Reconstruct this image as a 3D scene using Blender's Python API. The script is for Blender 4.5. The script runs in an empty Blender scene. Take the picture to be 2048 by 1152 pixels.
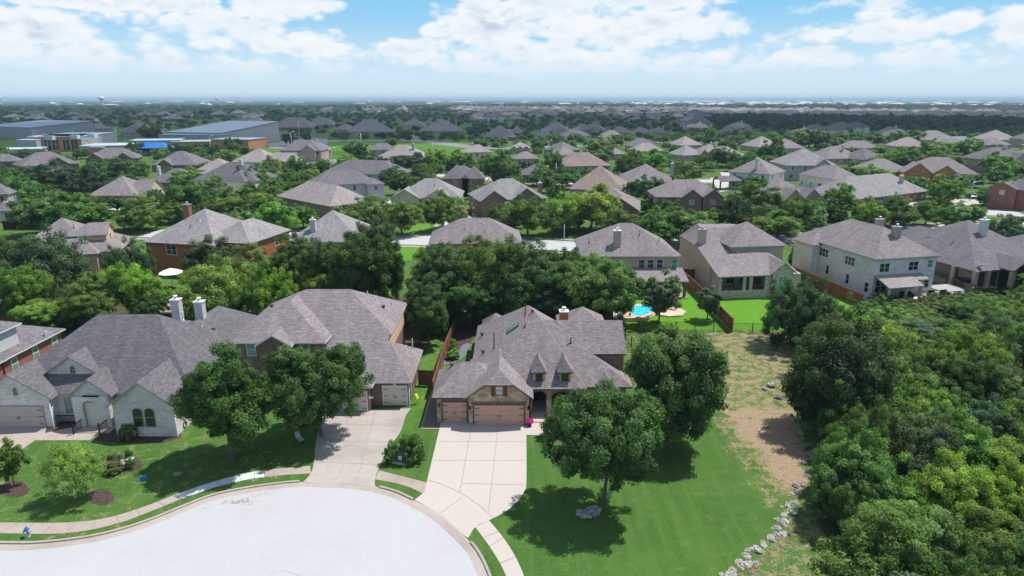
import bpy, math, random
import numpy as np
from mathutils import Vector
random.seed(7); RNG = np.random.default_rng(7)
SC = bpy.context.scene
COL = SC.collection

# ------------------------------------------------------------------ camera, world, sun, exposure
F, CAMH, YH = 1340., 31., 199.            # focal length in photo pixels, camera height (m), horizon row
PITCH = math.atan((576 - YH) / F); SP, CP = math.sin(PITCH), math.cos(PITCH)
cam_d = bpy.data.cameras.new("camera"); cam = bpy.data.objects.new("camera", cam_d); COL.objects.link(cam)
cam_d.sensor_width = 36; cam_d.lens = 36 * F / 2048; cam_d.clip_start = 0.5; cam_d.clip_end = 60000
cam.location = (0, 0, CAMH); cam.rotation_euler = (math.pi / 2 - PITCH, 0, 0); SC.camera = cam
SUN = Vector((0.45, 0.27, 1.0)).normalized()  # towards the sun
SC.view_settings.view_transform = 'Standard'; SC.view_settings.look = 'None'
SC.view_settings.exposure = 0.32; SC.view_settings.gamma = 1
sd = bpy.data.lights.new("sun", 'SUN'); so = bpy.data.objects.new("sun", sd); COL.objects.link(so)
sd.energy = 4.3; sd.angle = math.radians(0.55); sd.color = (1.0, 0.965, 0.91)
so.rotation_euler = SUN.to_track_quat('Z', 'Y').to_euler()
SC.cycles.max_bounces = 5; SC.cycles.diffuse_bounces = 3; SC.cycles.glossy_bounces = 2
SC.cycles.transmission_bounces = 3; SC.cycles.transparent_max_bounces = 8; SC.cycles.volume_bounces = 0
SC.cycles.use_denoising = True

def P(px, py, z=0.0):                    # photo pixel + height -> point
    v = (py - 576) / F; u = (px - 1024) / F
    d = (CAMH - z) / (SP + v * CP)
    return Vector((u * d, d * (CP - v * SP), z))
def proj(x, y, z):
    dz = CAMH - z; d = y * CP + dz * SP
    return 1024 + F * x / d, 576 + F * (dz * CP - y * SP) / d, d
def zat(py, y):
    v = (py - 576) / F; d = y / (CP - v * SP)
    return CAMH - d * (SP + v * CP)

class NT:
    """small node-tree helper"""
    def __init__(s, tree): s.t = tree; s.n = tree.nodes; s.l = tree.links
    def add(s, typ, **kw):
        n = s.n.new(typ)
        for k, v in kw.items():
            if k.startswith('i_'): n.inputs[k[2:].replace('_', ' ')].default_value = v
            else: setattr(n, k, v)
        return n
    def link(s, a, b): s.l.new(a, b)
    def math(s, op, a, b=None, c=None):
        n = s.n.new('ShaderNodeMath'); n.operation = op
        for i, v in enumerate((a, b, c)):
            if v is None: continue
            if isinstance(v, (int, float)): n.inputs[i].default_value = v
            else: s.l.new(v, n.inputs[i])
        return n.outputs[0]
    def mix(s, f, a, b, mode='MIX'):
        n = s.n.new('ShaderNodeMix'); n.data_type = 'RGBA'; n.blend_type = mode
        for i, v in ((0, f), (6, a), (7, b)):
            if isinstance(v, (int, float)): n.inputs[i].default_value = v
            elif isinstance(v, (tuple, list)): n.inputs[i].default_value = tuple(v)[:3] + (1,)
            else: s.l.new(v, n.inputs[i])
        return n.outputs[2]
    def ramp(s, f, stops, interp='LINEAR'):
        n = s.n.new('ShaderNodeValToRGB'); r = n.color_ramp; r.interpolation = interp
        while len(r.elements) < len(stops): r.elements.new(0.5)
        for e, (p, c) in zip(r.elements, stops):
            e.position = p; e.color = tuple(c)[:3] + (1,) if isinstance(c, (tuple, list)) else (c, c, c, 1)
        s.l.new(f, n.inputs[0]); return n.outputs[0]
    def noise(s, vec, scale, detail=4, rough=.55, out=0):
        n = s.n.new('ShaderNodeTexNoise'); n.inputs['Scale'].default_value = scale
        n.inputs['Detail'].default_value = detail; n.inputs['Roughness'].default_value = rough
        if vec is not None: s.l.new(vec, n.inputs['Vector'])
        return n.outputs[out]
    def smooth(s, v, a, b):
        n = s.n.new('ShaderNodeMapRange'); n.interpolation_type = 'SMOOTHSTEP'
        s.l.new(v, n.inputs[0]); n.inputs[1].default_value = a; n.inputs[2].default_value = b
        return n.outputs[0]

w = bpy.data.worlds.new("World"); SC.world = w; w.use_nodes = True
w.cycles.sampling_method = 'NONE'
T = NT(w.node_tree); T.n.clear()
sky = T.add('ShaderNodeTexSky', sky_type='NISHITA', sun_disc=False)
sky.sun_elevation = math.asin(SUN.z); sky.sun_rotation = math.atan2(SUN.x, SUN.y); sky.air_density = 1.0; sky.dust_density = 0.6; sky.ozone_density = 2.0
hsv = T.add('ShaderNodeHueSaturation', i_Saturation=1.25, i_Value=1.0); T.link(sky.outputs[0], hsv.inputs['Color'])
bg = T.add('ShaderNodeBackground', i_Strength=0.105); T.link(hsv.outputs[0], bg.inputs[0])
tc = T.add('ShaderNodeTexCoord'); sep = T.add('ShaderNodeSeparateXYZ'); T.link(tc.outputs['Generated'], sep.inputs[0])
dx, dy, dz = sep.outputs
az = T.math('ARCTAN2', dx, dy); el = T.math('MAXIMUM', dz, 0.0)
hz_ = T.mix(T.smooth(el, .0, .14), (.72, .88, .975), (.27, .62, .92))
skyc = T.add('ShaderNodeBackground', i_Strength=.80); T.link(hz_, skyc.inputs[0])
msk = T.add('ShaderNodeMixShader'); T.link(T.math('SUBTRACT', 1.0, T.math('MULTIPLY', T.smooth(el, .10, .45), .9)), msk.inputs[0]); T.link(bg.outputs[0], msk.inputs[1]); T.link(skyc.outputs[0], msk.inputs[2])
def ang(px, py):
    v = (py - 576) / F; u = (px - 1024) / F; q = Vector((u, CP - v * SP, -(SP + v * CP))).normalized(); return math.atan2(q.x, q.y), q.z
BLOBS = [(40, 50, 210, 66, 1.1), (150, 112, 300, 50, .95), (310, 45, 130, 52, .9), (450, 62, 130, 52, 1.05), (560, 18, 110, 44, 1.05), (620, 92, 150, 42, .95), (330, 128, 260, 34, .85), (560, 138, 300, 34, .8), (820, 108, 200, 38, 1.0), (965, 45, 130, 66, 1.15), (1110, 25, 160, 70, 1.1), (1250, 60, 160, 58, 1.1), (1390, 50, 130, 50, .95), (1050, 118, 300, 44, 1.0), (1350, 122, 300, 40, .9),
         (1620, 66, 160, 34, .8), (1800, 50, 200, 46, .95), (1600, 118, 280, 32, .85), (1900, 112, 260, 40, .9), (2060, 50, 130, 44, .95), (1700, 8, 200, 18, .7), (140, -5, 330, 26, 1.15), (-150, 60, 200, 60, .9), (1330, 0, 200, 30, 1.0)]
def dens():
    e = el; tot = None
    cw = T.add('ShaderNodeCombineXYZ'); T.link(T.math('MULTIPLY', az, 1.0), cw.inputs[0]); T.link(T.math('MULTIPLY', e, 1.9), cw.inputs[1]); cw.inputs[2].default_value = .37; v = cw.outputs[0]; c2 = T.add('ShaderNodeVectorMath', operation='ADD'); T.link(v, c2.inputs[0]); c2.inputs[1].default_value = (.004, .017, 0)
    wn = T.noise(v, 9, 4, .5, out=1); wv = T.add('ShaderNodeVectorMath', operation='MULTIPLY_ADD'); T.link(wn, wv.inputs[0]); wv.inputs[1].default_value = (.06, .06, 0); T.link(v, wv.inputs[2]); ws = T.add('ShaderNodeSeparateXYZ'); T.link(wv.outputs[0], ws.inputs[0])
    A_, E_ = ws.outputs[0], T.math('MULTIPLY', ws.outputs[1], 1 / 1.9)
    for px, py, wx, wy, k in BLOBS:
        a0, e0 = ang(px, py); a1, _ = ang(px + wx, py); _, e1 = ang(px, py - wy); da = T.math('MULTIPLY', T.math('SUBTRACT', A_, a0 + .03), 1 / (a1 - a0)); de = T.math('MULTIPLY', T.math('SUBTRACT', E_, e0 + .016), 1 / (e1 - e0))
        r2 = T.math('ADD', T.math('MULTIPLY', da, da), T.math('MULTIPLY', de, de)); g = T.math('MULTIPLY', T.math('MAXIMUM', T.math('SUBTRACT', 1.0, T.math('MULTIPLY', r2, .5)), 0.0), k); tot = g if tot is None else T.math('MAXIMUM', tot, g)
    high = T.math('MULTIPLY', T.smooth(el, .15, .3), T.smooth(T.noise(v, 2.2, 3), .42, .6)); tot = T.math('MAXIMUM', tot, T.math('MULTIPLY', high, .9))
    vo = T.add('ShaderNodeTexVoronoi', feature='F1'); vo.inputs['Scale'].default_value = 24; vo.inputs['Detail'].default_value = 2.0; vo.inputs['Roughness'].default_value = .55; T.link(v, vo.inputs['Vector'])
    bil = T.math('SUBTRACT', 1.0, vo.outputs['Distance']); fb = T.noise(v, 16, 7, .58); f2 = T.noise(c2.outputs[0], 16, 5, .55)
    return T.math('ADD', T.math('ADD', T.math('MULTIPLY', tot, .66), T.math('MULTIPLY', bil, .28)), T.math('MULTIPLY', T.math('SUBTRACT', fb, .5), .80)), T.math('SUBTRACT', fb, f2)
d0, dif = dens()
cov = T.smooth(d0, .37, .60); lit = T.smooth(dif, -.10, .12); thick = T.smooth(d0, .55, .95)
ccol = T.mix(T.math('MULTIPLY', thick, T.math('SUBTRACT', 1.0, lit)), (.91, .955, 1.0), (.56, .65, .77)); ccol = T.mix(T.math('MULTIPLY', lit, .8), ccol, (1.0, 1.0, 1.0))
ccol = T.mix(T.smooth(el, .005, .075), (.78, .91, .985), ccol)
cbg = T.add('ShaderNodeBackground', i_Strength=0.80); T.link(ccol, cbg.inputs[0])
fade = T.math('MULTIPLY', cov, T.math('MULTIPLY', T.smooth(el, .008, .06), .90))
ms = T.add('ShaderNodeMixShader'); T.link(fade, ms.inputs[0]); T.link(msk.outputs[0], ms.inputs[1]); T.link(cbg.outputs[0], ms.inputs[2])
ow = T.add('ShaderNodeOutputWorld'); T.link(ms.outputs[0], ow.inputs[0])

# ------------------------------------------------------------------ materials
MATS = {}
def new_mat(name):
    m = bpy.data.materials.new(name); m.use_nodes = True; t = NT(m.node_tree)
    b = m.node_tree.nodes['Principled BSDF']; MATS[name] = m
    b.inputs['Specular IOR Level'].default_value = .25
    return m, t, b
def plain(name, col, rough=.7, var=.12, scale=1.5, metal=0, spec=.25, bump=0.):
    m, t, b = new_mat(name); c = t.add('ShaderNodeTexCoord')
    n = t.noise(c.outputs['Object'], scale, 5, .6)
    lo = tuple(x * (1 - var * 1.6) for x in col); hi = tuple(min(1, x * (1 + var * 1.6)) for x in col)
    t.link(t.ramp(n, [(.25, lo), (.75, hi)]), b.inputs['Base Color'])
    b.inputs['Roughness'].default_value = rough; b.inputs['Metallic'].default_value = metal; b.inputs['Specular IOR Level'].default_value = spec
    if bump:
        bp = t.add('ShaderNodeBump', i_Strength=bump, i_Distance=.05); t.link(t.noise(c.outputs['Object'], scale * 5, 4), bp.inputs['Height']); t.link(bp.outputs[0], b.inputs['Normal'])
    return m
def brick(name, c1, c2, mortar, bw=.26, rh=.09, bias=0., patch=.25, patchcol=None, rough=.85, ms=.012):
    m, t, b = new_mat(name); uv = t.add('ShaderNodeUVMap')
    bt = t.add('ShaderNodeTexBrick', i_Scale=1.0); bt.inputs['Brick Width'].default_value = bw; bt.inputs['Row Height'].default_value = rh
    bt.inputs['Mortar Size'].default_value = ms; bt.inputs['Bias'].default_value = bias; bt.inputs['Mortar Smooth'].default_value = .3
    for k, c in (('Color1', c1), ('Color2', c2), ('Mortar', mortar)): bt.inputs[k].default_value = c + (1,)
    t.link(uv.outputs[0], bt.inputs['Vector'])
    oi = t.add('ShaderNodeObjectInfo'); ad = t.add('ShaderNodeVectorMath', operation='ADD'); t.link(uv.outputs[0], ad.inputs[0])
    cb = t.add('ShaderNodeCombineXYZ'); t.link(t.math('MULTIPLY', oi.outputs['Random'], 50), cb.inputs[0]); t.link(cb.outputs[0], ad.inputs[1])
    n = t.noise(ad.outputs[0], .45, 5, .6); n2 = t.noise(ad.outputs[0], 2.2, 6, .7)
    col = t.mix(t.math('MULTIPLY', t.smooth(n, .35, .7), patch), bt.outputs[0], patchcol or tuple(x * .6 for x in c1))
    col = t.mix(t.math('MULTIPLY', t.smooth(n2, .3, .72), .35), col, tuple(min(1, x * 1.3) for x in c2))
    t.link(col, b.inputs['Base Color']); b.inputs['Roughness'].default_value = rough
    bp = t.add('ShaderNodeBump', i_Strength=.5, i_Distance=.02); t.link(bt.outputs['Fac'], bp.inputs['Height']); bp.invert = True
    t.link(bp.outputs[0], b.inputs['Normal']); return m
def shingle(name, c):
    def f(k): return tuple(min(1, x * k) for x in c)
    m, t, b = new_mat(name); uv = t.add('ShaderNodeUVMap'); oi = t.add('ShaderNodeObjectInfo')
    bt = t.add('ShaderNodeTexBrick', i_Scale=1.0); bt.inputs['Brick Width'].default_value = .46; bt.inputs['Row Height'].default_value = .21
    bt.inputs['Mortar Size'].default_value = .022; bt.inputs['Bias'].default_value = -.1
    for k, cc in (('Color1', f(.70)), ('Color2', f(1.38)), ('Mortar', f(.36))): bt.inputs[k].default_value = cc + (1,)
    t.link(uv.outputs[0], bt.inputs['Vector'])
    ad = t.add('ShaderNodeVectorMath', operation='ADD'); t.link(uv.outputs[0], ad.inputs[0])
    cb = t.add('ShaderNodeCombineXYZ'); t.link(t.math('MULTIPLY', oi.outputs['Random'], 90), cb.inputs[0]); t.link(cb.outputs[0], ad.inputs[1])
    n = t.noise(ad.outputs[0], .22, 5, .62); n2 = t.noise(ad.outputs[0], 3.5, 5, .7)
    mp = t.add('ShaderNodeMapping'); mp.inputs['Scale'].default_value = (1.1, .12, 1); t.link(ad.outputs[0], mp.inputs[0])
    n3 = t.noise(mp.outputs[0], 1.0, 4, .6)
    col = t.mix(t.smooth(n, .3, .72), f(.86), f(1.12)); col = t.mix(1.0, bt.outputs[0], t.mix(t.smooth(n2, .25, .75), (.8, .8, .8), (1.22, 1.2, 1.18)), 'MULTIPLY') if False else t.mix(.46, bt.outputs[0], col)
    col = t.mix(1.0, col, t.mix(t.smooth(n2, .3, .7), (.84, .84, .84), (1.14, 1.14, 1.14)), 'MULTIPLY')
    col = t.mix(1.0, col, t.mix(t.smooth(n3, .35, .7), (.9, .9, .92), (1.07, 1.06, 1.04)), 'MULTIPLY')
    t.link(col, b.inputs['Base Color']); b.inputs['Roughness'].default_value = .95; b.inputs['Specular IOR Level'].default_value = .12
    bp = t.add('ShaderNodeBump', i_Strength=.6, i_Distance=.03); bp.invert = True; t.link(bt.outputs['Fac'], bp.inputs['Height']); t.link(bp.outputs[0], b.inputs['Normal'])
    return m
def stone(name, stops, mortar, sc=2.4):
    m, t, b = new_mat(name); uv = t.add('ShaderNodeUVMap')
    mp = t.add('ShaderNodeMapping'); mp.inputs['Scale'].default_value = (1, 1.5, 1); t.link(uv.outputs[0], mp.inputs[0])
    vo = t.add('ShaderNodeTexVoronoi', voronoi_dimensions='2D', i_Scale=sc); t.link(mp.outputs[0], vo.inputs['Vector'])
    ve = t.add('ShaderNodeTexVoronoi', voronoi_dimensions='2D', feature='DISTANCE_TO_EDGE', i_Scale=sc); t.link(mp.outputs[0], ve.inputs['Vector'])
    s = t.add('ShaderNodeSeparateColor'); t.link(vo.outputs['Color'], s.inputs[0])
    col = t.ramp(s.outputs[0], stops, 'CONSTANT'); n = t.noise(uv.outputs[0], 7, 5, .7)
    col = t.mix(.35, col, t.ramp(n, [(.3, tuple(x * .5 for x in mortar)), (.7, (.5, .44, .36))]))
    col = t.mix(t.smooth(ve.outputs['Distance'], .0, .06), mortar, col)
    t.link(col, b.inputs['Base Color']); b.inputs['Roughness'].default_value = .9
    bp = t.add('ShaderNodeBump', i_Strength=.8, i_Distance=.04); t.link(t.smooth(ve.outputs['Distance'], 0, .1), bp.inputs['Height']); t.link(bp.outputs[0], b.inputs['Normal']); return m
def leafmat(name):
    m, t, b = new_mat(name); oi = t.add('ShaderNodeObjectInfo'); at = t.add('ShaderNodeAttribute', attribute_name='tone')
    hs = t.add('ShaderNodeHueSaturation'); t.link(oi.outputs['Color'], hs.inputs['Color'])
    t.link(t.math('MULTIPLY_ADD', at.outputs['Fac'], 1.5, .40), hs.inputs['Value'])
    t.link(t.math('MULTIPLY_ADD', at.outputs['Fac'], -.05, .525), hs.inputs['Hue'])
    hs.inputs['Saturation'].default_value = 1.0
    t.link(hs.outputs[0], b.inputs['Base Color']); b.inputs['Roughness'].default_value = .55; b.inputs['Specular IOR Level'].default_value = .18
    tr = t.add('ShaderNodeBsdfTranslucent'); t.link(t.mix(1.0, hs.outputs[0], (1.3, 1.5, .6), 'MULTIPLY'), tr.inputs[0])
    mx = t.add('ShaderNodeMixShader'); mx.inputs[0].default_value = .38
    t.link(b.outputs[0], mx.inputs[1]); t.link(tr.outputs[0], mx.inputs[2]); t.link(mx.outputs[0], t.n['Material Output'].inputs[0]); return m
def glassmat(name, col, rough=.12):
    m, t, b = new_mat(name); c = t.add('ShaderNodeTexCoord'); n = t.noise(c.outputs['Object'], 1.3, 2)
    t.link(t.ramp(n, [(.3, tuple(x * .7 for x in col)), (.7, tuple(x * 1.25 for x in col))]), b.inputs['Base Color'])
    b.inputs['Roughness'].default_value = rough; b.inputs['Specular IOR Level'].default_value = .8; return m

shingle('roof_brown', (.30, .235, .21)); shingle('roof_mauve', (.275, .241, .244)); shingle('roof_charcoal', (.162, .153, .164)); shingle('roof_tan', (.355, .31, .30))
shingle('roof_grey', (.31, .292, .295)); shingle('roof_dark', (.200, .184, .200))
brick('brick_white', (.78, .715, .69), (.32, .28, .28), (.70, .65, .62), bw=.55, rh=.17, bias=-.55, patch=.6, patchcol=(.50, .455, .41))
brick('brick_brown', (.17, .095, .07), (.26, .16, .12), (.22, .18, .15), patch=.3, bw=.3, rh=.1)
brick('brick_red', (.26, .075, .045), (.36, .14, .10), (.30, .24, .2), bw=.3, rh=.1, bias=-.2)
brick('brick_pink', (.42, .30, .25), (.28, .17, .14), (.5, .44, .38), bw=.34, rh=.12, bias=-.1, patch=.4, patchcol=(.55, .5, .44))
brick('brick_cream', (.62, .54, .40), (.5, .42, .3), (.6, .54, .42), bw=.4, rh=.15)
brick('brick_dark', (.11, .07, .06), (.2, .13, .11), (.16, .13, .12), bw=.3, rh=.1)
brick('siding_white', (.58, .56, .56), (.53, .51, .51), (.36, .35, .37), bw=8, rh=.2, ms=.008, patch=.1)
brick('siding_grey', (.40, .43, .45), (.37, .4, .42), (.25, .27, .28), bw=8, rh=.2, ms=.008, patch=.1)
stone('stone_gold', [(0, (.46, .26, .12)), (.2, (.60, .45, .27)), (.42, (.40, .22, .11)), (.55, (.66, .56, .42)), (.72, (.52, .36, .20)), (.88, (.30, .17, .10))], (.50, .43, .33), 2.0)
stone('stone_pale', [(0, (.58, .50, .40)), (.25, (.50, .38, .28)), (.45, (.66, .61, .53)), (.65, (.42, .28, .21)), (.8, (.6, .55, .47))], (.6, .55, .47), 3.2)
plain('stucco_tan', (.46, .37, .29), .9, .05, .6); plain('stucco_peach', (.62, .42, .29), .9, .05, .6); plain('stucco_rust', (.33, .115, .05), .9, .06, .6)
plain('stucco_cream', (.62, .58, .50), .9, .05, .6); plain('stucco_grey', (.34, .34, .35), .9, .06, .6); plain('stucco_brown', (.235, .17, .13), .9, .06, .6)
plain('trim_white', (.72, .71, .69), .6, .05, 3); plain('trim_tan', (.38, .31, .25), .6, .06, 3); plain('trim_brown', (.15, .085, .065), .6, .08, 3); plain('trim_grey', (.24, .23, .235), .6, .06, 3)
plain('door_copper', (.56, .34, .25), .55, .05, 1.2); plain('door_cream', (.66, .58, .51), .55, .05, 1.2); plain('door_beige', (.47, .41, .35), .55, .05, 1.2)
plain('black_metal', (.012, .012, .014), .45, .1, 4, .0, .4); plain('pipe_brown', (.09, .045, .035), .5, .1, 4); plain('pipe_grey', (.45, .46, .48), .4, .1, 4, .5)
plain('bark', (.13, .105, .085), .9, .35, 6, bump=.6); plain('rust', (.22, .09, .05), .8, .3, 6)
glassmat('glass_teal', (.14, .27, .27)); glassmat('glass_dark', (.02, .028, .03)); glassmat('glass_pale', (.42, .48, .5))
leafmat('foliage')
m, t, b = new_mat('wood_fence'); uv = t.add('ShaderNodeUVMap'); bt = t.add('ShaderNodeTexBrick', i_Scale=1.0); bt.offset = 0
bt.inputs['Brick Width'].default_value = .15; bt.inputs['Row Height'].default_value = 4; bt.inputs['Mortar Size'].default_value = .012
for k, c in (('Color1', (.16, .065, .035, 1)), ('Color2', (.28, .135, .075, 1)), ('Mortar', (.04, .02, .015, 1))): bt.inputs[k].default_value = c
t.link(uv.outputs[0], bt.inputs['Vector']); oi = t.add('ShaderNodeObjectInfo')
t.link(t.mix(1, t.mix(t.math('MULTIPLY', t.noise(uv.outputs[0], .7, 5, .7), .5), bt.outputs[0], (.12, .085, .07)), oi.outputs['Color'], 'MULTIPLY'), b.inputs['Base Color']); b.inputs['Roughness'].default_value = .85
def concrete(name, c, stain, amt=.5):
    m, t, b = new_mat(name); co = t.add('ShaderNodeTexCoord'); v = co.outputs['Object']
    n = t.noise(v, .16, 7, .66); n2 = t.noise(v, 1.6, 8, .75); n3 = t.noise(v, 14, 4, .6)
    col = t.mix(t.math('MULTIPLY', t.smooth(n, .42, .72), amt), c, stain)
    col = t.mix(t.math('MULTIPLY', t.smooth(n2, .45, .75), amt * .9), col, stain)
    col = t.mix(1, col, t.mix(n3, (.9, .9, .9), (1.08, 1.08, 1.08)), 'MULTIPLY')
    t.link(col, b.inputs['Base Color']); b.inputs['Roughness'].default_value = .9; b.inputs['Specular IOR Level'].default_value = .15
    return m
concrete('road_concrete', (.455, .45, .462), (.40, .392, .398), .5); concrete('drive_new', (.50, .445, .41), (.44, .385, .345), .35)
concrete('drive_old', (.43, .385, .355), (.29, .245, .215), .7); concrete('walk', (.40, .34, .30), (.27, .21, .17), .6); concrete('walk_white', (.60, .62, .64), (.45, .47, .5), .4)
concrete('kerb_mat', (.42, .37, .33), (.29, .23, .19), .6); concrete('asphalt', (.24, .23, .26), (.18, .18, .2), .5)
plain('joint', (.25, .22, .20), .9, .2, 3); plain('crack', (.36, .36, .38), .9, .2, 3); plain('dirt_stain', (.33, .27, .22), .95, .3, 3)
plain('mulch', (.075, .05, .04), .95, .5, 5, bump=.6); plain('gravel_mat', (.17, .15, .145), .95, .6, 9, bump=.8); plain('slate_mat', (.15, .165, .2), .8, .3, 4)
m, t, b = new_mat('rock'); c = t.add('ShaderNodeTexCoord'); v = c.outputs['Object']; oi = t.add('ShaderNodeObjectInfo')
n = t.noise(v, 1.7, 8, .75); col = t.ramp(n, [(.3, (.05, .05, .055)), (.45, (.27, .26, .27)), (.6, (.52, .49, .46)), (.78, (.72, .68, .62))])
t.link(t.mix(1, col, oi.outputs['Color'], 'MULTIPLY'), b.inputs['Base Color']); b.inputs['Roughness'].default_value = .95
bp = t.add('ShaderNodeBump', i_Strength=1., i_Distance=.12); t.link(t.noise(v, 5, 6, .7), bp.inputs['Height']); t.link(bp.outputs[0], b.inputs['Normal'])
m, t, b = new_mat('pool_water'); c = t.add('ShaderNodeTexCoord'); n = t.noise(c.outputs['Object'], 1.6, 3)
t.link(t.ramp(n, [(.35, (.01, .42, .60)), (.65, (.10, .68, .80))]), b.inputs['Base Color']); b.inputs['Roughness'].default_value = .06
bp = t.add('ShaderNodeBump', i_Strength=.25, i_Distance=.05); t.link(t.noise(c.outputs['Object'], 5, 3), bp.inputs['Height']); t.link(bp.outputs[0], b.inputs['Normal'])
plain('blue_metal', (.03, .16, .55), .5, .1); plain('metal_roof', (.30, .34, .42), .45, .06, .05); plain('metal_pale', (.42, .50, .56), .5, .05, .1); plain('orange_brick', (.48, .19, .085), .85, .1, .4)
plain('white_paint', (.8, .8, .8), .5, .04); plain('cloth_white', (.85, .83, .85), .8, .03); plain('green_box', (.085, .14, .125), .5, .1, 2); plain('blue_paint', (.02, .14, .55), .4, .1)
plain('pink_flower', (.80, .06, .42), .7, .2, 8); plain('yellow_hose', (.6, .75, .05), .6, .1); plain('car_dark', (.015, .018, .025), .25, .1, 1, .0, .8); plain('car_silver', (.45, .47, .5), .25, .06, 1, .6, .8); plain('tyre_rubber', (.015, .015, .015), .8, .1)
plain('wood_red', (.16, .05, .03), .7, .2, 4); plain('wood_light', (.52, .25, .09), .7, .2, 4); plain('sand', (.55, .45, .34), .9, .15, 1)

# ------------------------------------------------------------------ mesh helpers
class MB:
    def __init__(s): s.v = []; s.f = []; s.m = []; s.sm = []
    def poly(s, pts, mi=0, smooth=False):
        i = len(s.v); s.v += [tuple(p) for p in pts]; s.f.append(list(range(i, i + len(pts)))); s.m.append(mi); s.sm.append(smooth)
    def box(s, x0, x1, y0, y1, z0, z1, mi=0, bottom=False):
        a = [(x0, y0), (x1, y0), (x1, y1), (x0, y1)]
        for k in range(4):
            p, q = a[k], a[(k + 1) % 4]; s.poly([(p[0], p[1], z0), (q[0], q[1], z0), (q[0], q[1], z1), (p[0], p[1], z1)], mi)
        s.poly([(x, y, z1) for x, y in a], mi)
        if bottom: s.poly([(x, y, z0) for x, y in reversed(a)], mi)
    def prism(s, pts, z0, z1, mi=0, top=True):
        n = len(pts)
        for k in range(n):
            p, q = pts[k], pts[(k + 1) % n]; s.poly([(p[0], p[1], z0), (q[0], q[1], z0), (q[0], q[1], z1), (p[0], p[1], z1)], mi)
        if top: s.poly([(p[0], p[1], z1) for p in pts], mi)
    def tube(s, a, b, r0, r1=None, n=8, mi=0, cap=True):
        a, b = Vector(a), Vector(b); r1 = r0 if r1 is None else r1; d = (b - a).normalized()
        u = d.orthogonal().normalized(); v = d.cross(u); i = len(s.v)
        for c, r in ((a, r0), (b, r1)):
            for k in range(n):
                t_ = 2 * math.pi * k / n; s.v.append(tuple(c + u * (r * math.cos(t_)) + v * (r * math.sin(t_))))
        for k in range(n):
            k2 = (k + 1) % n; s.f.append([i + k, i + k2, i + n + k2, i + n + k]); s.m.append(mi); s.sm.append(True)
        if cap: s.f.append([i + n + k for k in range(n)]); s.m.append(mi); s.sm.append(False)
    def lathe(s, prof, n=12, mi=0, cx=0, cy=0):
        i = len(s.v)
        for r, z in prof:
            for k in range(n): t_ = 2 * math.pi * k / n; s.v.append((cx + r * math.cos(t_), cy + r * math.sin(t_), z))
        for j in range(len(prof) - 1):
            for k in range(n):
                k2 = (k + 1) % n; s.f.append([i + j * n + k, i + j * n + k2, i + (j + 1) * n + k2, i + (j + 1) * n + k]); s.m.append(mi); s.sm.append(True)
    def mesh(s, name, mats):
        me = bpy.data.meshes.new(name); me.from_pydata(s.v, [], s.f)
        for x in mats: me.materials.append(MATS[x])
        me.polygons.foreach_set('material_index', s.m); me.polygons.foreach_set('use_smooth', s.sm)
        uvl = me.uv_layers.new(name='UVMap'); co = s.v
        for p in me.polygons:
            n = p.normal
            if abs(n.z) > .999: ux, vx = Vector((1, 0, 0)), Vector((0, 1, 0))
            else: ux = Vector((-n.y, n.x, 0)).normalized(); vx = n.cross(ux)
            if vx.z < 0: vx = -vx; ux = -ux
            for li in p.loop_indices:
                c = Vector(co[me.loops[li].vertex_index]); uvl.data[li].uv = (c.dot(ux), c.dot(vx))
        me.update(); return me
    def build(s, name, mats, parent=None, loc=(0, 0, 0), rz=0, color=None):
        if isinstance(mats, str): mats = [mats]
        o = bpy.data.objects.new(name, s.mesh(name, mats)); COL.objects.link(o); o.location = loc; o.rotation_euler = (0, 0, rz)
        if parent is not None: o.parent = parent
        o.color = color or (1, 1, 1, 1)
        return o
def tag(o, label=None, cat=None, group=None, kind=None):
    for k, v in (('label', label), ('category', cat), ('group', group), ('kind', kind)):
        if v: o[k] = v
    return o
def empty(name, loc, rz=0):
    o = bpy.data.objects.new(name, None); COL.objects.link(o); o.location = loc; o.rotation_euler = (0, 0, rz); o.empty_display_size = .5; return o
def part(mesh, name, parent, loc=(0, 0, 0), rz=0, color=None):
    o = bpy.data.objects.new(name, mesh); COL.objects.link(o); o.parent = parent; o.location = loc; o.rotation_euler = (0, 0, rz); o.color = color or (1, 1, 1, 1); return o

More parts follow.
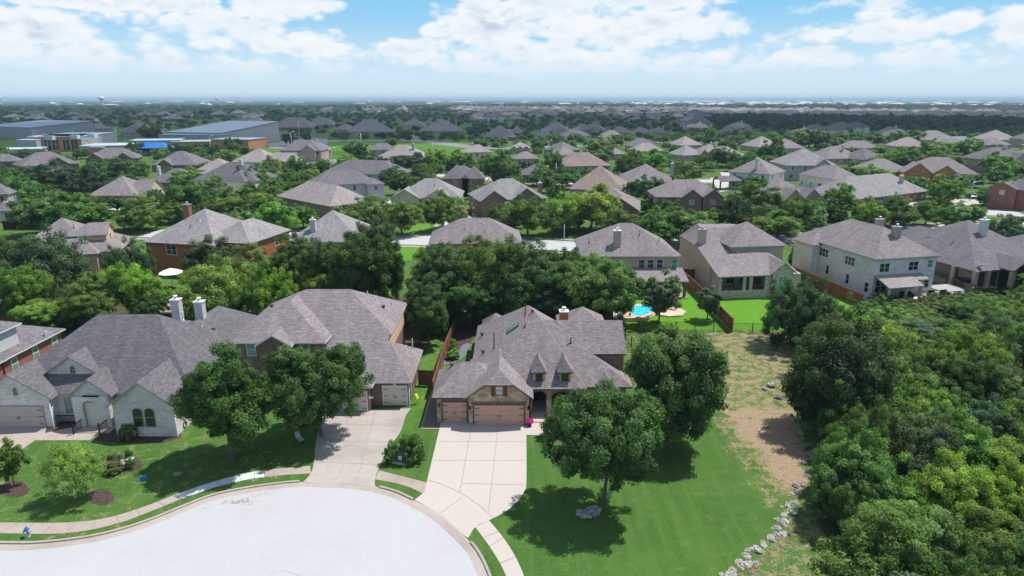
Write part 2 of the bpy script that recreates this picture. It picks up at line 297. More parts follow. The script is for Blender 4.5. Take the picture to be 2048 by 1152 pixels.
_wc = {}
def window_meshes(wd, h, frame, glass, arch=False, cols=1, rows=2):
    k = (round(wd, 2), round(h, 2), frame, glass, arch, cols, rows)
    if k not in _wc:
        fb, gb = MB(), MB(); t_ = .07; d = .06
        def arc(w_, z0, zt, n=8):
            r = w_ / 2; rise = min(r, .35)
            return [(-r, z0), (r, z0)] + [(r * math.cos(a), zt - rise + rise * math.sin(a)) for a in [math.pi * i / n for i in range(n + 1)]]
        if arch:
            o_ = arc(wd, 0, h); i_ = arc(wd - 2 * t_, t_, h - t_)
            n = len(o_)
            for q in range(n):
                a, b2, c, e = o_[q], o_[(q + 1) % n], i_[(q + 1) % n], i_[q]
                fb.poly([(a[0], -d, a[1]), (b2[0], -d, b2[1]), (c[0], -d, c[1]), (e[0], -d, e[1])])
                fb.poly([(a[0], -d, a[1]), (b2[0], -d, b2[1]), (b2[0], 0, b2[1]), (a[0], 0, a[1])])
            gb.poly([(x, -.015, z) for x, z in i_])
        else:
            fb.box(-wd / 2, wd / 2, -d, 0, 0, t_); fb.box(-wd / 2, wd / 2, -d, 0, h - t_, h, bottom=True)
            fb.box(-wd / 2, -wd / 2 + t_, -d, 0, t_, h - t_); fb.box(wd / 2 - t_, wd / 2, -d, 0, t_, h - t_)
            gb.poly([(-wd / 2 + t_, -.015, t_), (wd / 2 - t_, -.015, t_), (wd / 2 - t_, -.015, h - t_), (-wd / 2 + t_, -.015, h - t_)])
        for c in range(1, cols): x = -wd / 2 + wd * c / cols; fb.box(x - .03, x + .03, -d + .008, -.002, t_, h - t_)
        for r in range(1, rows): z = h * r / rows; fb.box(-wd / 2 + t_, wd / 2 - t_, -d + .014, -.002, z - .025, z + .025, bottom=True)
        _wc[k] = (fb.mesh('window', [frame]), gb.mesh('pane', [glass]))
    return _wc[k]
SIDE = {'S': 0, 'E': math.pi / 2, 'N': math.pi, 'W': -math.pi / 2}

HOUSES = []
class House:
    def __init__(s, label, loc, rz=0, off=None, name='house', cat='house', roof='roof_mauve', walls=('brick_brown',), trim='trim_white', short=None, group=None, px=None):
        s.e = empty(name, (loc[0], loc[1], 0), rz); tag(s.e, label, cat, group)
        s.off = Vector((loc[0], loc[1], 0)) if off is None else Vector(off)
        s.rb = MB(); s.wb = MB(); s.walls = list(walls); s.roof = roof; s.trim = trim; s.tb = MB(); s.vb = MB(); s.vb_used = False
        s.short = short; s.rz = rz; s.foot = []; s.near = False; HOUSES.append(s)
    def L(s, p): return (p[0] - s.off[0], p[1] - s.off[1], p[2])
    def wi(s, m):
        if m is None: return 0
        if m not in s.walls: s.walls.append(m)
        return s.walls.index(m)
    def slab(s, poly, edges=(), t_=.16, rb=None):
        pts = [Vector(s.L(p)) for p in poly]; n = len(pts); rb = rb or s.rb
        nz = sum(pts[i].x * pts[(i + 1) % n].y - pts[(i + 1) % n].x * pts[i].y for i in range(n))
        top = pts if nz > 0 else pts[::-1]; dn = Vector((0, 0, t_)); nn = (top[1] - top[0]).cross(top[2] - top[0]).normalized()
        if n == 4 and abs(nn.dot(top[3] - top[0])) > .02:
            for q in ((0, 1, 2), (0, 2, 3)): rb.poly([top[k] for k in q], 0); rb.poly([top[k] - dn for k in q[::-1]], 1)
        else: rb.poly(top, 0); rb.poly([p - dn for p in reversed(top)], 1)
        for i in edges:
            a, b2 = pts[i], pts[(i + 1) % n]; q = Vector((0, 0, t_)); rb.poly([a - q, b2 - q, b2, a] if nz > 0 else [b2 - q, a - q, a, b2], 1)
    def wing(s, x0, x1, y0, y1, ze, pitch, axis='x', e0='hip', e1='hip', oh=.45, walls=True, wm=None, z0=0., i0=None, i1=None, cl=.55, gwm=None, t_=.16, wx=None):
        m = (lambda x, y, z: (x, y, z)) if axis == 'x' else (lambda x, y, z: (y, x, z))
        X0, X1, Y0, Y1 = (x0, x1, y0, y1) if axis == 'x' else (y0, y1, x0, x1)
        half = (Y1 - Y0) / 2; ym = (Y0 + Y1) / 2; zr = ze + pitch * half; L = X1 - X0
        def ins(e, i): return 0 if e == 'gable' else (half * (1 - cl) * .9 if e == 'clip' else (half if i is None else i))
        a0, a1 = ins(e0, i0), ins(e1, i1)
        if a0 + a1 > L:
            k = L / (a0 + a1) * .999; a0 *= k; a1 *= k
        for sg in (0, 1):
            ya, yc = (Y0, Y0 + half * cl) if sg == 0 else (Y1, Y1 - half * cl)
            poly = [(X0, ya, ze), (X1, ya, ze)]; ed = [0]
            if e1 == 'clip': ed.append(1); poly.append((X1, yc, ze + pitch * half * cl))
            if e1 == 'gable': ed.append(1)
            poly.append((X1 - a1, ym, zr)); poly.append((X0 + a0, ym, zr))
            if e0 == 'clip': poly.append((X0, yc, ze + pitch * half * cl))
            if e0 in ('gable', 'clip'): ed.append(len(poly) - 1)
            s.slab([m(*p) for p in poly], ed, t_)
        for e, xe, xi in ((e0, X0, X0 + a0), (e1, X1, X1 - a1)):
            if e == 'hip': s.slab([m(xe, Y0, ze), m(xi, ym, zr), m(xe, Y1, ze)], [2], t_)
            if e == 'clip': zc = ze + pitch * half * cl; s.slab([m(xe, Y0 + half * cl, zc), m(xi, ym, zr), m(xe, Y1 - half * cl, zc)], [2], t_)
        wx0, wx1, wy0, wy1 = X0 + (oh if e0 == 'hip' else .35), X1 - (oh if e1 == 'hip' else .35), Y0 + oh, Y1 - oh
        zt = ze + pitch * oh - t_ - .01; mi = s.wi(wm)
        s.foot.append(tuple(v for v in (min(m(X0, Y0, 0)[0], m(X1, Y1, 0)[0]) - s.off[0], max(m(X0, Y0, 0)[0], m(X1, Y1, 0)[0]) - s.off[0], min(m(X0, Y0, 0)[1], m(X1, Y1, 0)[1]) - s.off[1], max(m(X0, Y0, 0)[1], m(X1, Y1, 0)[1]) - s.off[1])))
        if not walls: return zr
        def W(p): s.wb.poly([s.L(m(*q)) for q in p], mi)
        W([(wx0, wy0, z0), (wx1, wy0, z0), (wx1, wy0, zt), (wx0, wy0, zt)]); W([(wx1, wy1, z0), (wx0, wy1, z0), (wx0, wy1, zt), (wx1, wy1, zt)])
        for e, wx_ in ((e0, wx0), (e1, wx1)):
            p = [(wx_, wy0, z0), (wx_, wy1, z0), (wx_, wy1, zt)]
            if e == 'gable': p.append((wx_, ym, zr - t_ - .01))
            if e == 'clip': zc = ze + pitch * half * cl - t_ - .01; p += [(wx_, Y1 - half * cl, zc), (wx_, Y0 + half * cl, zc)]
            p.append((wx_, wy0, zt)); W(p)
        return zr
    def win(s, side, a, c, z, wd, h, frame='trim_white', glass='glass_teal', arch=False, cols=1, rows=2, name='window'):
        """window on a wall facing side; a runs along the wall, c is the wall plane"""
        fm, gm = window_meshes(wd, h, frame, glass, arch, cols, rows)
        x, y = (a, c) if side in 'SN' else (c, a); l = s.L((x, y, z))
        o = part(fm, name, s.e, l, SIDE[side]); part(gm, 'pane', o); return o
    def chimney(s, x, y, wd, dp, zb, zt, mat='brick_brown', cap='trim_white'):
        b_ = MB(); b_.box(-wd / 2, wd / 2, -dp / 2, dp / 2, zb, zt); o = b_.build('chimney', mat, s.e, s.L((x, y, 0)))
        c = MB(); c.box(-wd / 2 - .08, wd / 2 + .08, -dp / 2 - .08, dp / 2 + .08, zt, zt + .14, bottom=True); c.tube((0, 0, zt + .14), (0, 0, zt + .5), .17, .17, 10); c.tube((0, 0, zt + .5), (0, 0, zt + .58), .27, .2, 10)
        c.build('chimney_cap', [cap if cap != 'pot' else 'pipe_grey'], o); return o
    def pipe(s, x, y, z, h=.5, r=.05, mat='pipe_grey'):
        b_ = MB(); b_.tube((0, 0, -.3), (0, 0, h), r, r, 8); b_.tube((0, 0, h), (0, 0, h + .06), r * 1.6, r * 1.2, 8); b_.tube((0, 0, -.2), (0, 0, .1), r * 2.4, r * 1.2, 8); b_.build('vent_pipe', mat, s.e, s.L((x, y, z)))
    def vent(s, x, y, z, mat='trim_brown', sz=.32):
        b_ = MB(); b_.box(-sz / 2, sz / 2, -sz / 2, sz / 2, -.2, .14); b_.build('roof_vent', mat, s.e, s.L((x, y, z)))
    def garage(s, x0, x1, y, z0, h, mat='door_copper', rows=4, hw=True):
        b_ = MB(); wd = x1 - x0
        for r in range(rows):
            za, zb = h * r / rows + .012, h * (r + 1) / rows - .012; b_.box(-wd / 2 + .02, wd / 2 - .02, -.05, 0, za, zb, bottom=True)
        b_.box(-wd / 2, wd / 2, -.02, 0, 0, h); o = b_.build('garage_door', mat, s.e, s.L(((x0 + x1) / 2, y, z0)))
        fr = MB(); fr.box(-wd / 2 - .12, -wd / 2, -.08, 0, 0, h + .12); fr.box(wd / 2, wd / 2 + .12, -.08, 0, 0, h + .12); fr.box(-wd / 2, wd / 2, -.08, 0, h, h + .12, bottom=True); fr.build('door_frame', s.trim, o)
        if hw:
            if 'hinge' not in _wc:
                hb = MB(); hb.box(-.22, .22, -.075, -.045, 0, .06, bottom=True); _wc['hinge'] = hb.mesh('hinge', ['black_metal']); hb = MB(); hb.box(-.025, .025, -.09, -.045, 0, .3, bottom=True); _wc['handle'] = hb.mesh('handle', ['black_metal'])
            for sx in (-1, 1):
                for z in (.3, h * .5, h - .35): part(_wc['hinge'], 'hinge', o, (sx * (wd / 2 - .26), 0, z))
                part(_wc['handle'], 'handle', o, (sx * .1, 0, h * .38))
        return o
    def finish(s):
        if s.rb.f: s.rb.build('roof', [s.roof, s.trim], s.e)
        if s.wb.f: s.wb.build('wall', s.walls, s.e)
    def world_foot(s):
        out = []
        for f in s.foot:
            cs = []
            for x in (f[0], f[1]):
                for y in (f[2], f[3]):
                    c_, s_ = math.cos(s.rz), math.sin(s.rz); cs.append((s.e.location.x + x * c_ - y * s_, s.e.location.y + x * s_ + y * c_))
            out.append((min(c[0] for c in cs), max(c[0] for c in cs), min(c[1] for c in cs), max(c[1] for c in cs)))
        return out

# ------------------------------------------------------------------ ground, road, drives
def G(px, py, z=0.0): p = P(px, py, 0.0); return (p.x, p.y, z)
def spline(pts, n=8):
    out = []; m = len(pts)
    for i in range(m - 1):
        p0, p1, p2, p3 = (Vector(pts[max(0, min(m - 1, k))][:2]) for k in (i - 1, i, i + 1, i + 2))
        for j in range(n):
            t_ = j / n; out.append(tuple(.5 * ((2 * p1) + (p2 - p0) * t_ + (2 * p0 - 5 * p1 + 4 * p2 - p3) * t_ ** 2 + (3 * p1 - p0 - 3 * p2 + p3) * t_ ** 3)))
    out.append(tuple(pts[-1][:2])); return out
def gs(pix, n=6): return spline([G(*p) for p in pix], n)
def strip(mb, line, half, z, mi=0):
    L_ = [Vector(p) for p in line]
    for i in range(len(L_) - 1):
        d = (L_[i + 1] - L_[i]).normalized(); nn = Vector((-d.y, d.x)); d0 = (L_[i] - L_[max(0, i - 1)]) ; d2 = (L_[min(len(L_) - 1, i + 2)] - L_[i + 1])
        n0 = nn if d0.length < 1e-6 else ((nn + Vector((-d0.normalized().y, d0.normalized().x))) / 2).normalized()
        n1 = nn if d2.length < 1e-6 else ((nn + Vector((-d2.normalized().y, d2.normalized().x))) / 2).normalized()
        a, b_, c, e = L_[i] - n0 * half, L_[i + 1] - n1 * half, L_[i + 1] + n1 * half, L_[i] + n0 * half
        mb.poly([(*a, z), (*b_, z), (*c, z), (*e, z)], mi)
def offset(line, d):
    L_ = [Vector(p) for p in line]; out = []
    for i in range(len(L_)):
        t_ = (L_[min(len(L_) - 1, i + 1)] - L_[max(0, i - 1)]).normalized(); out.append(tuple(L_[i] + Vector((-t_.y, t_.x)) * d))
    return out
def sheet(name, pts, z, mat, kind='structure', parent=None):
    b_ = MB(); b_.poly([(p[0], p[1], z) for p in pts]); o = b_.build(name, mat)
    if kind: o['kind'] = kind
    return o
def inpoly(x, y, poly):
    c = np.zeros(x.shape, bool); n = len(poly)
    for i in range(n):
        (x1, y1), (x2, y2) = poly[i], poly[(i + 1) % n]
        if y1 == y2: continue
        c ^= ((y1 > y) != (y2 > y)) & (x < (x2 - x1) * (y - y1) / (y2 - y1) + x1)
    return c

xs = np.concatenate([[-30000, -12000, -5000, -2500, -1200, -600, -350, -200, -130], np.arange(-95, 96, .75), [130, 200, 350, 600, 1200, 2500, 5000, 12000, 30000]])
ys = np.concatenate([[-200, -50, 0, 15], np.arange(28, 150, .75), [160, 175, 200, 240, 300, 380, 480, 600, 800, 1100, 1500, 2200, 3200, 5000, 8000, 14000, 24000]])
GX, GY = np.meshgrid(xs, ys); ny, nx = GX.shape
verts = np.stack([GX.ravel(), GY.ravel(), np.zeros(GX.size)], 1)
ii = np.arange(GX.size).reshape(ny, nx); quads = np.stack([ii[:-1, :-1], ii[:-1, 1:], ii[1:, 1:], ii[1:, :-1]], -1).reshape(-1, 4)
me = bpy.data.meshes.new('ground'); me.vertices.add(len(verts)); me.vertices.foreach_set('co', verts.ravel()); me.loops.add(quads.size); me.loops.foreach_set('vertex_index', quads.ravel())
me.polygons.add(len(quads)); me.polygons.foreach_set('loop_start', np.arange(0, quads.size, 4)); me.polygons.foreach_set('loop_total', np.full(len(quads), 4)); me.update()
fx = GX.ravel(); fy = np.maximum(GY.ravel(), 1)
dd = fy * CP + CAMH * SP; PX = 1024 + F * fx / dd; PY = 576 + F * (CAMH * CP - fy * SP) / dd
jx = PX + 9 * np.sin(fx * 1.7 + fy) + 7 * np.sin(fy * 2.3); jy = PY + 5 * np.sin(fx * 2.1) + 4 * np.sin(fy * 1.3 + fx)
def zone(poly, jit=1.0): return inpoly(PX + (jx - PX) * jit, PY + (jy - PY) * jit, poly)
dry = np.full(fx.shape, .28); lush = np.zeros(fx.shape); bare = np.zeros(fx.shape)
dry[zone([(-400, 800), (1440, 800), (1440, 860), (1500, 960), (1560, 1010), (1560, 1300), (-400, 1300)])] = .10
dry[zone([(-400, 870), (560, 870), (560, 1100), (-400, 1100)], .5)] = .27
dry[zone([(1240, 660), (1570, 660), (1620, 720), (1590, 800), (1620, 990), (1560, 985), (1500, 935), (1430, 850), (1430, 760), (1380, 700), (1240, 690)])] = .52
dry[zone([(1246, 662), (1420, 662), (1390, 690), (1246, 700)])] = .36
dry[zone([(1448, 822), (1592, 820), (1618, 975), (1580, 985), (1530, 935)], .25)] = .76
dry[zone([(1430, 850), (1460, 850), (1560, 975), (1575, 1010), (1545, 1010), (1480, 930)])] = .42
dry[zone([(1620, 960), (1480, 1152), (1400, 1300), (2100, 1300), (2100, 900)])] = .42
dry[zone([(1240, 560), (1604, 560), (1604, 662), (1240, 662)], 0)] = .02
lush[zone([(1240, 560), (1604, 560), (1604, 662), (1240, 662)], 0)] = 1.0
lush[zone([(1600, 585), (1700, 585), (1720, 640), (1640, 650)], 0)] = .8
lush[zone([(800, 380), (1000, 380), (1000, 520), (800, 520)], 0)] = .8
lush[zone([(1930, 400), (2100, 400), (2100, 425), (1930, 425)], 0)] = .9; lush[zone([(1960, 570), (2100, 570), (2100, 620), (1960, 620)], 0)] = .9
dry[zone([(580, 290), (920, 270), (960, 300), (700, 330)], 0)] = .15; lush[zone([(640, 283), (800, 280), (930, 288), (930, 305), (700, 300), (580, 315), (560, 296)], 0)] = .45
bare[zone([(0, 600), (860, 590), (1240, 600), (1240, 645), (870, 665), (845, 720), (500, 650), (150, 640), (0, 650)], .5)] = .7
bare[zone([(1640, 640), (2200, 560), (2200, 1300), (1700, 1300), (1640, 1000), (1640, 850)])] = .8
lush[zone([(840, 690), (880, 700), (850, 800), (820, 860), (800, 860), (835, 750)], 0)] = .3
bare[GY.ravel() > 700] = .3
for nm, arr in (('dry', dry), ('lush', lush), ('bare', bare)):
    a = me.attributes.new(nm, 'FLOAT', 'POINT'); a.data.foreach_set('value', arr.astype(np.float32))
m, t, b = new_mat('ground_mat'); c = t.add('ShaderNodeTexCoord'); v = c.outputs['Object']
A = lambda n_: t.add('ShaderNodeAttribute', attribute_name=n_).outputs['Fac']
n1 = t.noise(v, .11, 6, .62); n2 = t.noise(v, .9, 8, .72); n3 = t.noise(v, 5, 6, .75)
mp = t.add('ShaderNodeMapping'); mp.inputs['Rotation'].default_value = (0, 0, -.55); mp.inputs['Scale'].default_value = (1.0, .09, 1); t.link(v, mp.inputs[0]); n4 = t.noise(mp.outputs[0], 1.1, 3)
green = t.mix(t.smooth(n1, .3, .7), (.034, .092, .018), (.052, .122, .024)); green = t.mix(t.smooth(n3, .3, .75), green, (.078, .155, .034)); green = t.mix(t.math('MULTIPLY', t.smooth(n2, .48, .68), .55), green, (.115, .165, .05)); green = t.mix(t.math('MULTIPLY', t.smooth(n1, .5, .66), .35), green, (.10, .175, .045))
green = t.mix(t.math('MULTIPLY', t.smooth(n4, .4, .65), .5), green, (.085, .17, .035))
lushc = t.mix(t.smooth(n2, .3, .7), (.085, .225, .018), (.125, .285, .03)); green = t.mix(A('lush'), green, lushc)
dryc = t.ramp(n3, [(.25, (.17, .115, .07)), (.5, (.315, .225, .15)), (.75, (.44, .335, .235))]); dryc = t.mix(t.smooth(n2, .5, .7), dryc, (.26, .24, .10))
mm = t.math('MULTIPLY', t.math('ADD', n2, t.math('MULTIPLY', n3, .6)), .625)
df = t.smooth(t.math('SUBTRACT', t.math('ADD', A('dry'), t.math('MULTIPLY', t.math('SUBTRACT', mm, .5), 3.0)), .5), -.18, .22)
col = t.mix(df, green, dryc)
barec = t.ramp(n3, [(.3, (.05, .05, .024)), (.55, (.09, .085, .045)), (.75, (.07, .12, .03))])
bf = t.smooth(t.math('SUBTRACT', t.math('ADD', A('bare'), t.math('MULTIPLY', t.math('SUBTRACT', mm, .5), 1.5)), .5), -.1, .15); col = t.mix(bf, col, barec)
# the far plain: woods, fields and pale built-up land
sp = t.add('ShaderNodeSeparateXYZ'); t.link(v, sp.inputs[0])
mp2 = t.add('ShaderNodeMapping'); mp2.inputs['Scale'].default_value = (1, .35, 1); t.link(v, mp2.inputs[0])
f1 = t.noise(mp2.outputs[0], .0011, 7, .6); f2 = t.noise(mp2.outputs[0], .009, 6, .7)
far = t.ramp(f1, [(.35, (.018, .034, .016)), (.5, (.035, .06, .024)), (.62, (.07, .085, .045)), (.72, (.13, .125, .10))])
far = t.mix(t.smooth(f2, .60, .72), far, (.30, .28, .26))
col = t.mix(t.smooth(sp.outputs[1], 900, 1500), col, far)
t.link(col, b.inputs['Base Color']); b.inputs['Roughness'].default_value = .95; b.inputs['Specular IOR Level'].default_value = .05
bp = t.add('ShaderNodeBump', i_Strength=.55, i_Distance=.06); t.link(t.noise(v, 6, 5, .8), bp.inputs['Height']); t.link(bp.outputs[0], b.inputs['Normal'])
me.materials.append(m); go = bpy.data.objects.new('ground', me); COL.objects.link(go); go['kind'] = 'structure'

KERB = [(-260, 1088), (-100, 1088), (0, 1087), (61, 1087), (123, 1082), (191, 1072), (253, 1056.5), (307.6, 1037.7), (362, 1015.5), (420, 993), (478, 979.6), (547, 969), (608, 964), (700, 967), (753, 974), (791, 984), (832, 1003), (880, 1030), (924.7, 1069), (955.4, 1103), (979.4, 1152), (992, 1200), (998, 1260)]
kl = gs(KERB, 8)
sheet('road', kl + [G(1000, 1500)[:2], G(-700, 1500)[:2], G(-700, 1088)[:2]], .008, 'road_concrete')
gut = offset(kl, -.42); gb = MB(); strip(gb, gut, .33, .014); o = gb.build('gutter', 'kerb_mat'); o['kind'] = 'structure'
def seg(px0, px1):
    out = [p for p in kl if px0 <= proj(p[0], p[1], 0)[0] <= px1]; return out
def kerb_run(line):
    k = MB(); i_ = offset(line, .10); o_ = offset(line, -.08)
    for a in range(len(line) - 1):
        k.poly([(*o_[a], .0), (*o_[a + 1], .0), (*o_[a + 1], .12), (*o_[a], .12)]); k.poly([(*o_[a], .12), (*o_[a + 1], .12), (*i_[a + 1], .14), (*i_[a], .14)]); k.poly([(*i_[a], .14), (*i_[a + 1], .14), (*i_[a + 1], 0), (*i_[a], 0)])
    o = k.build('kerb', 'kerb_mat'); o['kind'] = 'structure'
kerb_run(seg(-300, 604)); kerb_run(seg(757, 830)); kerb_run([p for p in kl if proj(p[0], p[1], 0)[0] >= 938])
def walk(name, up, lo, z, mat):
    u, l = gs(up, 5), gs(lo, 5); return sheet(name, u + l[::-1], z, mat)
UP = [(-200, 1045), (0, 1045), (68, 1046), (137, 1045), (205, 1037.7), (273, 1019), (342, 993), (403, 971), (478, 949.5), (533, 940), (620, 932)]
LO = [(-200, 1066), (0, 1066.8), (102, 1067.8), (171, 1061.6), (239, 1046), (307.6, 1020.6), (362, 998.4), (427, 976), (495.6, 959), (560, 951), (622, 947)]
walk('sidewalk', UP, LO, .016, 'walk')
walk('sidewalk', [(352, 989), (403, 971), (478, 949.5), (527, 941)], [(362, 998.4), (427, 976), (495.6, 959), (528, 954.5)], .020, 'walk_white')
walk('sidewalk', [(758, 941), (798, 951), (856, 966)], [(750, 959), (791, 966.5), (822, 976), (848, 988)], .016, 'walk')
walk('sidewalk', [(978, 1041), (1006.7, 1075.8), (1030.6, 1113.4), (1047.7, 1152), (1062, 1200), (1070, 1260)], [(950, 1054), (979, 1093), (1000, 1127), (1012, 1152), (1030, 1200), (1038, 1260)], .016, 'drive_new')
def poly_px(name, pix, z, mat): return sheet(name, [G(*p)[:2] for p in pix], z, mat)
L1 = gs([(650, 822), (641, 847), (632, 884), (625, 939), (606, 965)], 5); R1 = gs([(822, 817), (812, 832), (801, 864), (781, 891), (764, 922), (750, 959), (752, 976)], 5)
sheet('driveway', L1 + gs([(606, 965), (640, 966), (700, 968), (752, 976)], 4)[1:-1] + R1[::-1], .022, 'drive_old')
L2 = gs([(884, 840), (879, 857), (853, 966), (847, 985), (829, 1000)], 5); K2 = gs([(829, 1000), (880, 1030), (924, 1068), (937, 1076)], 5)
R2 = gs([(1053, 842), (1052.8, 880), (1052.8, 965), (1047.7, 984), (1034, 1004), (1010, 1024), (978, 1041), (951, 1054), (937, 1076)], 6)
sheet('driveway', L2 + K2[1:-1] + R2[::-1], .022, 'drive_new')
poly_px('front_path', [(1052, 855), (1052, 870), (1087, 871), (1086, 826), (1064, 826)], .026, 'drive_new')
poly_px('driveway', [(-260, 850), (95, 850), (90, 866), (70, 881), (36, 905), (0, 932), (-260, 1020)], .022, 'walk')
poly_px('front_path', [(88, 867), (70, 881), (180, 881), (213, 853), (165, 850)], .027, 'walk')
jb = MB()
def joint(a, b_, w_=.02): strip(jb, [G(*a)[:2], G(*b_)[:2]], w_, .031)
for a, b_ in (((943.5, 850), (919.6, 985)), ((996.5, 850), (977, 1024)), ((878.5, 883.7), (1052, 883.7)), ((866.6, 921), (1052.8, 921)), ((924.7, 967), (1052.8, 970.5)), ((856, 960), (890, 971.6)), ((890, 971.6), (924.7, 987.6)), ((924.7, 987.6), (962, 1014)), ((962, 1014), (986, 1036)), ((880, 1027), (925, 995)),
              ((634, 883), (785, 884.4)), ((628, 924), (763, 930)), ((750, 825), (713, 966)), ((650, 847), (806, 852))): joint(a, b_)
for i in range(4, 50, 3):
    u = gs(UP, 5); l = gs(LO, 5)
    if i < len(u): strip(jb, [u[i], min(l, key=lambda q: (q[0] - u[i][0]) ** 2 + (q[1] - u[i][1]) ** 2)], .018, .031)
for a, b_ in (((1006, 1076), (979, 1093)), ((1031, 1114), (1000, 1127)), ((1000, 1062), (968, 1075)), ((798, 951), (791, 966)), ((828, 958), (820, 975)), ((35, 852), (-30, 960)), ((120, 868), (108, 880)), ((150, 870), (142, 881))): joint(a, b_, .02)
o = jb.build('paving_joints', 'joint'); o['kind'] = 'structure'
cb = MB(); strip(cb, gs([(537, 1152), (548, 1144), (575, 1143), (600, 1152)], 5), .03, .012); strip(cb, gs([(890, 1098), (905, 1092), (922, 1088)], 4), .02, .012); strip(cb, gs([(700, 1090), (640, 1096), (560, 1092)], 4), .012, .012)
o = cb.build('road_cracks', 'crack'); o['kind'] = 'structure'
db = MB()
for k in range(120):
    if k < 60: x, y = random.gauss(476, 16), 1004
    elif k < 95: x, y = random.uniform(400, 570), 0; y = 1010 - (x - 430) * .22
    else: x, y = random.uniform(820, 950), 0; y = 1012 + (x - 820) * .5
    y += random.gauss(0, 2.5); p = G(x, y); s_ = random.uniform(.03, .15 if k < 40 else .08)
    db.poly([(p[0] + s_ * math.cos(a) * random.uniform(.6, 1.4), p[1] + s_ * math.sin(a) * random.uniform(.4, .8), .017 + k * 2e-5) for a in np.arange(0, 6.2, .9)])
o = db.build('road_debris', 'dirt_stain'); tag(o, 'brown leaves and dirt washed against the kerb of the cul-de-sac', 'debris', kind='stuff')
def blob(name, cx, cy, rx, ry, z, mat):
    pts = [(cx + rx * math.cos(a) * (1 + .07 * math.sin(3 * a)), cy + ry * math.sin(a)) for a in np.arange(0, 6.28, .26)]; return poly_px(name, pts, z, mat)
for a in ((28, 978, 30, 17), (250, 928, 34, 17), (203, 994, 25, 17)): blob('mulch_bed', *a, .010, 'mulch')
poly_px('mulch_bed', [(186, 881), (236, 886), (325, 887), (364, 875), (362, 866), (240, 860), (214, 853)], .010, 'mulch')
poly_px('mulch_bed', [(88, 866), (166, 866), (172, 842), (98, 842)], .016, 'mulch')
poly_px('gravel_strip', [(862, 790), (843, 857), (884, 858), (884, 790)], .010, 'gravel_mat')
eb = MB(); strip(eb, [G(843, 857)[:2], G(880, 857.5)[:2]], .08, .03); strip(eb, [G(843, 857)[:2], G(866, 775)[:2]], .06, .03); o = eb.build('path_edging', 'walk'); o['kind'] = 'structure'
poly_px('mulch_bed', [(900, 640), (955, 640), (955, 665), (938, 690), (928, 705), (905, 722), (880, 730), (894, 690)], .010, 'mulch')
sb = MB(); strip(sb, gs([(885, 726), (905, 722), (918, 714), (926, 702), (932, 692), (941, 688)], 5), .55, .016); o = sb.build('garden_path', 'slate_mat'); o['kind'] = 'structure'
poly_px('mulch_bed', [(1087, 868), (1130, 878), (1200, 880), (1200, 830), (1087, 830)], .012, 'mulch')
eb = MB(); strip(eb, gs([(1087, 870), (1100, 872), (1112, 880), (1125, 884)], 4), .1, .06); strip(eb, gs([(1087, 873), (1100, 875), (1112, 883), (1125, 887)], 4), .1, .03); o = eb.build('bed_edging', 'brick_brown'); o['kind'] = 'structure'
# streets further back
def street(pix, half, z=.01, mat='asphalt', walkm=True):
    line = gs(pix, 6); b_ = MB(); strip(b_, line, half, z); o = b_.build('road', mat); o['kind'] = 'structure'
    if walkm:
        for s_ in (-1, 1):
            b2 = MB(); strip(b2, offset(line, s_ * (half + 1.9)), .65, z + .004); o = b2.build('sidewalk', 'walk'); o['kind'] = 'structure'
street([(300, 466), (560, 472), (700, 478), (830, 480), (950, 484), (1100, 490), (1200, 494), (1420, 482), (1620, 474), (1760, 462), (2100, 450)], 5.0, mat='road_concrete')
street([(-100, 425), (200, 418), (400, 407), (560, 402), (740, 405), (900, 420), (925, 470), (930, 484)], 4.5, .012, mat='road_concrete')
street([(1250, 372), (1420, 362), (1560, 380), (1800, 405), (1960, 424), (2120, 430)], 5, .014, mat='road_concrete')
street([(700, 345), (900, 352), (1130, 368), (1260, 372)], 4, .016, mat='road_concrete')
street([(560, 340), (640, 326), (700, 318)], 4.5, .018)
street([(540, 293), (640, 283), (760, 280), (850, 283), (930, 292), (1010, 297), (1180, 290), (1420, 283)], 6, .010)
poly_px('parking', [(535, 287), (610, 275), (655, 276), (655, 291), (600, 297), (540, 297)], .02, 'asphalt')
poly_px('parking', [(795, 272), (835, 270), (845, 283), (800, 283)], .02, 'asphalt')
for a in ([(1420, 356), (1475, 352), (1480, 378), (1440, 384)], [(1440, 345), (1475, 340), (1480, 350), (1445, 354)], [(1905, 398), (1970, 400), (1960, 412), (1900, 410)], [(405, 395), (455, 398), (450, 415), (410, 412)], [(640, 470), (700, 470), (690, 490), (640, 490)], [(1585, 462), (1600, 460), (1612, 500), (1590, 500)], [(1245, 363), (1262, 363), (1262, 378), (1240, 378)]): poly_px('driveway', a, .024, 'drive_new')

# ------------------------------------------------------------------ the three houses on the cul-de-sac
def archwall(mb, x0, x1, y, zt, opens, th=.35, mi=0, z0=0):
    """wall along x with arched openings (xa, xb, spring, crown)"""
    xs_ = x0
    for xa, xb, sp_, cr in opens:
        mb.box(xs_, xa, y, y + th, z0, zt, mi); n = 10; r = (xb - xa) / 2; c = (xa + xb) / 2
        arc = [(c - r * math.cos(math.pi * i / n), sp_ + (cr - sp_) * math.sin(math.pi * i / n)) for i in range(n + 1)]
        for i in range(n):
            (a, za), (b2, zb) = arc[i], arc[i + 1]
            mb.poly([(a, y, za), (b2, y, zb), (b2, y, zt), (a, y, zt)], mi); mb.poly([(b2, y + th, zb), (a, y + th, za), (a, y + th, zt), (b2, y + th, zt)], mi); mb.poly([(a, y, za), (a, y + th, za), (b2, y + th, zb), (b2, y, zb)], mi)
        xs_ = xb
    mb.box(xs_, x1, y, y + th, z0, zt, mi)
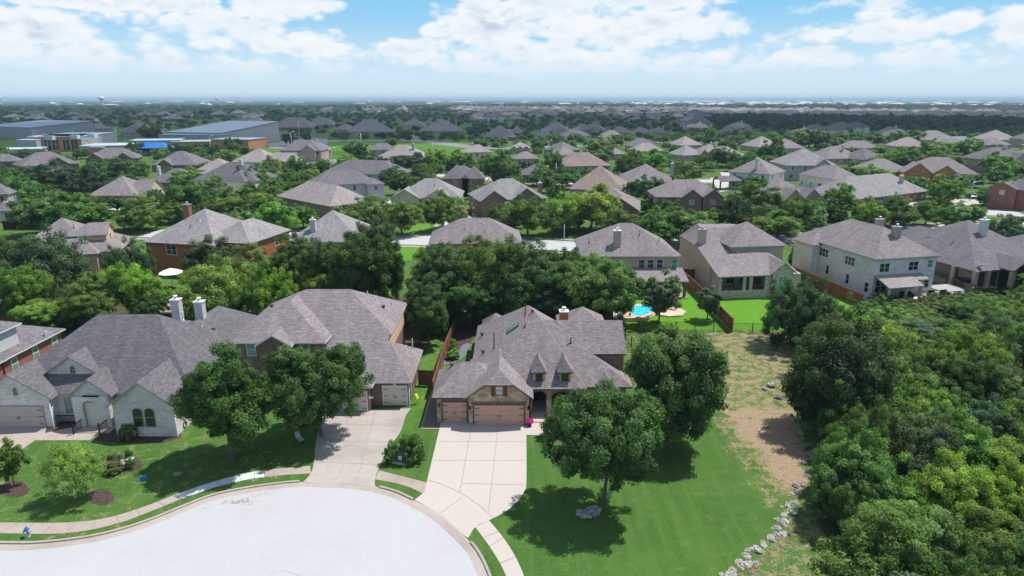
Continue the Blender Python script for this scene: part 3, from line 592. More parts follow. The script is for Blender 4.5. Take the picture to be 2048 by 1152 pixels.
def lantern(h, x, y, z):
    b_ = MB(); b_.box(-.03, .03, -.12, 0, .05, .1, bottom=True); b_.lathe([(.02, .12), (.11, .08), (.09, 0), (.06, -.28), (.02, -.32)], 6, cx=0, cy=-.17); b_.build('wall_lantern', 'black_metal', h.e, h.L((x, y, z)))
# --- stone house in the centre
hc = House('stone and brick house with copper garage doors and two small dormers', (-1.3, 64), name='stone_house', roof='roof_mauve', walls=('brick_brown', 'stone_gold', 'brick_dark'), trim='trim_brown', short='the stone house')
hc.wing(-4.64, 2.1, 59.75, 70.0, 2.98, .76, 'y', 'clip', 'hip', oh=.42, wm='stone_gold', cl=.57, i0=1.45)
hc.wing(-7.9, 0.0, 60.3, 67.4, 2.86, .67, 'x', 'hip', 'hip', i0=2.9, wm='stone_gold')
A_ = (2.9, 69.0, 8.4)
hc.slab([(-4.4, 62.0, 3.02), (7.5, 62.0, 3.02), A_], (0,)); hc.slab([(-4.4, 81.5, 3.02), (-4.4, 62.0, 3.02), A_, (1.9, 75.3, 7.72)], (0,)); hc.slab([(7.5, 62.0, 3.02), (8.6, 75., 3.0), A_], ()); hc.slab([A_, (8.6, 75, 3.02), (8.6, 78, 3.02), (1.9, 75.3, 7.72)], ()); hc.slab([(1.9, 75.3, 7.7), (8.6, 78, 3.0), (-4.4, 81.5, 3.0)], (1,))
hc.slab([(6.5, 62.35, 3.08), (12.2, 62.35, 3.08), (8.45, 65.5, 5.42), (11.95, 65.5, 5.42), (11.95, 68.95, 7.99), (1.5, 68.95, 7.99), (1.5, 65.5, 5.42)], (0, 2, 3))
hc.slab([(11.95, 75.4, 3.1), (1.5, 75.4, 3.1), (1.5, 68.95, 7.99), (11.95, 68.95, 7.99)], (0, 3))
hc.slab([(12.2, 62.35, 3.08), (12.2, 65.5, 3.08), (8.45, 65.5, 5.40)], (0,))
hc.wing(8.4, 10.7, 61.35, 66, 3.0, 1.1, 'y', 'hip', 'hip', wm='stone_gold', oh=.35)
hc.wing(-3.9, -.2, 77, 84, 3.0, .6, 'x', oh=.4); hc.foot += [(-3, 13.5, -2, 17)]
k = MB(); hc.wb.box(*(3.6 + 1.3, 11.7 + 1.3), 65.6 - 64, 75 - 64, 0, 5.2, 0)
hc.wb.poly([hc.L(p) for p in ((11.55, 65.7, 0), (11.55, 75.2, 0), (11.55, 75.2, 3.), (11.55, 68.95, 7.75), (11.55, 65.7, 5.3))], 0)
hc.wb.poly([hc.L(p) for p in ((8.5, 65.62, 2), (11.56, 65.62, 2), (11.56, 65.62, 5.28), (8.5, 65.62, 5.28))], 2)
hc.wb.box(*[v - (-1.3) for v in (-4.0, 3.6)], 66 - 64, 80.9 - 64, 0, 2.9, 0)
# porch wall with two arches, recess and door
archwall(hc.wb, 1.88 + 1.3, 7.2 + 1.3, 62.35 - 64, 2.95, [(2.05 + 1.3, 3.5 + 1.3, 2.0, 2.62), (4.0 + 1.3, 6.1 + 1.3, 1.95, 2.55)], .4, 1)
hc.wb.box(7.2 + 1.3, 11.6 + 1.3, 62.75 - 64, 66 - 64, 0, 3.1, 1)
pf = MB(); pf.box(1.9 + 1.3, 7.2 + 1.3, 60.6 - 64, 65.6 - 64, 0, .12); pf.build('porch_floor', 'drive_new', hc.e)
def archtrim(h, xa, xb, y, sp_, cr):
    b_ = MB(); n = 12; c = (xa + xb) / 2
    for i in range(n):
        for_, q = math.pi * i / n, math.pi * (i + 1) / n
        p = [(c - (xb - xa) / 2 * k_ * math.cos(a), sp_ + (cr - sp_) * (math.sin(a)) + (k_ - 1) * .9 * math.sin(a) + (0 if k_ == 1 else .03)) for k_, a in ((1, for_), (1, q), (1.16, q), (1.16, for_))]
        b_.poly([(x - h.off[0], y - h.off[1] - .03, z) for x, z in p])
    b_.build('arch_surround', 'brick_brown', h.e)
archtrim(hc, 2.05, 3.5, 62.35, 2.0, 2.62); archtrim(hc, 4.0, 6.1, 62.35, 1.95, 2.55)
dm = MB(); dm.box(-.55, .55, -.06, 0, 0, 2.15); dm.build('front_door', 'black_metal', hc.e, hc.L((2.9, 65.58, .12)))
hc.win('S', 5.0, 65.6, .9, 1.7, 1.3, 'trim_brown', 'glass_dark', cols=2); hc.win('S', 9.0, 62.75, .8, 1.4, 1.4, 'trim_brown', 'glass_teal', cols=2)
hc.garage(-3.72, 1.16, 60.09, .03, 2.14); hc.garage(-6.86, -4.5, 60.75, .03, 2.14)
for x0_, x1_, y_ in ((-3.95, 1.4, 60.09), (-7.0, -4.42, 60.75)):
    b_ = MB(); b_.box(x0_ + 1.3, x1_ + 1.3, y_ - 64 - .06, y_ - 64, 2.3, 2.52, bottom=True); b_.build('soldier_course', 'brick_dark', hc.e)
hc.win('S', -1.25, 60.09, 3.2, .8, 1.0, 'trim_brown', 'glass_pale', name='window')
for s_ in (-1, 1):
    b_ = MB(); b_.box(-.16, .16, -.06, 0, 0, 1.15, bottom=True); b_.build('shutter', 'wood_red', hc.e, hc.L((-1.25 + s_ * .62, 60.09, 3.12)))
for x, y in ((-7.2, 60.7), (-4.15, 60.12), (1.6, 60.12)): lantern(hc, x, y, 2.0)
def dormer(h, x, yf, zb, ze_, wd, pitch, wm, depth=2.4):
    d = empty('dormer', (0, 0, 0)); d.parent = h.e; wb_, rb_ = MB(), MB(); hw_ = wd / 2; X, Y = x - h.off[0], yf - h.off[1]
    wb_.box(X - hw_, X + hw_, Y, Y + depth, zb, ze_); wb_.build('dormer_wall', wm, d)
    o_ = .2; zr = ze_ + pitch * (hw_ + o_)
    a, b2, c, e = (X - hw_ - o_, Y - o_, ze_), (X + hw_ + o_, Y - o_, ze_), (X + hw_ + o_, Y + depth, ze_), (X - hw_ - o_, Y + depth, ze_)
    r0, r1 = (X, Y + hw_ * .8, zr), (X, Y + depth + .3, zr)
    for q in ([a, b2, r0], [b2, c, r1, r0], [e, a, r0, r1]): rb_.poly(q, 0)
    for q in ((a, b2), (b2, c), (e, a)): rb_.poly([(q[0][0], q[0][1], q[0][2] - .14), (q[1][0], q[1][1], q[1][2] - .14), q[1], q[0]], 1)
    rb_.poly([(p[0], p[1], p[2] - .14) for p in (e, c, b2, a)], 1)
    rb_.build('dormer_roof', [h.roof, h.trim], d); fm, gm = window_meshes(.72, .85, h.trim, 'glass_dark', False, 2, 2); f_ = part(fm, 'window', d, (X, Y, ze_ - 1.05))
    part(gm, 'pane', f_)
for x in (2.72, 5.35): dormer(hc, x, 62.75, 3.2, 4.58, 1.22, 1.45, 'stone_gold')
hc.chimney(6.05, 74.5, .95, .95, 3.5, zat(623, 74.5), 'stucco_rust')
# pyramid roof of the rear room
zt_ = zat(612.8, 79); hc.slab([(5.6, 76, 4.3), (11.6, 76, 4.3), (8.7, 79, zt_)], (0,)); hc.slab([(11.6, 76, 4.3), (11.6, 82, 4.3), (8.7, 79, zt_)], (0,)); hc.slab([(11.6, 82, 4.3), (5.6, 82, 4.3), (8.7, 79, zt_)], (0,)); hc.slab([(5.6, 82, 4.3), (5.6, 76, 4.3), (8.7, 79, zt_)], (0,)); hc.wb.box(5.9 + 1.3, 11.3 + 1.3, 76.3 - 64, 81.7 - 64, 0, 4.3, 0)
def left_z(x): return 3.02 + .752 * (x + 4.4)
for x, y, hh in ((-1.95, 68.6, 1.75), (1.5, 72.2, 1.3)): hc.pipe(x, y, left_z(x), hh, .07, 'pipe_brown')
hc.pipe(6.2, 66.6, 6.3, .5, .07, 'pipe_brown'); hc.pipe(9.2, 73, 4.8, 1.6, .07, 'pipe_brown')
for x, y, z in ((-6.3, 65.2, 4.25), (2.3, 71.8, 8.0), (-3.6, 76, 3.8), (-3.2, 69.4, 4.1)):
    b_ = MB(); b_.lathe([(.16, -.1), (.16, .16), (.26, .2), (.1, .3), (0, .31)], 8); b_.build('roof_vent', 'rust', hc.e, hc.L((x, y, z)))
b_ = MB()
for (x0_, x1_, y0_, y1_, dz_, mi_) in ((-.55, .75, 70.3, 71.6, .10, 0), (-.45, .65, 70.4, 71.5, .13, 1)):
    p = [(x0_, y0_), (x1_, y0_), (x1_, y1_), (x0_, y1_)]; b_.poly([hc.L((x, y, left_z(x) + dz_)) for x, y in p], mi_)
    for i in range(4):
        a, c_ = p[i], p[(i + 1) % 4]; b_.poly([hc.L((a[0], a[1], left_z(a[0]) - .05)), hc.L((c_[0], c_[1], left_z(c_[0]) - .05)), hc.L((c_[0], c_[1], left_z(c_[0]) + dz_)), hc.L((a[0], a[1], left_z(a[0]) + dz_))], 0)
b_.build('skylight', ['trim_brown', 'glass_teal'], hc.e)
hc.finish()
# --- two-storey brown brick house
hb = House('two storey brown brick house with single cream garage door and broad mauve roof', (-20, 68), name='brick_house', walls=('brick_brown', 'stucco_peach'), roof='roof_mauve', short='the brown brick house')
hb.wing(-30.4, -13.3, 69.75, 81.3, 6.15, .6, i0=6.3, i1=5.7); hb.wing(-30.1, -19.85, 67.05, 76, 6.1, .6, 'y', 'hip', 'gable', oh=.45, i0=5.1)
hb.slab([(-23.5, 70.2, 6.42), (-13.6, 69.9, 6.24), (-13.35, 64.27, 2.92), (-17.5, 64.27, 2.92)], (2,), .14)
hb.wing(-19, -10.4, 64.1, 73.4, 2.86, .6, i1=3.0); hb.wing(-20.4, -14.2, 62.75, 70, 2.9, .6, 'y', 'hip', 'gable')
hb.wing(-27.1, -23.2, 66.1, 70, 6.05, .62, 'y', 'gable', 'gable', oh=.35)
hb.wb.poly([hb.L(p) for p in ((-13.72, 70.3, 3.5), (-13.72, 80.8, 3.5), (-13.72, 80.8, 6.2), (-13.72, 70.3, 6.2))], 1)
b_ = MB(); n = 10; arc = [(-25.2 + 20 - 1.0 * math.cos(math.pi * i / n), 3.9 + .55 * math.sin(math.pi * i / n)) for i in range(n + 1)]
b_.poly([(x, 66.43 - 68, z) for x, z in ([(-26.2 + 20, .1), (-24.2 + 20, .1)] + arc[::-1])]); b_.build('entry_shade_panel', 'glass_dark', hb.e)  # flat dark panel on the closed wall, painting the shade of the entry recess
ks = MB(); ks.box(-.12, .12, -.09, 0, 0, .5, bottom=True); ks.build('keystone', 'trim_white', hb.e, hb.L((-25.2, 66.42, 4.4))); b_ = MB(); b_.box(-.02, .02, -.1, 0, 0, .8); b_.build('gable_vent', 'trim_brown', hb.e, hb.L((-25.2, 66.4, 5.4)))
for a in (-28.0, -22.2): hb.win('S', a, 67.5, 4.4, 1.0, 1.55); hb.win('S', a, 67.5, 1.2, 1.0, 1.6)
hb.win('S', -20.9, 67.5, 1.2, .6, 1.6)
hb.garage(-13.45, -11.05, 64.55, .03, 2.15, 'door_cream'); hb.garage(-19.6, -14.95, 63.2, .03, 2.15, 'door_cream')
ks = MB(); ks.box(-.12, .12, -.09, 0, 0, .34, bottom=True); ks.build('keystone', 'trim_white', hb.e, hb.L((-12.25, 64.52, 2.25)))
lantern(hb, -14.35, 63.15, 2.0); b_ = MB(); b_.box(-.25, .25, -.04, 0, 0, .18, bottom=True); b_.build('house_number_plate', 'trim_white', hb.e, hb.L((-14.5, 63.15, 1.45)))
b_ = MB(); b_.box(0, .14, -.2, .2, .6, 1.9); b_.tube((.07, .3, 0), (.07, .3, 2.4), .03); b_.box(0, .1, .5, .75, .9, 1.3); b_.build('meter_box', 'pipe_grey', hb.e, hb.L((-10.85, 65.6, 0)))
b_ = MB(); b_.tube((.0, 0, 0), (0, 0, 2.8), .045); b_.build('downpipe', 'trim_white', hb.e, hb.L((-10.75, 64.5, 0)))
hb.pipe(-11.3, 71.4, 3.6, 1.3, .06); hb.vent(-12.6, 69.8, 4.6); hb.vent(-15.2, 75.6, 7.5); hb.vent(-28, 74.6, 7.9)
for x, y, z in ((-17.3, 77, 8.7), (-16.2, 76.5, 8.0), (-14.6, 78, 7.0), (-12.0, 71.5, 3.9)): hb.pipe(x, y, z, .2, .05)
hb.finish()
# --- white brick house
ha = House('white painted brick single storey house with charcoal roof and two tall white chimneys', (-40, 64), name='white_brick_house', walls=('brick_white', 'siding_white'), roof='roof_charcoal', trim='trim_tan', short='the white brick house')
ha.wing(-51.6, -31.35, 60.5, 75.5, 3.2, .77, i0=7.5, i1=6.4)
ha.wing(-38.15, -31.55, 57.45, 70, 3.2, .76, 'y', 'gable', 'hip'); ha.wing(-41.6, -31.35, 68, 83.5, 3.2, .62, 'y', 'hip', 'hip', i0=4, i1=4)
ha.wing(-52.2, -44.6, 59.4, 70, 3.2, .66, 'y', 'gable', 'gable'); ha.wing(-46.9, -41.0, 61.9, 69, 4.55, .68, 'y', 'gable', 'gable', z0=2.6)
ha.wing(-43.0, -38.8, 59.55, 66, 3.45, .8, 'y', 'gable', 'gable', oh=.35)
ha.wing(-46.5, -37.5, 71, 81.5, 3.15, .55, 'x')
ha.garage(-50.75, -45.85, 59.75, .03, 2.15, 'door_beige')
b_ = MB(); n = 10; arc = [(-40.9 + 40 - .85 * math.cos(math.pi * i / n), 2.3 + .6 * math.sin(math.pi * i / n)) for i in range(n + 1)]
# arched entry: a real recess in front of the house wall
eb_ = MB(); archwall(eb_, -42.65 + 40, -39.15 + 40, 59.5 - 64, 3.3, [(-41.75 + 40, -40.05 + 40, 2.3, 2.9)], .4); eb_.build('entry_arch', 'brick_white', ha.e)
dm = MB(); dm.box(-.75, .75, -.06, 0, 0, 2.5); dm.build('front_door', 'stucco_cream', ha.e, ha.L((-40.9, 59.86, .1)))
for a in (-35.42, -34.3): ha.win('S', a, 57.8, 1.0, 1.0, 2.0, 'trim_tan', 'glass_dark', arch=True)
ha.win('S', -48.1, 59.73, 3.35, .42, .85, 'trim_tan', 'glass_dark', arch=True, cols=2); ha.win('S', -43.9, 62.23, 4.6, .5, .85, 'trim_tan', 'glass_dark', arch=True, cols=2)
ha.win('S', -43.9, 60.93, .9, 1.0, 1.7, 'trim_tan', 'glass_teal', cols=2); ha.win('S', -38.5, 60.93, .9, .5, 1.6, 'trim_tan', 'glass_dark')
rl = MB(); rl.box(-1.3, 1.3, -.05, .05, .95, 1.03, bottom=True); rl.box(-1.3, 1.3, -.04, .04, .12, .2, bottom=True)
for i in range(19): x = -1.28 + i * .142; rl.box(x - .018, x + .018, -.018, .018, .2, .95)
rl.build('porch_railing', 'black_metal', ha.e, ha.L((-43.9, 60.2, 0)))
for x in (-42.1, -39.6):
    rl = MB()
    for i in range(7): rl.box(-.02, .02, -1.2 + i * .2, -1.17 + i * .2, 0, .85)
    rl.box(-.04, .04, -1.25, .1, .85, .93, bottom=True); rl.box(-.05, .05, -1.3, -1.18, 0, 1.2); rl.build('step_rail', 'black_metal', ha.e, ha.L((x, 59.4, 0)))
pf = MB(); pf.box(-2.9, 1.2, -5.6, -3.2, 0, .10); pf.build('porch_floor', 'walk', ha.e)
ha.chimney(-39.3, 75.0, .95, .9, 4.0, zat(600, 75), 'siding_white'); ha.chimney(-36.6, 75.0, .95, .9, 4.0, zat(604, 75), 'siding_white')
ha.pipe(-43.6, 63.3, 5.5, .6, .1); ha.pipe(-38.0, 73.5, 6.5, .9, .08)
for x, y, z in ((-39.2, 69.5, 8.0), (-38.2, 68.8, 7.7), (-37.9, 68.2, 7.5), (-35.0, 71.7, 6.2)): ha.pipe(x, y, z, .2, .06)
ha.vent(-34.2, 72.6, 5.7); ha.vent(-40.6, 77.5, 7.2)
b_ = MB(); b_.tube((.0, 0, 0), (0, 0, 3.1), .05); b_.build('downpipe', 'trim_white', ha.e, ha.L((-31.9, 57.72, 0))); b_ = MB(); b_.tube((.0, 0, 0), (0, 0, 3.1), .05); b_.build('downpipe', 'trim_white', ha.e, ha.L((-44.85, 59.5, 0)))
ha.finish()
# --- red brick house at the left edge
hz = House('red brick house with white siding upper storey at the left edge of the photo', (-56, 66), name='brick_house', walls=('brick_red', 'siding_white'), roof='roof_dark', short='the white siding brick house')
p1, p2 = P(131, 657, 3.1), P(34, 707, 3.1)
hz.wing(-70, p1.x, 69.5, p1.y, 3.1, .5, 'x', 'hip', 'hip', i1=5.5); hz.wing(-72, p2.x - .6, 62, 74, 6.0, .5, 'x', 'hip', 'hip', wm='siding_white')
hz.wing(-68, p2.x + .05, 60, 70, 3.1, .45, 'x', 'hip', 'hip')
xe = p1.x - .45
for y in (71.5, 75, 78.5): hz.win('E', y, xe, 1.1, 1.0, 1.5)
hz.win('E', 66, p2.x - .6 - .45, 4.1, 1.1, 1.4); hz.win('S', -54.5, 62.45, 4.1, 1.0, 1.4); hz.win('E', 64, p2.x - .4, 1.0, 1.0, 1.4)
hz.pipe(p1.x - 4, 74, 5, .6, .08); hz.pipe(p1.x - .3, 77, 3.1, .7, .1); hz.finish()

# ------------------------------------------------------------------ houses beyond, set out from the ends of their front eaves
def auto_windows(h, W, D, storeys, ze, glass, frame, rng, detail=1):
    fl = [1.0] if storeys == 1 else [1.0, ze - 2.0]
    for z in fl:
        n = max(2, int(W / 4.2))
        for i in range(n):
            a = W * (i + .5) / n + rng.uniform(-.4, .4)
            h.win('S', a, .45, z, rng.choice([.95, 1.1, 1.7]), 1.5, frame, glass, cols=1 if detail < 2 else 2)
    if detail:
        m = max(1, int(D / 5.5))
        for z in fl[-1:]:
            for i in range(m):
                for sd_ in 'EW': h.win(sd_, D * (i + .5) / m, (W - .45) if sd_ == 'E' else .45, z, 1.0, 1.4, frame, glass)
def midhouse(label, short, l, r, ridge, st=1, wm='brick_pink', roof='roof_mauve', pitch=.62, ends=('hip', 'hip'), gables=(), chim=None, glass='glass_dark', frame='trim_white', trim='trim_white', ze=None, dmin=9, dmax=20, wmg=None, name='house', detail=1, inset=None, lower=None, group=None, vents=3, chmat='stucco_tan', side=None, win=True):
    """l, r: pixels of the two ends of the front eave; ridge: pixel row of the ridge"""
    ze = ze or (3.0 if st == 1 else 6.0); a, b_ = P(*l, ze), P(*r, ze); v = b_ - a; W = v.length; rz = math.atan2(v.y, v.x); nrm = Vector((-math.sin(rz), math.cos(rz), 0)); mid = (a + b_) / 2
    D = dmin
    for _ in range(60):
        q = mid + nrm * D / 2
        if proj(q.x, q.y, ze + pitch * D / 2)[1] <= ridge or D >= dmax: break
        D += .3
    rng = random.Random(int(l[0] * 7 + l[1]))
    h = House(label, (a.x, a.y, 0), rz, off=(0, 0, 0), name=name, roof=roof, walls=(wm,), trim=trim, short=short, group=group)
    h.W, h.D, h.pxb = W, D, (l[0], r[0], ridge, max(l[1], r[1]))
    zr = h.wing(0, W, 0, D, ze, pitch, 'x' if W >= D * .8 else 'y', *(ends), i0=inset, i1=inset)
    for g in gables:              # (position 0..1, width, projection, pitch, z eave or None, kind)
        x, gw, pr = g[0] * W, g[1], g[2]; gp = g[3] if len(g) > 3 else .75; gz = (g[4] if len(g) > 4 and g[4] else ze + .02); k_ = g[5] if len(g) > 5 else 'gable'
        h.wing(x - gw / 2, x + gw / 2, -pr, D * .45, gz, gp, 'y', k_, 'gable', wm=wmg, oh=.4)
        if gz > 4 or st == 1 and win: h.win('S', x, -pr + (.35 if k_ == 'gable' else .4), gz - 1.9, min(1.3, gw * .4), 1.3, frame, glass, cols=2)
    if lower:                     # (x0, x1, y0, y1, ze, pitch, axis, ends)
        for lo_ in lower: h.wing(lo_[0] * W, lo_[1] * W, lo_[2], lo_[3], lo_[4], lo_[5], lo_[6], *lo_[7], wm=wmg)
    if win: auto_windows(h, W, D, st, ze, glass, frame, rng, detail)
    if chim:
        for cx_, cy_, ch_ in ([chim] if isinstance(chim[0], (int, float)) else chim): h.chimney(cx_ * W, cy_ * D, 1.1, .9, 2.5, zr + ch_, chmat)
    for i in range(vents):
        x = W * rng.uniform(.3, .7); y = D * rng.uniform(.2, .45); zz = ze + pitch * y
        h.pipe(x, y, zz, .45, .07, rng.choice(['pipe_brown', 'pipe_grey']))
    h.finish(); return h
HM = {}
# second row, near
h = midhouse('tan two storey house with a tall tan chimney on its roof above the pool yard', 'the pool yard house', (1163, 513), (1364, 513), 446, 2, 'stucco_tan', 'roof_mauve', .6, trim='trim_tan', dmin=12, win=False, inset=None, vents=0)
W = h.W
h2 = h; wb_ = MB()
for a, wd in ((6.2, .9), (10.1, 1.1), (11.6, 1.1), (13.1, 1.1), (15.6, 1.0)): h.win('S', a, .45, 3.9, wd, 1.5, 'trim_white', 'glass_dark' if wd == 1.1 else 'glass_teal')
h.chimney(W * .37, 2.4, 1.15, .9, 5, zat(462, h.e.location.y + 2.4), 'stucco_tan')
ex = House  # patio roof on posts, part of the same house
pm = MB(); pm2 = MB(); y0_ = -4.3; xa, xb = W * .42, W + .3
for q in (((xa, y0_, 2.9), (xb, y0_, 2.9), (xb, .45, 4.0), (xa, .45, 4.0)),): pm.poly(q, 0); pm.poly([(p[0], p[1], p[2] - .15) for p in reversed(q)], 1); pm.poly([(q[0][0], q[0][1], q[0][2] - .2), (q[1][0], q[1][1], q[1][2] - .2), q[1], q[0]], 1); pm.poly([(q[1][0], q[1][1], q[1][2] - .2), (q[2][0], q[2][1], q[2][2] - .2), q[2], q[1]], 1)
pm.build('patio_roof', ['roof_mauve', 'trim_tan'], h.e)
for x in (xa + .3, (xa + xb) / 2, xb - .5):
    c = MB(); c.box(x - .2, x + .2, y0_ + .3, y0_ + .7, 0, 2.85); c.build('patio_post', 'brick_dark', h.e)
c = MB(); c.box(xa, xb, y0_, .4, 0, .15); c.build('patio_floor', 'walk', h.e)
for x, y, z in ((1.5, 3, 8), (W * .42, 4.8, 9.1), (W * .62, 4.5, 9), (W * .8, 3, 8)): h.pipe(x, y, z - .2, .7, .06, 'pipe_brown')
h = midhouse('tan and limestone house with a stone columned back porch beside a wood fence', 'the limestone porch house', (1462, 494), (1576, 491), 443, 2, 'stucco_tan', 'roof_mauve', .62, trim='trim_tan', dmin=9, win=False, ze=7.0, vents=0)
W = h.W
def loc(h, p): d = p - h.e.location; c_, s_ = math.cos(h.rz), math.sin(h.rz); return (d.x * c_ + d.y * s_, -d.x * s_ + d.y * c_)
def Lp(h, px, py, z): q = loc(h, P(px, py, z)); return (q[0], q[1], z)
h.rb = MB(); h.wb = MB(); Q = lambda a, b_, c: Lp(h, a, b_, c)
A1, B1, C1, R1_, D1, E1 = Q(1437, 554, 3.8), Q(1539, 550, 3.8), Q(1593, 539, 3.8), Q(1537, 505, 6.0), Q(1462, 505, 6.0), Q(1393, 492, 6.3)
h.slab([E1, A1, D1], (0,)); h.slab([A1, B1, D1], (0,)); h.slab([B1, C1, R1_, D1], (0,)); h.slab([E1, D1, Q(1478, 456, 8.6), Q(1405, 457, 8.6)], ())
h.slab([Q(1359, 471, 6.6), E1, Q(1405, 457, 8.6), Q(1393, 447.5, 9.0)], (0,)); h.slab([Q(1393, 447.5, 9.0), Q(1405, 457, 8.6), Q(1478, 456, 8.6), Q(1470, 448, 6.5)], ())
h.foot.append((A1[0], C1[0], A1[1], 12)); si = h.wi('stone_pale')
def wl(a, b_, z0, z1, mi, inset=.4): h.wb.poly([(a[0], a[1] + inset, z0), (b_[0], b_[1] + inset, z0), (b_[0], b_[1] + inset, b_[2] - .1 if z1 is None else z1), (a[0], a[1] + inset, a[2] - .1 if z1 is None else z1)], mi)
xi = .35; A2 = (A1[0] + xi, A1[1], A1[2]); E2 = (E1[0] + xi, E1[1], E1[2]); Z2 = Q(1359, 471, 6.6); Z2 = (Z2[0] + xi, Z2[1], Z2[2])
wl(A2, E2, 0, None, si); wl(E2, Z2, 0, None, h.wi('stucco_tan')); wl(E2, (Z2[0] - .02, Z2[1], 3.2), 0, 3.0, si, .38)
B2 = (B1[0], A1[1] + .45, 3.8)
h.wb.box(A2[0], B1[0], A1[1] + .45, A1[1] + .8, 0, 1.3, si); h.wb.box(A2[0], B1[0], A1[1] + .8, A1[1] + 4.2, 0, 1.0, si); h.wb.box(A2[0], B1[0], A1[1] + 4.2, A1[1] + 4.6, 1, 4.3, si); h.wb.box(B1[0] - .1, C1[0] - .4, B1[1] + .6, B1[1] + 5, 0, 3.7, si)
h.wing(B1[0] + .3, B1[0] + 4.7, B1[1] - .1, B1[1] + 6, 4.0, .8, 'y', 'gable', 'gable', wm='stone_pale')
for k_ in range(4):
    x = A2[0] + (B1[0] - A2[0] - .5) * k_ / 3
    if k_ == 1: continue
    c = MB(); c.box(x, x + .5, A1[1] + .42, A1[1] + .86, 1.3, 3.75); c.build('stone_column', 'stone_pale', h.e)
c = MB(); c.box(-.25, .25, A1[1] + .42, A1[1] + .86, 1.3, 3.75); c.build('stone_column', 'stone_pale', h.e, ((A2[0] + B1[0]) / 2 + .2, 0, 0))
rl = MB(); rl.box(A2[0], B1[0] - .3, A1[1] + .6, A1[1] + .66, 2.1, 2.18, bottom=True)
for i in range(44): x = A2[0] + .1 + i * (B1[0] - A2[0] - .5) / 44; rl.box(x, x + .04, A1[1] + .61, A1[1] + .65, 1.3, 2.1)
rl.build('porch_railing', 'wood_red', h.e)
h.win('S', B1[0] + 2.5, B1[1] + .25, 1.4, 1.6, 2.1, 'trim_white', 'glass_teal', arch=True, cols=2)
for a_, wd in ((1.6, 1.2), (3.6, 1.5), (6.0, 1.7)): h.win('S', A2[0] + a_, A1[1] + 4.18, 1.4, wd, 1.9, glass='glass_dark', cols=2)
q = loc(h, P(1405, 489, 6.5)); h.chimney(q[0], q[1] + .5, 1.2, .95, 5.5, zat(460, P(1405, 489, 6.5).y + .5), 'stucco_tan', 'trim_tan')
for px, py, z in ((1432, 457, 8.6), (1450, 455, 8.6), (1474, 452, 9), (1495, 447, 9.8), (1508, 466, 8.4), (1534, 470, 8.2), (1475, 507, 5.9), (1503, 507, 5.9), (1531, 505, 5.9), (1471, 515, 5.5)): h.pipe(*Q(px, py, z)[:2], z, .22, .07)
h.finish()
# white brick two-storey with deck
h = midhouse('large white brick two storey house with black back deck and two brick chimneys', 'the black deck house', (1752, 519), (1884, 511), 436, 2, 'brick_white', 'roof_mauve', .6, trim='trim_tan', ze=7.0, dmin=11, win=False)
hw = h; W = h.W; bpy.data.objects.remove(h.e.children[0]) if False else None
for o in list(h.e.children):
    for c_ in list(o.children): bpy.data.objects.remove(c_)
    bpy.data.objects.remove(o)
h.rb, h.wb, h.foot = MB(), MB(), []
a = P(1752, 519, 7.0); fl = P(1591, 470, 7.0); back = loc(h, fl); D = back[1]
ang = math.atan2(-back[0], back[1])
h.e.rotation_euler[2] += ang * .5; h.rz += ang * .5; back = loc(h, fl); D = back[1]
h.W = W = loc(h, P(1884, 511, 7.0))[0]
h.wing(0, W, 0, D, 7.0, .62, 'y', 'hip', 'hip')
h.wing(-1.6, 6, D - 7, D - 1, 6.6, .6, 'x', 'hip', 'hip')
for a_, z, cols, wd in ((D * .3, 4.6, 3, 2.4), (D * .8, 4.0, 2, 0), (D * .85, 1.4, 2, 1.9), (D * .55, 1.8, 1, .9), (D * .3, 1.4, 1, .9), (D * .08, 1.2, 1, 1.0), (D * .62, 4.6, 3, 2.4)):
    if wd: h.win('W', a_, .45, z, wd, 1.7 if wd < 2 else 1.5, 'trim_white', 'glass_dark', cols=cols)
for a_ in (2.2, 7.6): h.win('S', a_, .45, 4.7, 1.9, 1.5, 'trim_white', 'glass_dark', cols=2)
h.win('S', W - 1.6, .45, 5.0, 1.1, 1.3, glass='glass_teal'); h.win('S', 10.6, .45, 1.6, 1.1, 1.7, glass='glass_dark'); h.win('S', 6.2, .45, 1.6, .9, 1.5, glass='glass_dark'); h.win('S', 7.9, .45, 1.6, .9, 1.5, glass='glass_dark')
h.win('S', 2.0, .45, 1.4, 2.2, 2.1, glass='glass_dark', cols=2)
h.chimney(W * .56, 4.2, 1.25, .95, 6, zat(458, h.e.location.y + 4), 'stucco_tan' if False else 'brick_pink', 'pot'); h.chimney(W * .78, D * .55, 1.2, .9, 6, zat(443, h.e.location.y + D * .55), 'brick_pink', 'pot')
c = MB()
for q in (((.6, -2.9, 3.1), (7.0, -2.9, 3.1), (7.0, .4, 4.3), (.6, .4, 4.3)), ((7.05, -1.2, 3.6), (9.4, -1.2, 3.6), (9.4, .4, 4.25), (7.05, .4, 4.25))):
    c.poly(q, 0); c.poly([(p[0], p[1], p[2] - .15) for p in reversed(q)], 1)
    for i in (0, 1, 3): u_, v_ = q[i], q[(i + 1) % 4]; c.poly([(u_[0], u_[1], u_[2] - .2), (v_[0], v_[1], v_[2] - .2), v_, u_], 1)
c.build('patio_roof', ['roof_tan', 'trim_tan'], h.e)
for x in (.9, 4.0, 6.6): c = MB(); c.box(x - .15, x + .15, -2.8, -2.5, .9, 3.0); c.build('patio_post', 'stucco_tan', h.e)
c = MB(); c.box(.3, 7.2, -3.0, .3, 0, .95); c.build('deck_base', 'brick_white', h.e)
c = MB(); c.box(7.2, 18.5, -3.4, .2, .85, .98, bottom=True); c.box(13.6, 18.5, .2, 3.5, .85, .98, bottom=True); c.build('deck_floor', 'stucco_grey', h.e)
rl = MB()
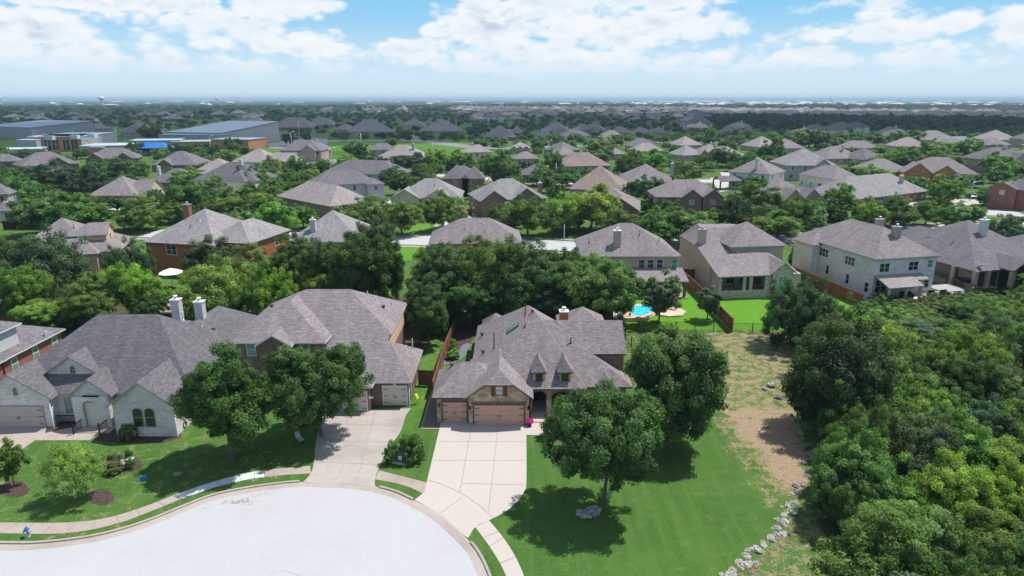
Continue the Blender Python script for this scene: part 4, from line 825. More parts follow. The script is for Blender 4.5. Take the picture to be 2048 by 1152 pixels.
def rail(x0, y0, x1, y1, z):
    rl.tube((x0, y0, z + 1), (x1, y1, z + 1), .05, n=4); rl.tube((x0, y0, z + .12), (x1, y1, z + .12), .04, n=4); n = max(2, int(math.hypot(x1 - x0, y1 - y0) / .16))
    for i in range(n + 1): t_ = i / n; x, y = x0 + (x1 - x0) * t_, y0 + (y1 - y0) * t_; rl.tube((x, y, z + .1), (x, y, z + 1.0), .05 if i % 12 == 0 else .016, n=4, cap=False)
rail(.5, -3.0, 4.0, -3.0, .95); rail(8.5, -3.4, 18.5, -3.4, .98); rail(18.5, -3.4, 18.5, 3.5, .98); rail(.4, -2.9, .4, .2, .95)
rl.build('deck_railing', 'black_metal', h.e)
c = MB(); c.box(7.4, 18.4, -3.3, -3.2, 0, .85, bottom=True)
for i in range(7): c.box(6.2 + i * .28 - 1.2, 6.5 + i * .28 - 1.2, -4.3, -3.05, .1 + i * .12, .16 + i * .12, bottom=True)
c.build('deck_steps', 'black_metal', h.e)
for x, y in ((-1, 0),): h.pipe(W * .5, D * .4, 9.8, .5, .07); h.pipe(W * .3, D * .3, 8.6, .3, .07); h.pipe(W * .2, D * .6, 8.3, .3, .06)
h.finish()
h = midhouse('brown roofed single storey house with brick porch columns and flat skylight at right', 'the skylight house', (1952, 543), (2046, 531), 451, 1, 'brick_pink', 'roof_dark', .52, trim='trim_tan', dmin=16, dmax=30, win=False, ze=3.9, vents=0)
W = h.W; h.rb, h.wb, h.foot = MB(), MB(), []
a_ = loc(h, P(1876, 521, 3.9)); dr = math.atan2(-a_[0], a_[1]); h.e.rotation_euler[2] += dr * .6; h.rz += dr * .6; Dl = 23
h.wing(0, 19, 0, Dl, 3.9, .53, 'x', i0=9.5, i1=9); h.wing(W + 2, W + 16, 2.5, 16, 3.9, .5, 'x'); h.wing(5.2, 10.6, -2.2, 8, 4.2, .62, 'y', 'gable', 'hip', walls=False); h.wing(8, 17, Dl - 6, Dl + 6, 3.9, .6, 'y')
c = MB(); c.box(5.4, 10.4, -.1, .3, .9, 3.9, bottom=True); c.build('porch_shade_panel', 'glass_dark', h.e)  # dark slab under the gable, its colour standing in for porch shade
c = MB(); c.box(.38, .44, .8, 8.5, 1.2, 3.4, bottom=True); c.box(.8, 5.0, .38, .44, 1.2, 3.4, bottom=True); c.build('porch_shade_panel', 'glass_dark', h.e)  # dark slabs on solid walls paint the shade seen through the porch openings
for x, y in ((.3, .2), (5.4, -1.9), (10.3, -1.9), (8.3, .1), (.2, 4.2), (2.8, .2)): c = MB(); c.box(x - .32, x + .32, y - .32, y + .32, 0, 3.9); c.build('porch_column', 'brick_pink', h.e)
h.win('W', 12, .45, 1.6, 2.4, 1.9, 'trim_white', 'glass_dark', cols=2); h.win('S', W + 5, 2.95, 1.4, 2.0, 1.6, glass='glass_dark', cols=2); h.win('S', 13, .45, 1.4, 1.4, 1.6, glass='glass_dark', cols=2)
q = loc(h, P(1963, 474, 7.6)); h.chimney(q[0], q[1], 1.2, .95, 6.5, 10.6, 'siding_white')
q = loc(h, P(1861, 472, 6.8)); sk = MB(); sk.box(-.8, .8, -.6, .6, -.15, .14); sk.build('skylight', 'glass_teal', h.e, (q[0], q[1], min(3.9 + .53 * q[0], 8)))
q = loc(h, P(1917, 458, 9)); h.pipe(q[0], q[1], 8.8, .7, .07); ds = MB(); ds.tube((0, 0, -.2), (0, 0, .5), .04); ds.lathe([(0, .45), (.3, .52), (.42, .66), (.44, .66), (.3, .48), (0, .4)], 10); ds.build('satellite_dish', 'trim_grey', h.e, (1.5, .6, 4.2)); h.finish()
# second row, left and middle
S_ = 'the peach dormer house'
h = midhouse('mauve roofed house with peach walled dormer on its right slope', S_, (2, 518), (196, 507), 436, 1, 'brick_pink', 'roof_mauve', .6, dmin=14, dmax=26, trim='trim_tan', win=True, ze=3.2)
pk = loc(h, P(205, 470, 6.0)); h.rb, h.wb = MB(), MB(); h.wing(h.W * .6, h.W + 3.2, 1.5, 15, 3.2, .6, 'y', 'hip', 'hip', wm='brick_pink'); h.wing(h.W - 6, h.W + 1.0, 4, 10.5, 6.0, .6, 'x', 'hip', 'gable', wm='stucco_peach', z0=2); h.win('E', 7.2, h.W + .65, 4.2, .9, 1.6, glass='glass_dark'); h.finish()
h.W += 3
h = midhouse('two storey red brick house with broad mauve hip roof and red chimney', 'the red two storey house', (283, 484), (428, 492), 418, 2, 'stucco_rust', 'roof_grey', .6, dmin=14, dmax=22, trim='trim_brown', win=False, ze=6.0)
W = h.W; h.rb, h.wb = MB(), MB(); h.wing(W - 5, W + 5.2, 3, 17, 6.0, .6, 'y', 'hip', 'hip', wm='stucco_rust'); h.chimney(3, h.D * .55, 1.2, 1, 6, zat(408, h.e.location.y + h.D * .55), 'brick_red', 'pot')
for a_ in (5.8,): h.win('S', a_, .45, 3.8, 2.2, 1.9, glass='glass_dark', cols=2)
h.win('S', W * .8, .45, 3.9, 1.6, 1.6, glass='glass_dark', cols=2); h.win('E', 6, W + 4.75, 1.2, 1.4, 1.7, glass='glass_teal'); h.win('E', 12, W + 4.75, 3.9, 1.2, 1.5, glass='glass_dark'); h.finish()
MID = [
 ('low mauve roof house with white chimney behind the dark oaks', 'the white chimney house', (572, 484), (722, 484), 421, dict(chim=(.32, .18, -1.2), chmat='siding_white', dmin=12, dmax=24, roof='roof_grey')),
 ('broad hipped mauve roof house standing beside the mid street', 'the hipped house by the street', (856, 488), (1046, 486), 436, dict(dmin=12, dmax=22, roof='roof_mauve')),
 ('cream walled house with low grey roof at the left edge', 'the left edge cream house', (-30, 424), (30, 421), 398, dict(wm='stucco_cream', roof='roof_dark')),
 ('grey two storey house above the hedge at the left edge', 'the grey two storey house', (-50, 390), (16, 388), 370, dict(st=2, wm='stucco_grey', roof='roof_dark')),
 ('tan gabled house with white trimmed gable facing right', 'the white trimmed gable house', (173, 391), (268, 391), 352, dict(wm='brick_brown', roof='roof_mauve', dmin=14, dmax=24, lower=[(.5, 1.2, 3, 14, 3.0, .75, 'x', ('hip', 'gable'))], wmg='brick_cream')),
 ('long low house with dark square roof vents and white chimney', 'the house with square roof vents', (292, 364), (376, 366), 337, dict(roof='roof_dark', chim=(.02, .5, .3), chmat='siding_white', wm='stucco_brown')),
 ('pinkish roofed house with stepped hips near the left street', 'the pinkish stepped roof house', (368, 352), (470, 352), 316, dict(roof='roof_tan', wm='brick_pink', gables=[(.85, 7, 2)])),
 ('brown gabled house partly hidden below the school', 'the brown gabled school side house', (300, 330), (392, 330), 302, dict(roof='roof_dark', wm='brick_brown', gables=[(.35, 7, 1.5)])),
 ('dark hip roof brick house with two small front gables by the school', 'the school side brick house', (170, 319), (278, 316), 295, dict(roof='roof_dark', wm='brick_dark', gables=[(.18, 8, 2), (.72, 8, 2)])),
 ('wide dark roofed house in front of the school windows', 'the wide dark roofed house', (42, 333), (160, 326), 304, dict(roof='roof_dark', wm='brick_dark', gables=[(.6, 9, 2)])),
 ('dark roofed brick house at the far left below the school', 'the far left brick house', (-30, 324), (38, 322), 308, dict(roof='roof_dark', wm='brick_dark')),
 ('cream walled house with pale hip roof and brick gables facing right', 'the playing field cream house', (461, 324), (540, 325), 297, dict(roof='roof_tan', wm='stucco_cream', dmin=14, dmax=26, lower=[(.6, 1.5, 4, 16, 3.2, .6, 'x', ('hip', 'gable'))], wmg='brick_cream')),
 ('brown walled house with a large pale right roof slope', 'the large pale slope house', (552, 392), (660, 413), 354, dict(roof='roof_tan', wm='stucco_brown', dmin=11, dmax=14, ze=4.2)),
 ('two storey grey sided house with layered brown roofs', 'the grey sided two storey house', (624, 372), (758, 365), 343, dict(st=2, roof='roof_dark', wm='siding_grey', dmin=12, dmax=22, gables=[(.93, 6, 2, .5, 5.8, 'hip')])),
 ('tall brown hip roof house behind the grey sided house', 'the tall brown hip roof house', (645, 345), (790, 350), 320, dict(roof='roof_dark', wm='siding_grey', dmin=12, dmax=24)),
 ('limestone fronted house with small roof dormer and two front gables', 'the small dormer limestone house', (790, 396), (922, 396), 357, dict(roof='roof_grey', wm='stone_pale', gables=[(.16, 9, 1.5, .6), (.66, 9, 1.5, .6)], dmin=12)),
 ('two storey tan brick house with stacked balconies and twin peaked roof', 'the balcony house', (890, 357), (960, 357), 330, dict(st=2, roof='roof_dark', wm='brick_brown', dmin=10, gables=[(.3, 9, .1, .9, 6, 'hip'), (.8, 8, .1, .9, 6, 'hip')])),
 ('pale grey roofed brick house with two front gables and tall side chimney', 'the pale roofed twin gable house', (962, 402), (1096, 396), 357, dict(roof='roof_grey', wm='brick_brown', ze=4.4, gables=[(.18, 8, 1.2, .7), (.66, 9, 1.2, .7)], dmin=12, chim=(.99, .4, -1.5), chmat='brick_brown')),
 ('pinkish house of many roofs with grey chimney below the playing field', 'the many roofed pinkish house', (738, 322), (845, 324), 290, dict(roof='roof_tan', wm='stucco_cream', dmin=14, dmax=26, chim=(.72, .4, .6), chmat='stucco_grey')),
 ('cream brick two storey house with blocky cream chimney', 'the cream brick two storey house', (927, 305), (985, 304), 289, dict(st=2, roof='roof_tan', wm='brick_cream', chim=(.38, .5, .5), chmat='brick_cream')),
 ('narrow brown roof house with tall dark brick chimney on its right', 'the tall dark chimney house', (1043, 350), (1098, 350), 321, dict(roof='roof_dark', wm='brick_brown', chim=(.95, .2, -.5), chmat='brick_dark', dmin=14)),
 ('hip roofed house showing a plain pale left slope', 'the plain slope hip house', (1117, 311), (1160, 309), 294, dict(roof='roof_mauve')),
 ('pale brown roofed house with many roof ridges', 'the ridged pale brown house', (1122, 333), (1224, 331), 305, dict(roof='roof_brown', dmin=14, dmax=24)),
 ('large brown pyramid roof house with pale patched shingles', 'the brown pyramid roof house', (1138, 378), (1249, 381), 331, dict(roof='roof_brown', dmin=16, dmax=30, wm='stucco_grey', ze=3.4)),
 ('brown roofed house with dark brick front gable among bright trees', 'the dark front gable house', (1128, 415), (1278, 420), 372, dict(roof='roof_mauve', wm='brick_dark', gables=[(.76, 10, 1.5, .62)], dmin=12, dmax=22)),
 ('brown roof house with flat skylight and grey capped chimney', 'the grey chimney house', (1258, 366), (1358, 364), 328, dict(roof='roof_mauve', chim=(.97, .3, .3), chmat='stucco_grey', dmin=14, dmax=24)),
 ('two storey brown brick house with twin front gables among dark oaks', 'the twin gabled brown brick house', (1312, 394), (1452, 394), 359, dict(st=2, wm='brick_brown', roof='roof_mauve', gables=[(.5, 6, 1.5, .75, 6, 'gable'), (.8, 6, 1.5, .75, 6, 'gable')], glass='glass_teal', dmin=12, dmax=20)),
 ('two storey cream house with white chimney behind the black patio cover', 'the cream two storey house', (1456, 343), (1540, 349), 316, dict(st=2, wm='stucco_cream', roof='roof_mauve', chim=(.62, .15, .1), chmat='siding_white', dmin=14, dmax=22)),
 ('grey roof house beside a cream chimney in the right middle rows', 'the grey middle row house', (1367, 311), (1412, 309), 291, dict(roof='roof_grey', gables=[(.85, 7, 1.5)], wmg='orange_brick')),
 ('pale triangular hip roof house between round green trees', 'the pale triangular roof house', (1218, 308), (1252, 308), 290, dict(roof='roof_grey')),
 ('dark hip roof house just beyond the sunlit rows', 'the first dark roof', (1256, 292), (1316, 292), 276, dict(roof='roof_dark')),
 ('pale layered roofs house left of a leafy elm', 'the pale layered roof house', (1270, 303), (1330, 302), 286, dict(roof='roof_tan')),
 ('pale roof house under the tall light green tree', 'the light green tree house', (1362, 291), (1406, 290), 272, dict(roof='roof_tan')),
 ('pale roof house with two white chimneys', 'the two white chimney house', (1412, 303), (1448, 302), 288, dict(roof='roof_tan', chim=((.6, .5, .8), (.9, .5, .8)), chmat='siding_white')),
 ('long pale grey roof house in the right middle distance', 'the long pale grey house', (1446, 309), (1486, 308), 286, dict(roof='roof_grey', dmin=14)),
 ('dark roof brick house with brick chimney near the lone street tree', 'the brick chimney dark house', (1086, 299), (1126, 302), 283, dict(roof='roof_dark', wm='brick_brown', chim=(.05, .4, .3), chmat='brick_brown')),
 ('low pale gabled house with two roof lines between trees', 'the low pale gabled house', (1030, 318), (1080, 317), 303, dict(roof='roof_mauve')),
 ('tan house with three small dormers far up the middle', 'the three dormer house', (1020, 297), (1061, 297), 283, dict(roof='roof_tan', gables=[(.2, 4, 1), (.5, 4, 1), (.8, 4, 1)])),
 ('two storey house with tall pointed left hip and white front dormer', 'the pointed hip house', (1574, 331), (1676, 331), 297, dict(st=2, roof='roof_grey', wm='stucco_grey', gables=[(.7, 7, 1, .8, 5.8, 'gable')], dmin=14, dmax=24)),
 ('cream walled house with broad mauve hip roof and square window', 'the cream hip roof house', (1596, 348), (1667, 359), 331, dict(roof='roof_mauve', wm='stucco_cream', ze=4.6, dmin=12, dmax=24)),
 ('tan brick house with twin pointed front gables at the street end', 'the twin pointed gable house', (1538, 398), (1636, 396), 358, dict(roof='roof_mauve', wm='brick_pink', gables=[(.45, 6, 2.2, .95, 4.0), (.82, 6, 2.2, .95, 4.0)], ze=4.0, dmin=12)),
 ('large mottled grey roof house with tan side chimney', 'the mottled grey roof house', (1704, 400), (1858, 382), 350, dict(roof='roof_grey', wm='brick_brown', chim=(.78, .25, -.6), chmat='stucco_tan', dmin=14, dmax=28)),
 ('brown hip roof house behind the mottled grey roof', 'the brown hip roof house', (1742, 345), (1826, 343), 317, dict(roof='roof_mauve', dmin=12, dmax=24)),
 ('orange brick gabled house with wide mauve roof on the right', 'the orange brick gabled house', (1818, 345), (1960, 349), 314, dict(roof='roof_mauve', wm='stucco_cream', gables=[(.12, 10, 1.5, .75), (.5, 9, 2.5, .7)], wmg='orange_brick', dmin=12, dmax=24, ze=4.2)),
 ('two storey red brick house with shuttered window at the right edge', 'the right edge brick house', (1993, 375), (2090, 384), 350, dict(st=2, roof='roof_dark', wm='brick_red', gables=[(.15, 8, .8, .45, 6)], glass='glass_pale', dmin=10)),
 ('mauve roof house with two white chimneys beyond the pointed hip', 'the roof past the pointed hip', (1654, 318), (1728, 316), 292, dict(roof='roof_mauve', chim=(.6, .3, .6), chmat='siding_white', dmin=12, dmax=24)),
 ('plain brown hip roof house partly behind bright trees', 'the bright trees brown roof', (1730, 320), (1776, 318), 296, dict(roof='roof_dark', dmin=12, dmax=24)),
 ('pale low roof house with skylights in the right middle distance', 'the pale skylight house', (1516, 294), (1566, 293), 272, dict(roof='roof_tan')),
 ('pale roof house with three dark skylights', 'the three skylight house', (1560, 297), (1612, 296), 277, dict(roof='roof_mauve')),
 ('pale stepped roof house on the far right rise', 'the stepped roof on the rise', (1978, 280), (2040, 280), 260, dict(roof='roof_tan', dmin=12, dmax=30)),
 ('low pale roof house near the far right trees', 'the low far right roof', (1973, 290), (2025, 290), 275, dict(roof='roof_mauve')),
 ('brown roof house in the shaded row on the right', 'the shaded row brown roof', (1850, 280), (1916, 279), 261, dict(roof='roof_mauve', dmin=12, dmax=30)),
 ('long grey roof house beside the shaded row', 'the long shaded row roof', (1890, 284), (1955, 283), 273, dict(roof='roof_grey')),
 ('pale gabled house between trees at the right edge', 'the right edge gabled house', (2003, 316), (2060, 316), 299, dict(roof='roof_tan')),
 ('pale grey roofed house beside the cream two storey house', 'the pale neighbour house', (1690, 296), (1760, 296), 281, dict(roof='roof_mauve')),
 ('house with broad dark roof at the edge of the playing field', 'the playing field dark roof', (738, 300), (795, 299), 286, dict(roof='roof_dark')),
 ('brown roof house with pale gable end facing the school lot', 'the roof by the school lot', (536, 255), (624, 255), 230, dict(roof='roof_dark', wm='brick_brown', dmin=14, dmax=44)),
 ('dark hip roof house with tall white chimney beyond the school lot', 'the tall white chimney far house', (608, 250), (668, 250), 234, dict(roof='roof_dark', chim=(.45, .4, 1), chmat='siding_white', dmin=14, dmax=36)),
 ('square dark pyramid roof house beside the far avenue', 'the dark pyramid by the avenue', (666, 260), (702, 260), 242, dict(roof='roof_dark', dmin=16, dmax=36)),
 ('very wide dark roof house with pale arched porch beside the far avenue', 'the wide roof by the avenue', (693, 264), (790, 263), 238, dict(roof='roof_dark', wm='brick_pink', dmin=16, dmax=44)),
 ('two storey pale grey house with row of dark windows beside the far avenue', 'the pale two storey far house', (803, 251), (848, 251), 236, dict(st=2, roof='roof_dark', wm='siding_grey', dmin=14, dmax=30)),
 ('tan gabled house with two tan chimneys beside the far avenue', 'the two chimney far house', (848, 263), (930, 262), 239, dict(roof='roof_dark', wm='brick_pink', chim=((.4, .4, .6), (.85, .4, .6)), chmat='stucco_tan', dmin=16, dmax=40)),
 ('low dark house with shaded porch above the far green field', 'the dark porch far house', (966, 274), (1032, 274), 250, dict(roof='roof_dark', wm='brick_dark', dmin=16, dmax=40)),
 ('pale blue fronted house with arched window in the shaded rows', 'the pale blue fronted house', (1074, 262), (1132, 263), 244, dict(st=2, roof='roof_dark', wm='siding_white', gables=[(.28, 8, 1.5, .9, 6)], dmin=14, dmax=36)),
 ('large dark hip house left of the arched white gable', 'the large dark hip far house', (1148, 262), (1190, 262), 236, dict(roof='roof_dark', dmin=18, dmax=44)),
 ('dark house with arched white gable in the shaded rows', 'the arched white gable house', (1182, 264), (1222, 264), 243, dict(roof='roof_dark', wm='brick_pink', gables=[(.2, 8, 2, .9)], dmin=14, dmax=40)),
 ('dark low house with pale walls in the shaded rows', 'the low pale walled far house', (1224, 266), (1266, 266), 247, dict(roof='roof_dark', wm='brick_pink', dmin=14, dmax=36)),
 ('dark hip house at the end of the shaded row', 'the dark hip at the row end', (1267, 265), (1303, 265), 249, dict(roof='roof_dark', dmin=14, dmax=36)),
 ('dark house with chimney right of the shaded row', 'the dark chimney far house', (1304, 267), (1342, 267), 249, dict(roof='roof_dark', chim=(.7, .4, .6), dmin=14, dmax=36)),
 ('dark roof house with tan gable left of the round parking trees', 'the tan gable school house', (248, 266), (328, 264), 243, dict(roof='roof_dark', wm='brick_pink', dmin=14, dmax=40)),
 ('dark low roof house behind the school hall', 'the school hall dark roof', (78, 252), (128, 251), 236, dict(roof='roof_dark', dmin=14, dmax=36)),
 ('dark roof house with pale chimney behind the school trees', 'the pale chimney school roof', (186, 258), (224, 257), 238, dict(roof='roof_dark', chim=(.2, .4, 1), dmin=14, dmax=36)),
 ('dark roofed house just above the gymnasium', 'the roof above the gymnasium', (395, 256), (450, 256), 243, dict(roof='roof_dark', dmin=14, dmax=36)),
]
for lab, short, l, r, rd, kw in MID:
    y_ = (l[1] + r[1]) / 2; kw.setdefault('wm', 'brick_pink'); kw['detail'] = 1 if y_ > 330 else 0
    if y_ < 300: kw['vents'] = 1
    kw.setdefault('trim', 'trim_tan'); midhouse(lab, short, l, r, rd, **kw)
# far rows: hip and gable roofs filling the shaded band, each a house of its own
FAR = []; rg = random.Random(11)
occ = [h.pxb for h in HOUSES if hasattr(h, 'pxb')]
protos = {}
def farhouse_meshes(k):
    if k not in protos:
        h = House('x', (0, 0), 0, off=(0, 0, 0), roof=['roof_dark', 'roof_mauve', 'roof_charcoal', 'roof_tan'][k % 4], walls=(['brick_pink', 'brick_brown', 'stucco_cream', 'stucco_tan'][k % 4],), trim='trim_tan'); HOUSES.remove(h)
        r_ = random.Random(k); W, D = r_.uniform(17, 23), r_.uniform(13, 17); ze = 3.1 if k % 3 else 5.6
        h.wing(0, W, 0, D, ze, .62); gx = W * r_.choice([.25, .7]); h.wing(gx - 4, gx + 4, -2, D * .4, ze, .75, 'y', r_.choice(['gable', 'hip']), 'gable'); h.wing(W * .3, W * .8, D * .5, D + 5, ze, .6, 'y')
        wb_ = MB()
        for a_ in (.1, .45, .9): wb_.box(W * a_ - .6, W * a_ + .6, .38, .44, ze - 2, ze - .6, bottom=True)
        rm = h.rb.mesh('roof', [h.roof, h.trim]); wm_ = h.wb.mesh('wall', h.walls); wn = wb_.mesh('window', ['glass_dark']); cm = MB(); cm.box(W * .6, W * .6 + 1.1, D * .4, D * .4 + 1, ze, ze + .62 * D / 2 + 1.2)
        bpy.data.objects.remove(h.e); protos[k] = (rm, wm_, wn, cm.mesh('chimney', ['stucco_cream' if k % 2 else 'siding_white']), W, D)
    return protos[k]
for y in (220, 223, 226.5, 230, 234, 238.5, 243, 248, 253.5, 260, 267, 274, 281, 289):
    wpx = F * (28 if y < 262 else 21) / P(1024, y).y; x = rg.uniform(-20, 30)
    while x < 2080:
        x += wpx * rg.uniform(.95, 1.45)
        if y < 233 and x < 560: continue
        if y < 231 and x < 900 and rg.random() < .75: continue
        if x > 1440 and y < 262: continue
        if x < 640 and y > 262: continue
        if 560 < x < 960 and y > 262: continue
        if x > 1340 and y < 262 and rg.random() < .4: continue
        if any(a - wpx * .9 < x < b_ + 2 and t_ - 4 < y + 3 and y < bt + 9 for a, b_, t_, bt in occ): continue
        if rg.random() < .08: continue
        FAR.append((x, y + rg.uniform(-1, 1)))
rg2 = random.Random(77); feet0 = [f for h in HOUSES for f in h.world_foot()]; N0 = len(FAR)
for y in (296, 304, 313, 323, 334, 346, 360, 376, 394, 414, 440):
    wpx = F * 21 / P(1024, y).y; x = rg2.uniform(-20, 40)
    while x < 2080:
        x += wpx * .35; p = P(x, y)
        if (x < 560 and y < 322) or (560 < x < 960 and y < 312) or (1240 < x < 1480 and 340 < y < 385) or (800 < x < 950 and y > 400) or (1880 < x and 380 < y): continue
        if any(f[0] - 3 < p.x + 23 and p.x - 2 < f[1] + 2 and f[2] - 4 < p.y + 19 and p.y - 5 < f[3] + 3 for f in feet0): continue
        if any(a - 4 < x + wpx and x < b_ + 4 and t_ < y + 1 and y - 3.6 * F / p.y * 1.6 < bt for a, b_, t_, bt in occ): continue
        if any(abs(p.x - a.x) < 27 and abs(p.y - a.y) < 24 for a in [P(*f[:2]) for f in FAR[N0:]]): continue
        if 1000 < y * 2 < 0: continue
        FAR.append((x, y))
for x, y in FAR:
    k = rg.randrange(8); rm, wm_, wn, cm, W, D = farhouse_meshes(k); p = P(x, y)
    e = empty('house', (p.x, p.y, 0), rg.choice([0, .15, -.2, .4, -.35, 1.57])); part(rm, 'roof', e); part(wm_, 'wall', e)
    if y > 292: e.rotation_euler[2] = rg.choice([0, .12, -.12])
    e.scale = (1.32, 1.32, 1.25) if y < 262 else (1, 1, 1)
    if y > 236: part(wn, 'window', e)
    if rg.random() < .6: part(cm, 'chimney', e)
    tag(e, None, 'house', 'far off houses in the shaded rows'); e['_far'] = 1
    FAR[FAR.index((x, y))] = (x, y, e, k)

# ------------------------------------------------------------------ school, water towers
se = P(120, 300); sch = empty('school_building', (se.x, se.y, 0)); tag(sch, 'large low school with orange and grey walls and pale flat roofs', 'school')
def sblock(fl, fr, depth, hgt, wm, rmat='metal_pale', par=12, name='wing', back=None, eave=.5):
    a, b_ = P(*fl), P(*fr); v = (b_ - a); nrm = Vector((-v.y, v.x, 0)).normalized() * depth; off = Vector((se.x, se.y, 0)); hb_ = hgt if back is None else back
    p = [a - off, b_ - off, b_ + nrm - off, a + nrm - off]; hs = [hgt, hgt, hb_, hb_]; w_ = MB()
    for i in range(4): q, r_ = p[i], p[(i + 1) % 4]; w_.poly([(q.x, q.y, 0), (r_.x, r_.y, 0), (r_.x, r_.y, hs[(i + 1) % 4]), (q.x, q.y, hs[i])])
    w_.build(name + '_wall', wm, sch); r_ = MB(); c = sum(p, Vector()) / 4; pe = [q + (q - c).normalized() * eave for q in p]
    t_ = [(q.x, q.y, z + .35) for q, z in zip(pe, hs)]; r_.poly(t_, 0)
    for i in range(4): u, k = t_[i], t_[(i + 1) % 4]; r_.poly([(u[0], u[1], u[2] - .4), (k[0], k[1], k[2] - .4), k, u], 0)
    r_.build(name + '_roof', rmat, sch); return a - off, v
def swin(a, v, t0, z, wd, hg, mat='glass_dark'):
    u = v.normalized(); n_ = Vector((u.y, -u.x, 0)) * .06; b_ = MB(); p = a + v * t0; q = p + u * wd
    b_.poly([(p.x + n_.x, p.y + n_.y, z), (q.x + n_.x, q.y + n_.y, z), (q.x + n_.x, q.y + n_.y, z + hg), (p.x + n_.x, p.y + n_.y, z + hg)], 0)
    for k in (0, .5): m_ = p + u * wd * (k + .0) + n_ * 2; b_.box(m_.x - .07, m_.x + .07, m_.y - .07, m_.y, z, z + hg, 1)
    m_ = (p + q) / 2 + n_ * 2; b_.box(min(p.x, q.x), max(p.x, q.x), m_.y - .03, m_.y, z + hg / 2 - .06, z + hg / 2 + .06, 1); b_.build('window', [mat, 'trim_white'], sch)
sblock((-40, 277), (66, 280), 55, 9.5, 'stucco_grey', 'metal_roof', name='hall', back=13)
sblock((60, 277), (140, 275), 25, 8, 'stucco_grey', name='rear_block')
a, v = sblock((38, 306), (76, 306), 30, 7.5, 'stucco_grey', name='link_block'); a, v = sblock((76, 305), (166, 303), 34, 9, 'orange_brick', name='classroom_block')
for t0 in (.17, .34, .58, .76): swin(a, v, t0, 1.2, 3.4, 6)
sblock((166, 303), (236, 292), 30, 9, 'stucco_grey', name='classroom_end')
a, v = sblock((-40, 314), (80, 311), 18, 3.5, 'stucco_grey', name='low_front'); a, v = sblock((162, 310), (262, 308), 26, 4.8, 'stucco_grey', name='side_block')
a, v = sblock((262, 300), (362, 298), 24, 5.5, 'stucco_grey', name='middle_block'); a, v = sblock((180, 311.5), (205, 311.5), 3, 4.6, 'orange_brick', name='brick_bay')
a, v = sblock((345, 299), (520, 296), 20, 4.6, 'orange_brick', name='gym_front')
for t0 in (.6, .72, .85, .93): swin(a, v, t0, 1.0, 2.2, 2.4, 'glass_teal')
sblock((337, 289), (443, 292), 62, 8.5, 'stucco_grey', 'metal_roof', name='gymnasium', back=14.5)
sblock((443, 293), (498, 286), 45, 7.5, 'stucco_grey', 'metal_roof', name='gymnasium_side'); a, v = sblock((498, 299), (536, 294), 26, 6, 'orange_brick', 'metal_roof', name='end_block')
for t0 in (.15, .6): swin(a, v, t0, 1.0, 2.4, 2.4, 'glass_teal')
for px, py, z in ((150, 274, 9.8), (185, 272, 9.8), (100, 276, 9.8)):
    p = P(px, py, z) - Vector((se.x, se.y, 0)); c = MB(); c.box(-2.2, 2.2, -1.5, 1.5, -1, 1.2); c.build('roof_unit', 'metal_pale', sch, p)
def tower(px, py, hgt, r, label):
    p = P(px, py); e = empty('water_tower', (p.x, p.y, 0)); tag(e, label, 'water tower'); c = MB(); c.lathe([(r * .5, 0), (r * .4, hgt * .5), (r * .55, hgt * .66)], 16); c.build('stem', 'white_paint', e)
    c = MB(); c.lathe([(r * .55, hgt * .66), (r, hgt * .78), (r, hgt * .93), (r * .6, hgt), (0, hgt * 1.02)], 20); c.build('tank', 'white_paint', e)
tower(205, 213, 44, 13, 'white water tower with wide tank standing above the far woods'); tower(2, 210, 50, 12, 'white water tower cut by the left edge of the photo'); tower(434, 206.5, 50, 16, 'small pale water tower on the horizon above the gymnasium')
def mast(px, py, hgt, label):
    p = P(px, py); e = empty('radio_mast', (p.x, p.y, 0)); tag(e, label, 'mast'); c = MB(); c.tube((0, 0, 0), (0, 0, hgt), 3.5, 1.2, 4); c.build('mast_shaft', 'trim_grey', e)
mast(765, 205, 120, 'thin mast on the horizon left of the middle'); mast(1661, 205, 95, 'thin mast on the horizon at the right'); mast(1466, 204, 90, 'thin mast on the horizon right of the middle')
# playground shade by the school
p = P(311, 311); e = empty('playground', (p.x, p.y, 0)); tag(e, 'playground under a blue shade canopy beside the school', 'playground')
c = MB(); W_ = 9.5; 
for q in (((-W_, -6, 4.5), (W_, -6, 4.5), (W_ * .5, 0, 7.5), (-W_ * .5, 0, 7.5)), ((W_, 6, 4.5), (-W_, 6, 4.5), (-W_ * .5, 0, 7.5), (W_ * .5, 0, 7.5)), ((W_, -6, 4.5), (W_, 6, 4.5), (W_ * .5, 0, 7.5)), ((-W_, 6, 4.5), (-W_, -6, 4.5), (-W_ * .5, 0, 7.5))): c.poly(q)
c.build('canopy', 'blue_metal', e)
for x in (-W_ + .5, 0, W_ - .5):
    for y in (-5.5, 5.5): c = MB(); c.tube((x, y, 0), (x, y, 4.6), .18); c.build('post', 'trim_grey', e)
c = MB(); c.box(-7, -3, -3, 2, 0, 2.5); c.box(-1, 3, -2, 2, 0, 3.2); c.tube((3, 0, 2.4), (8, -2, .4), .6); c.build('climbing_frame', 'door_copper', e)

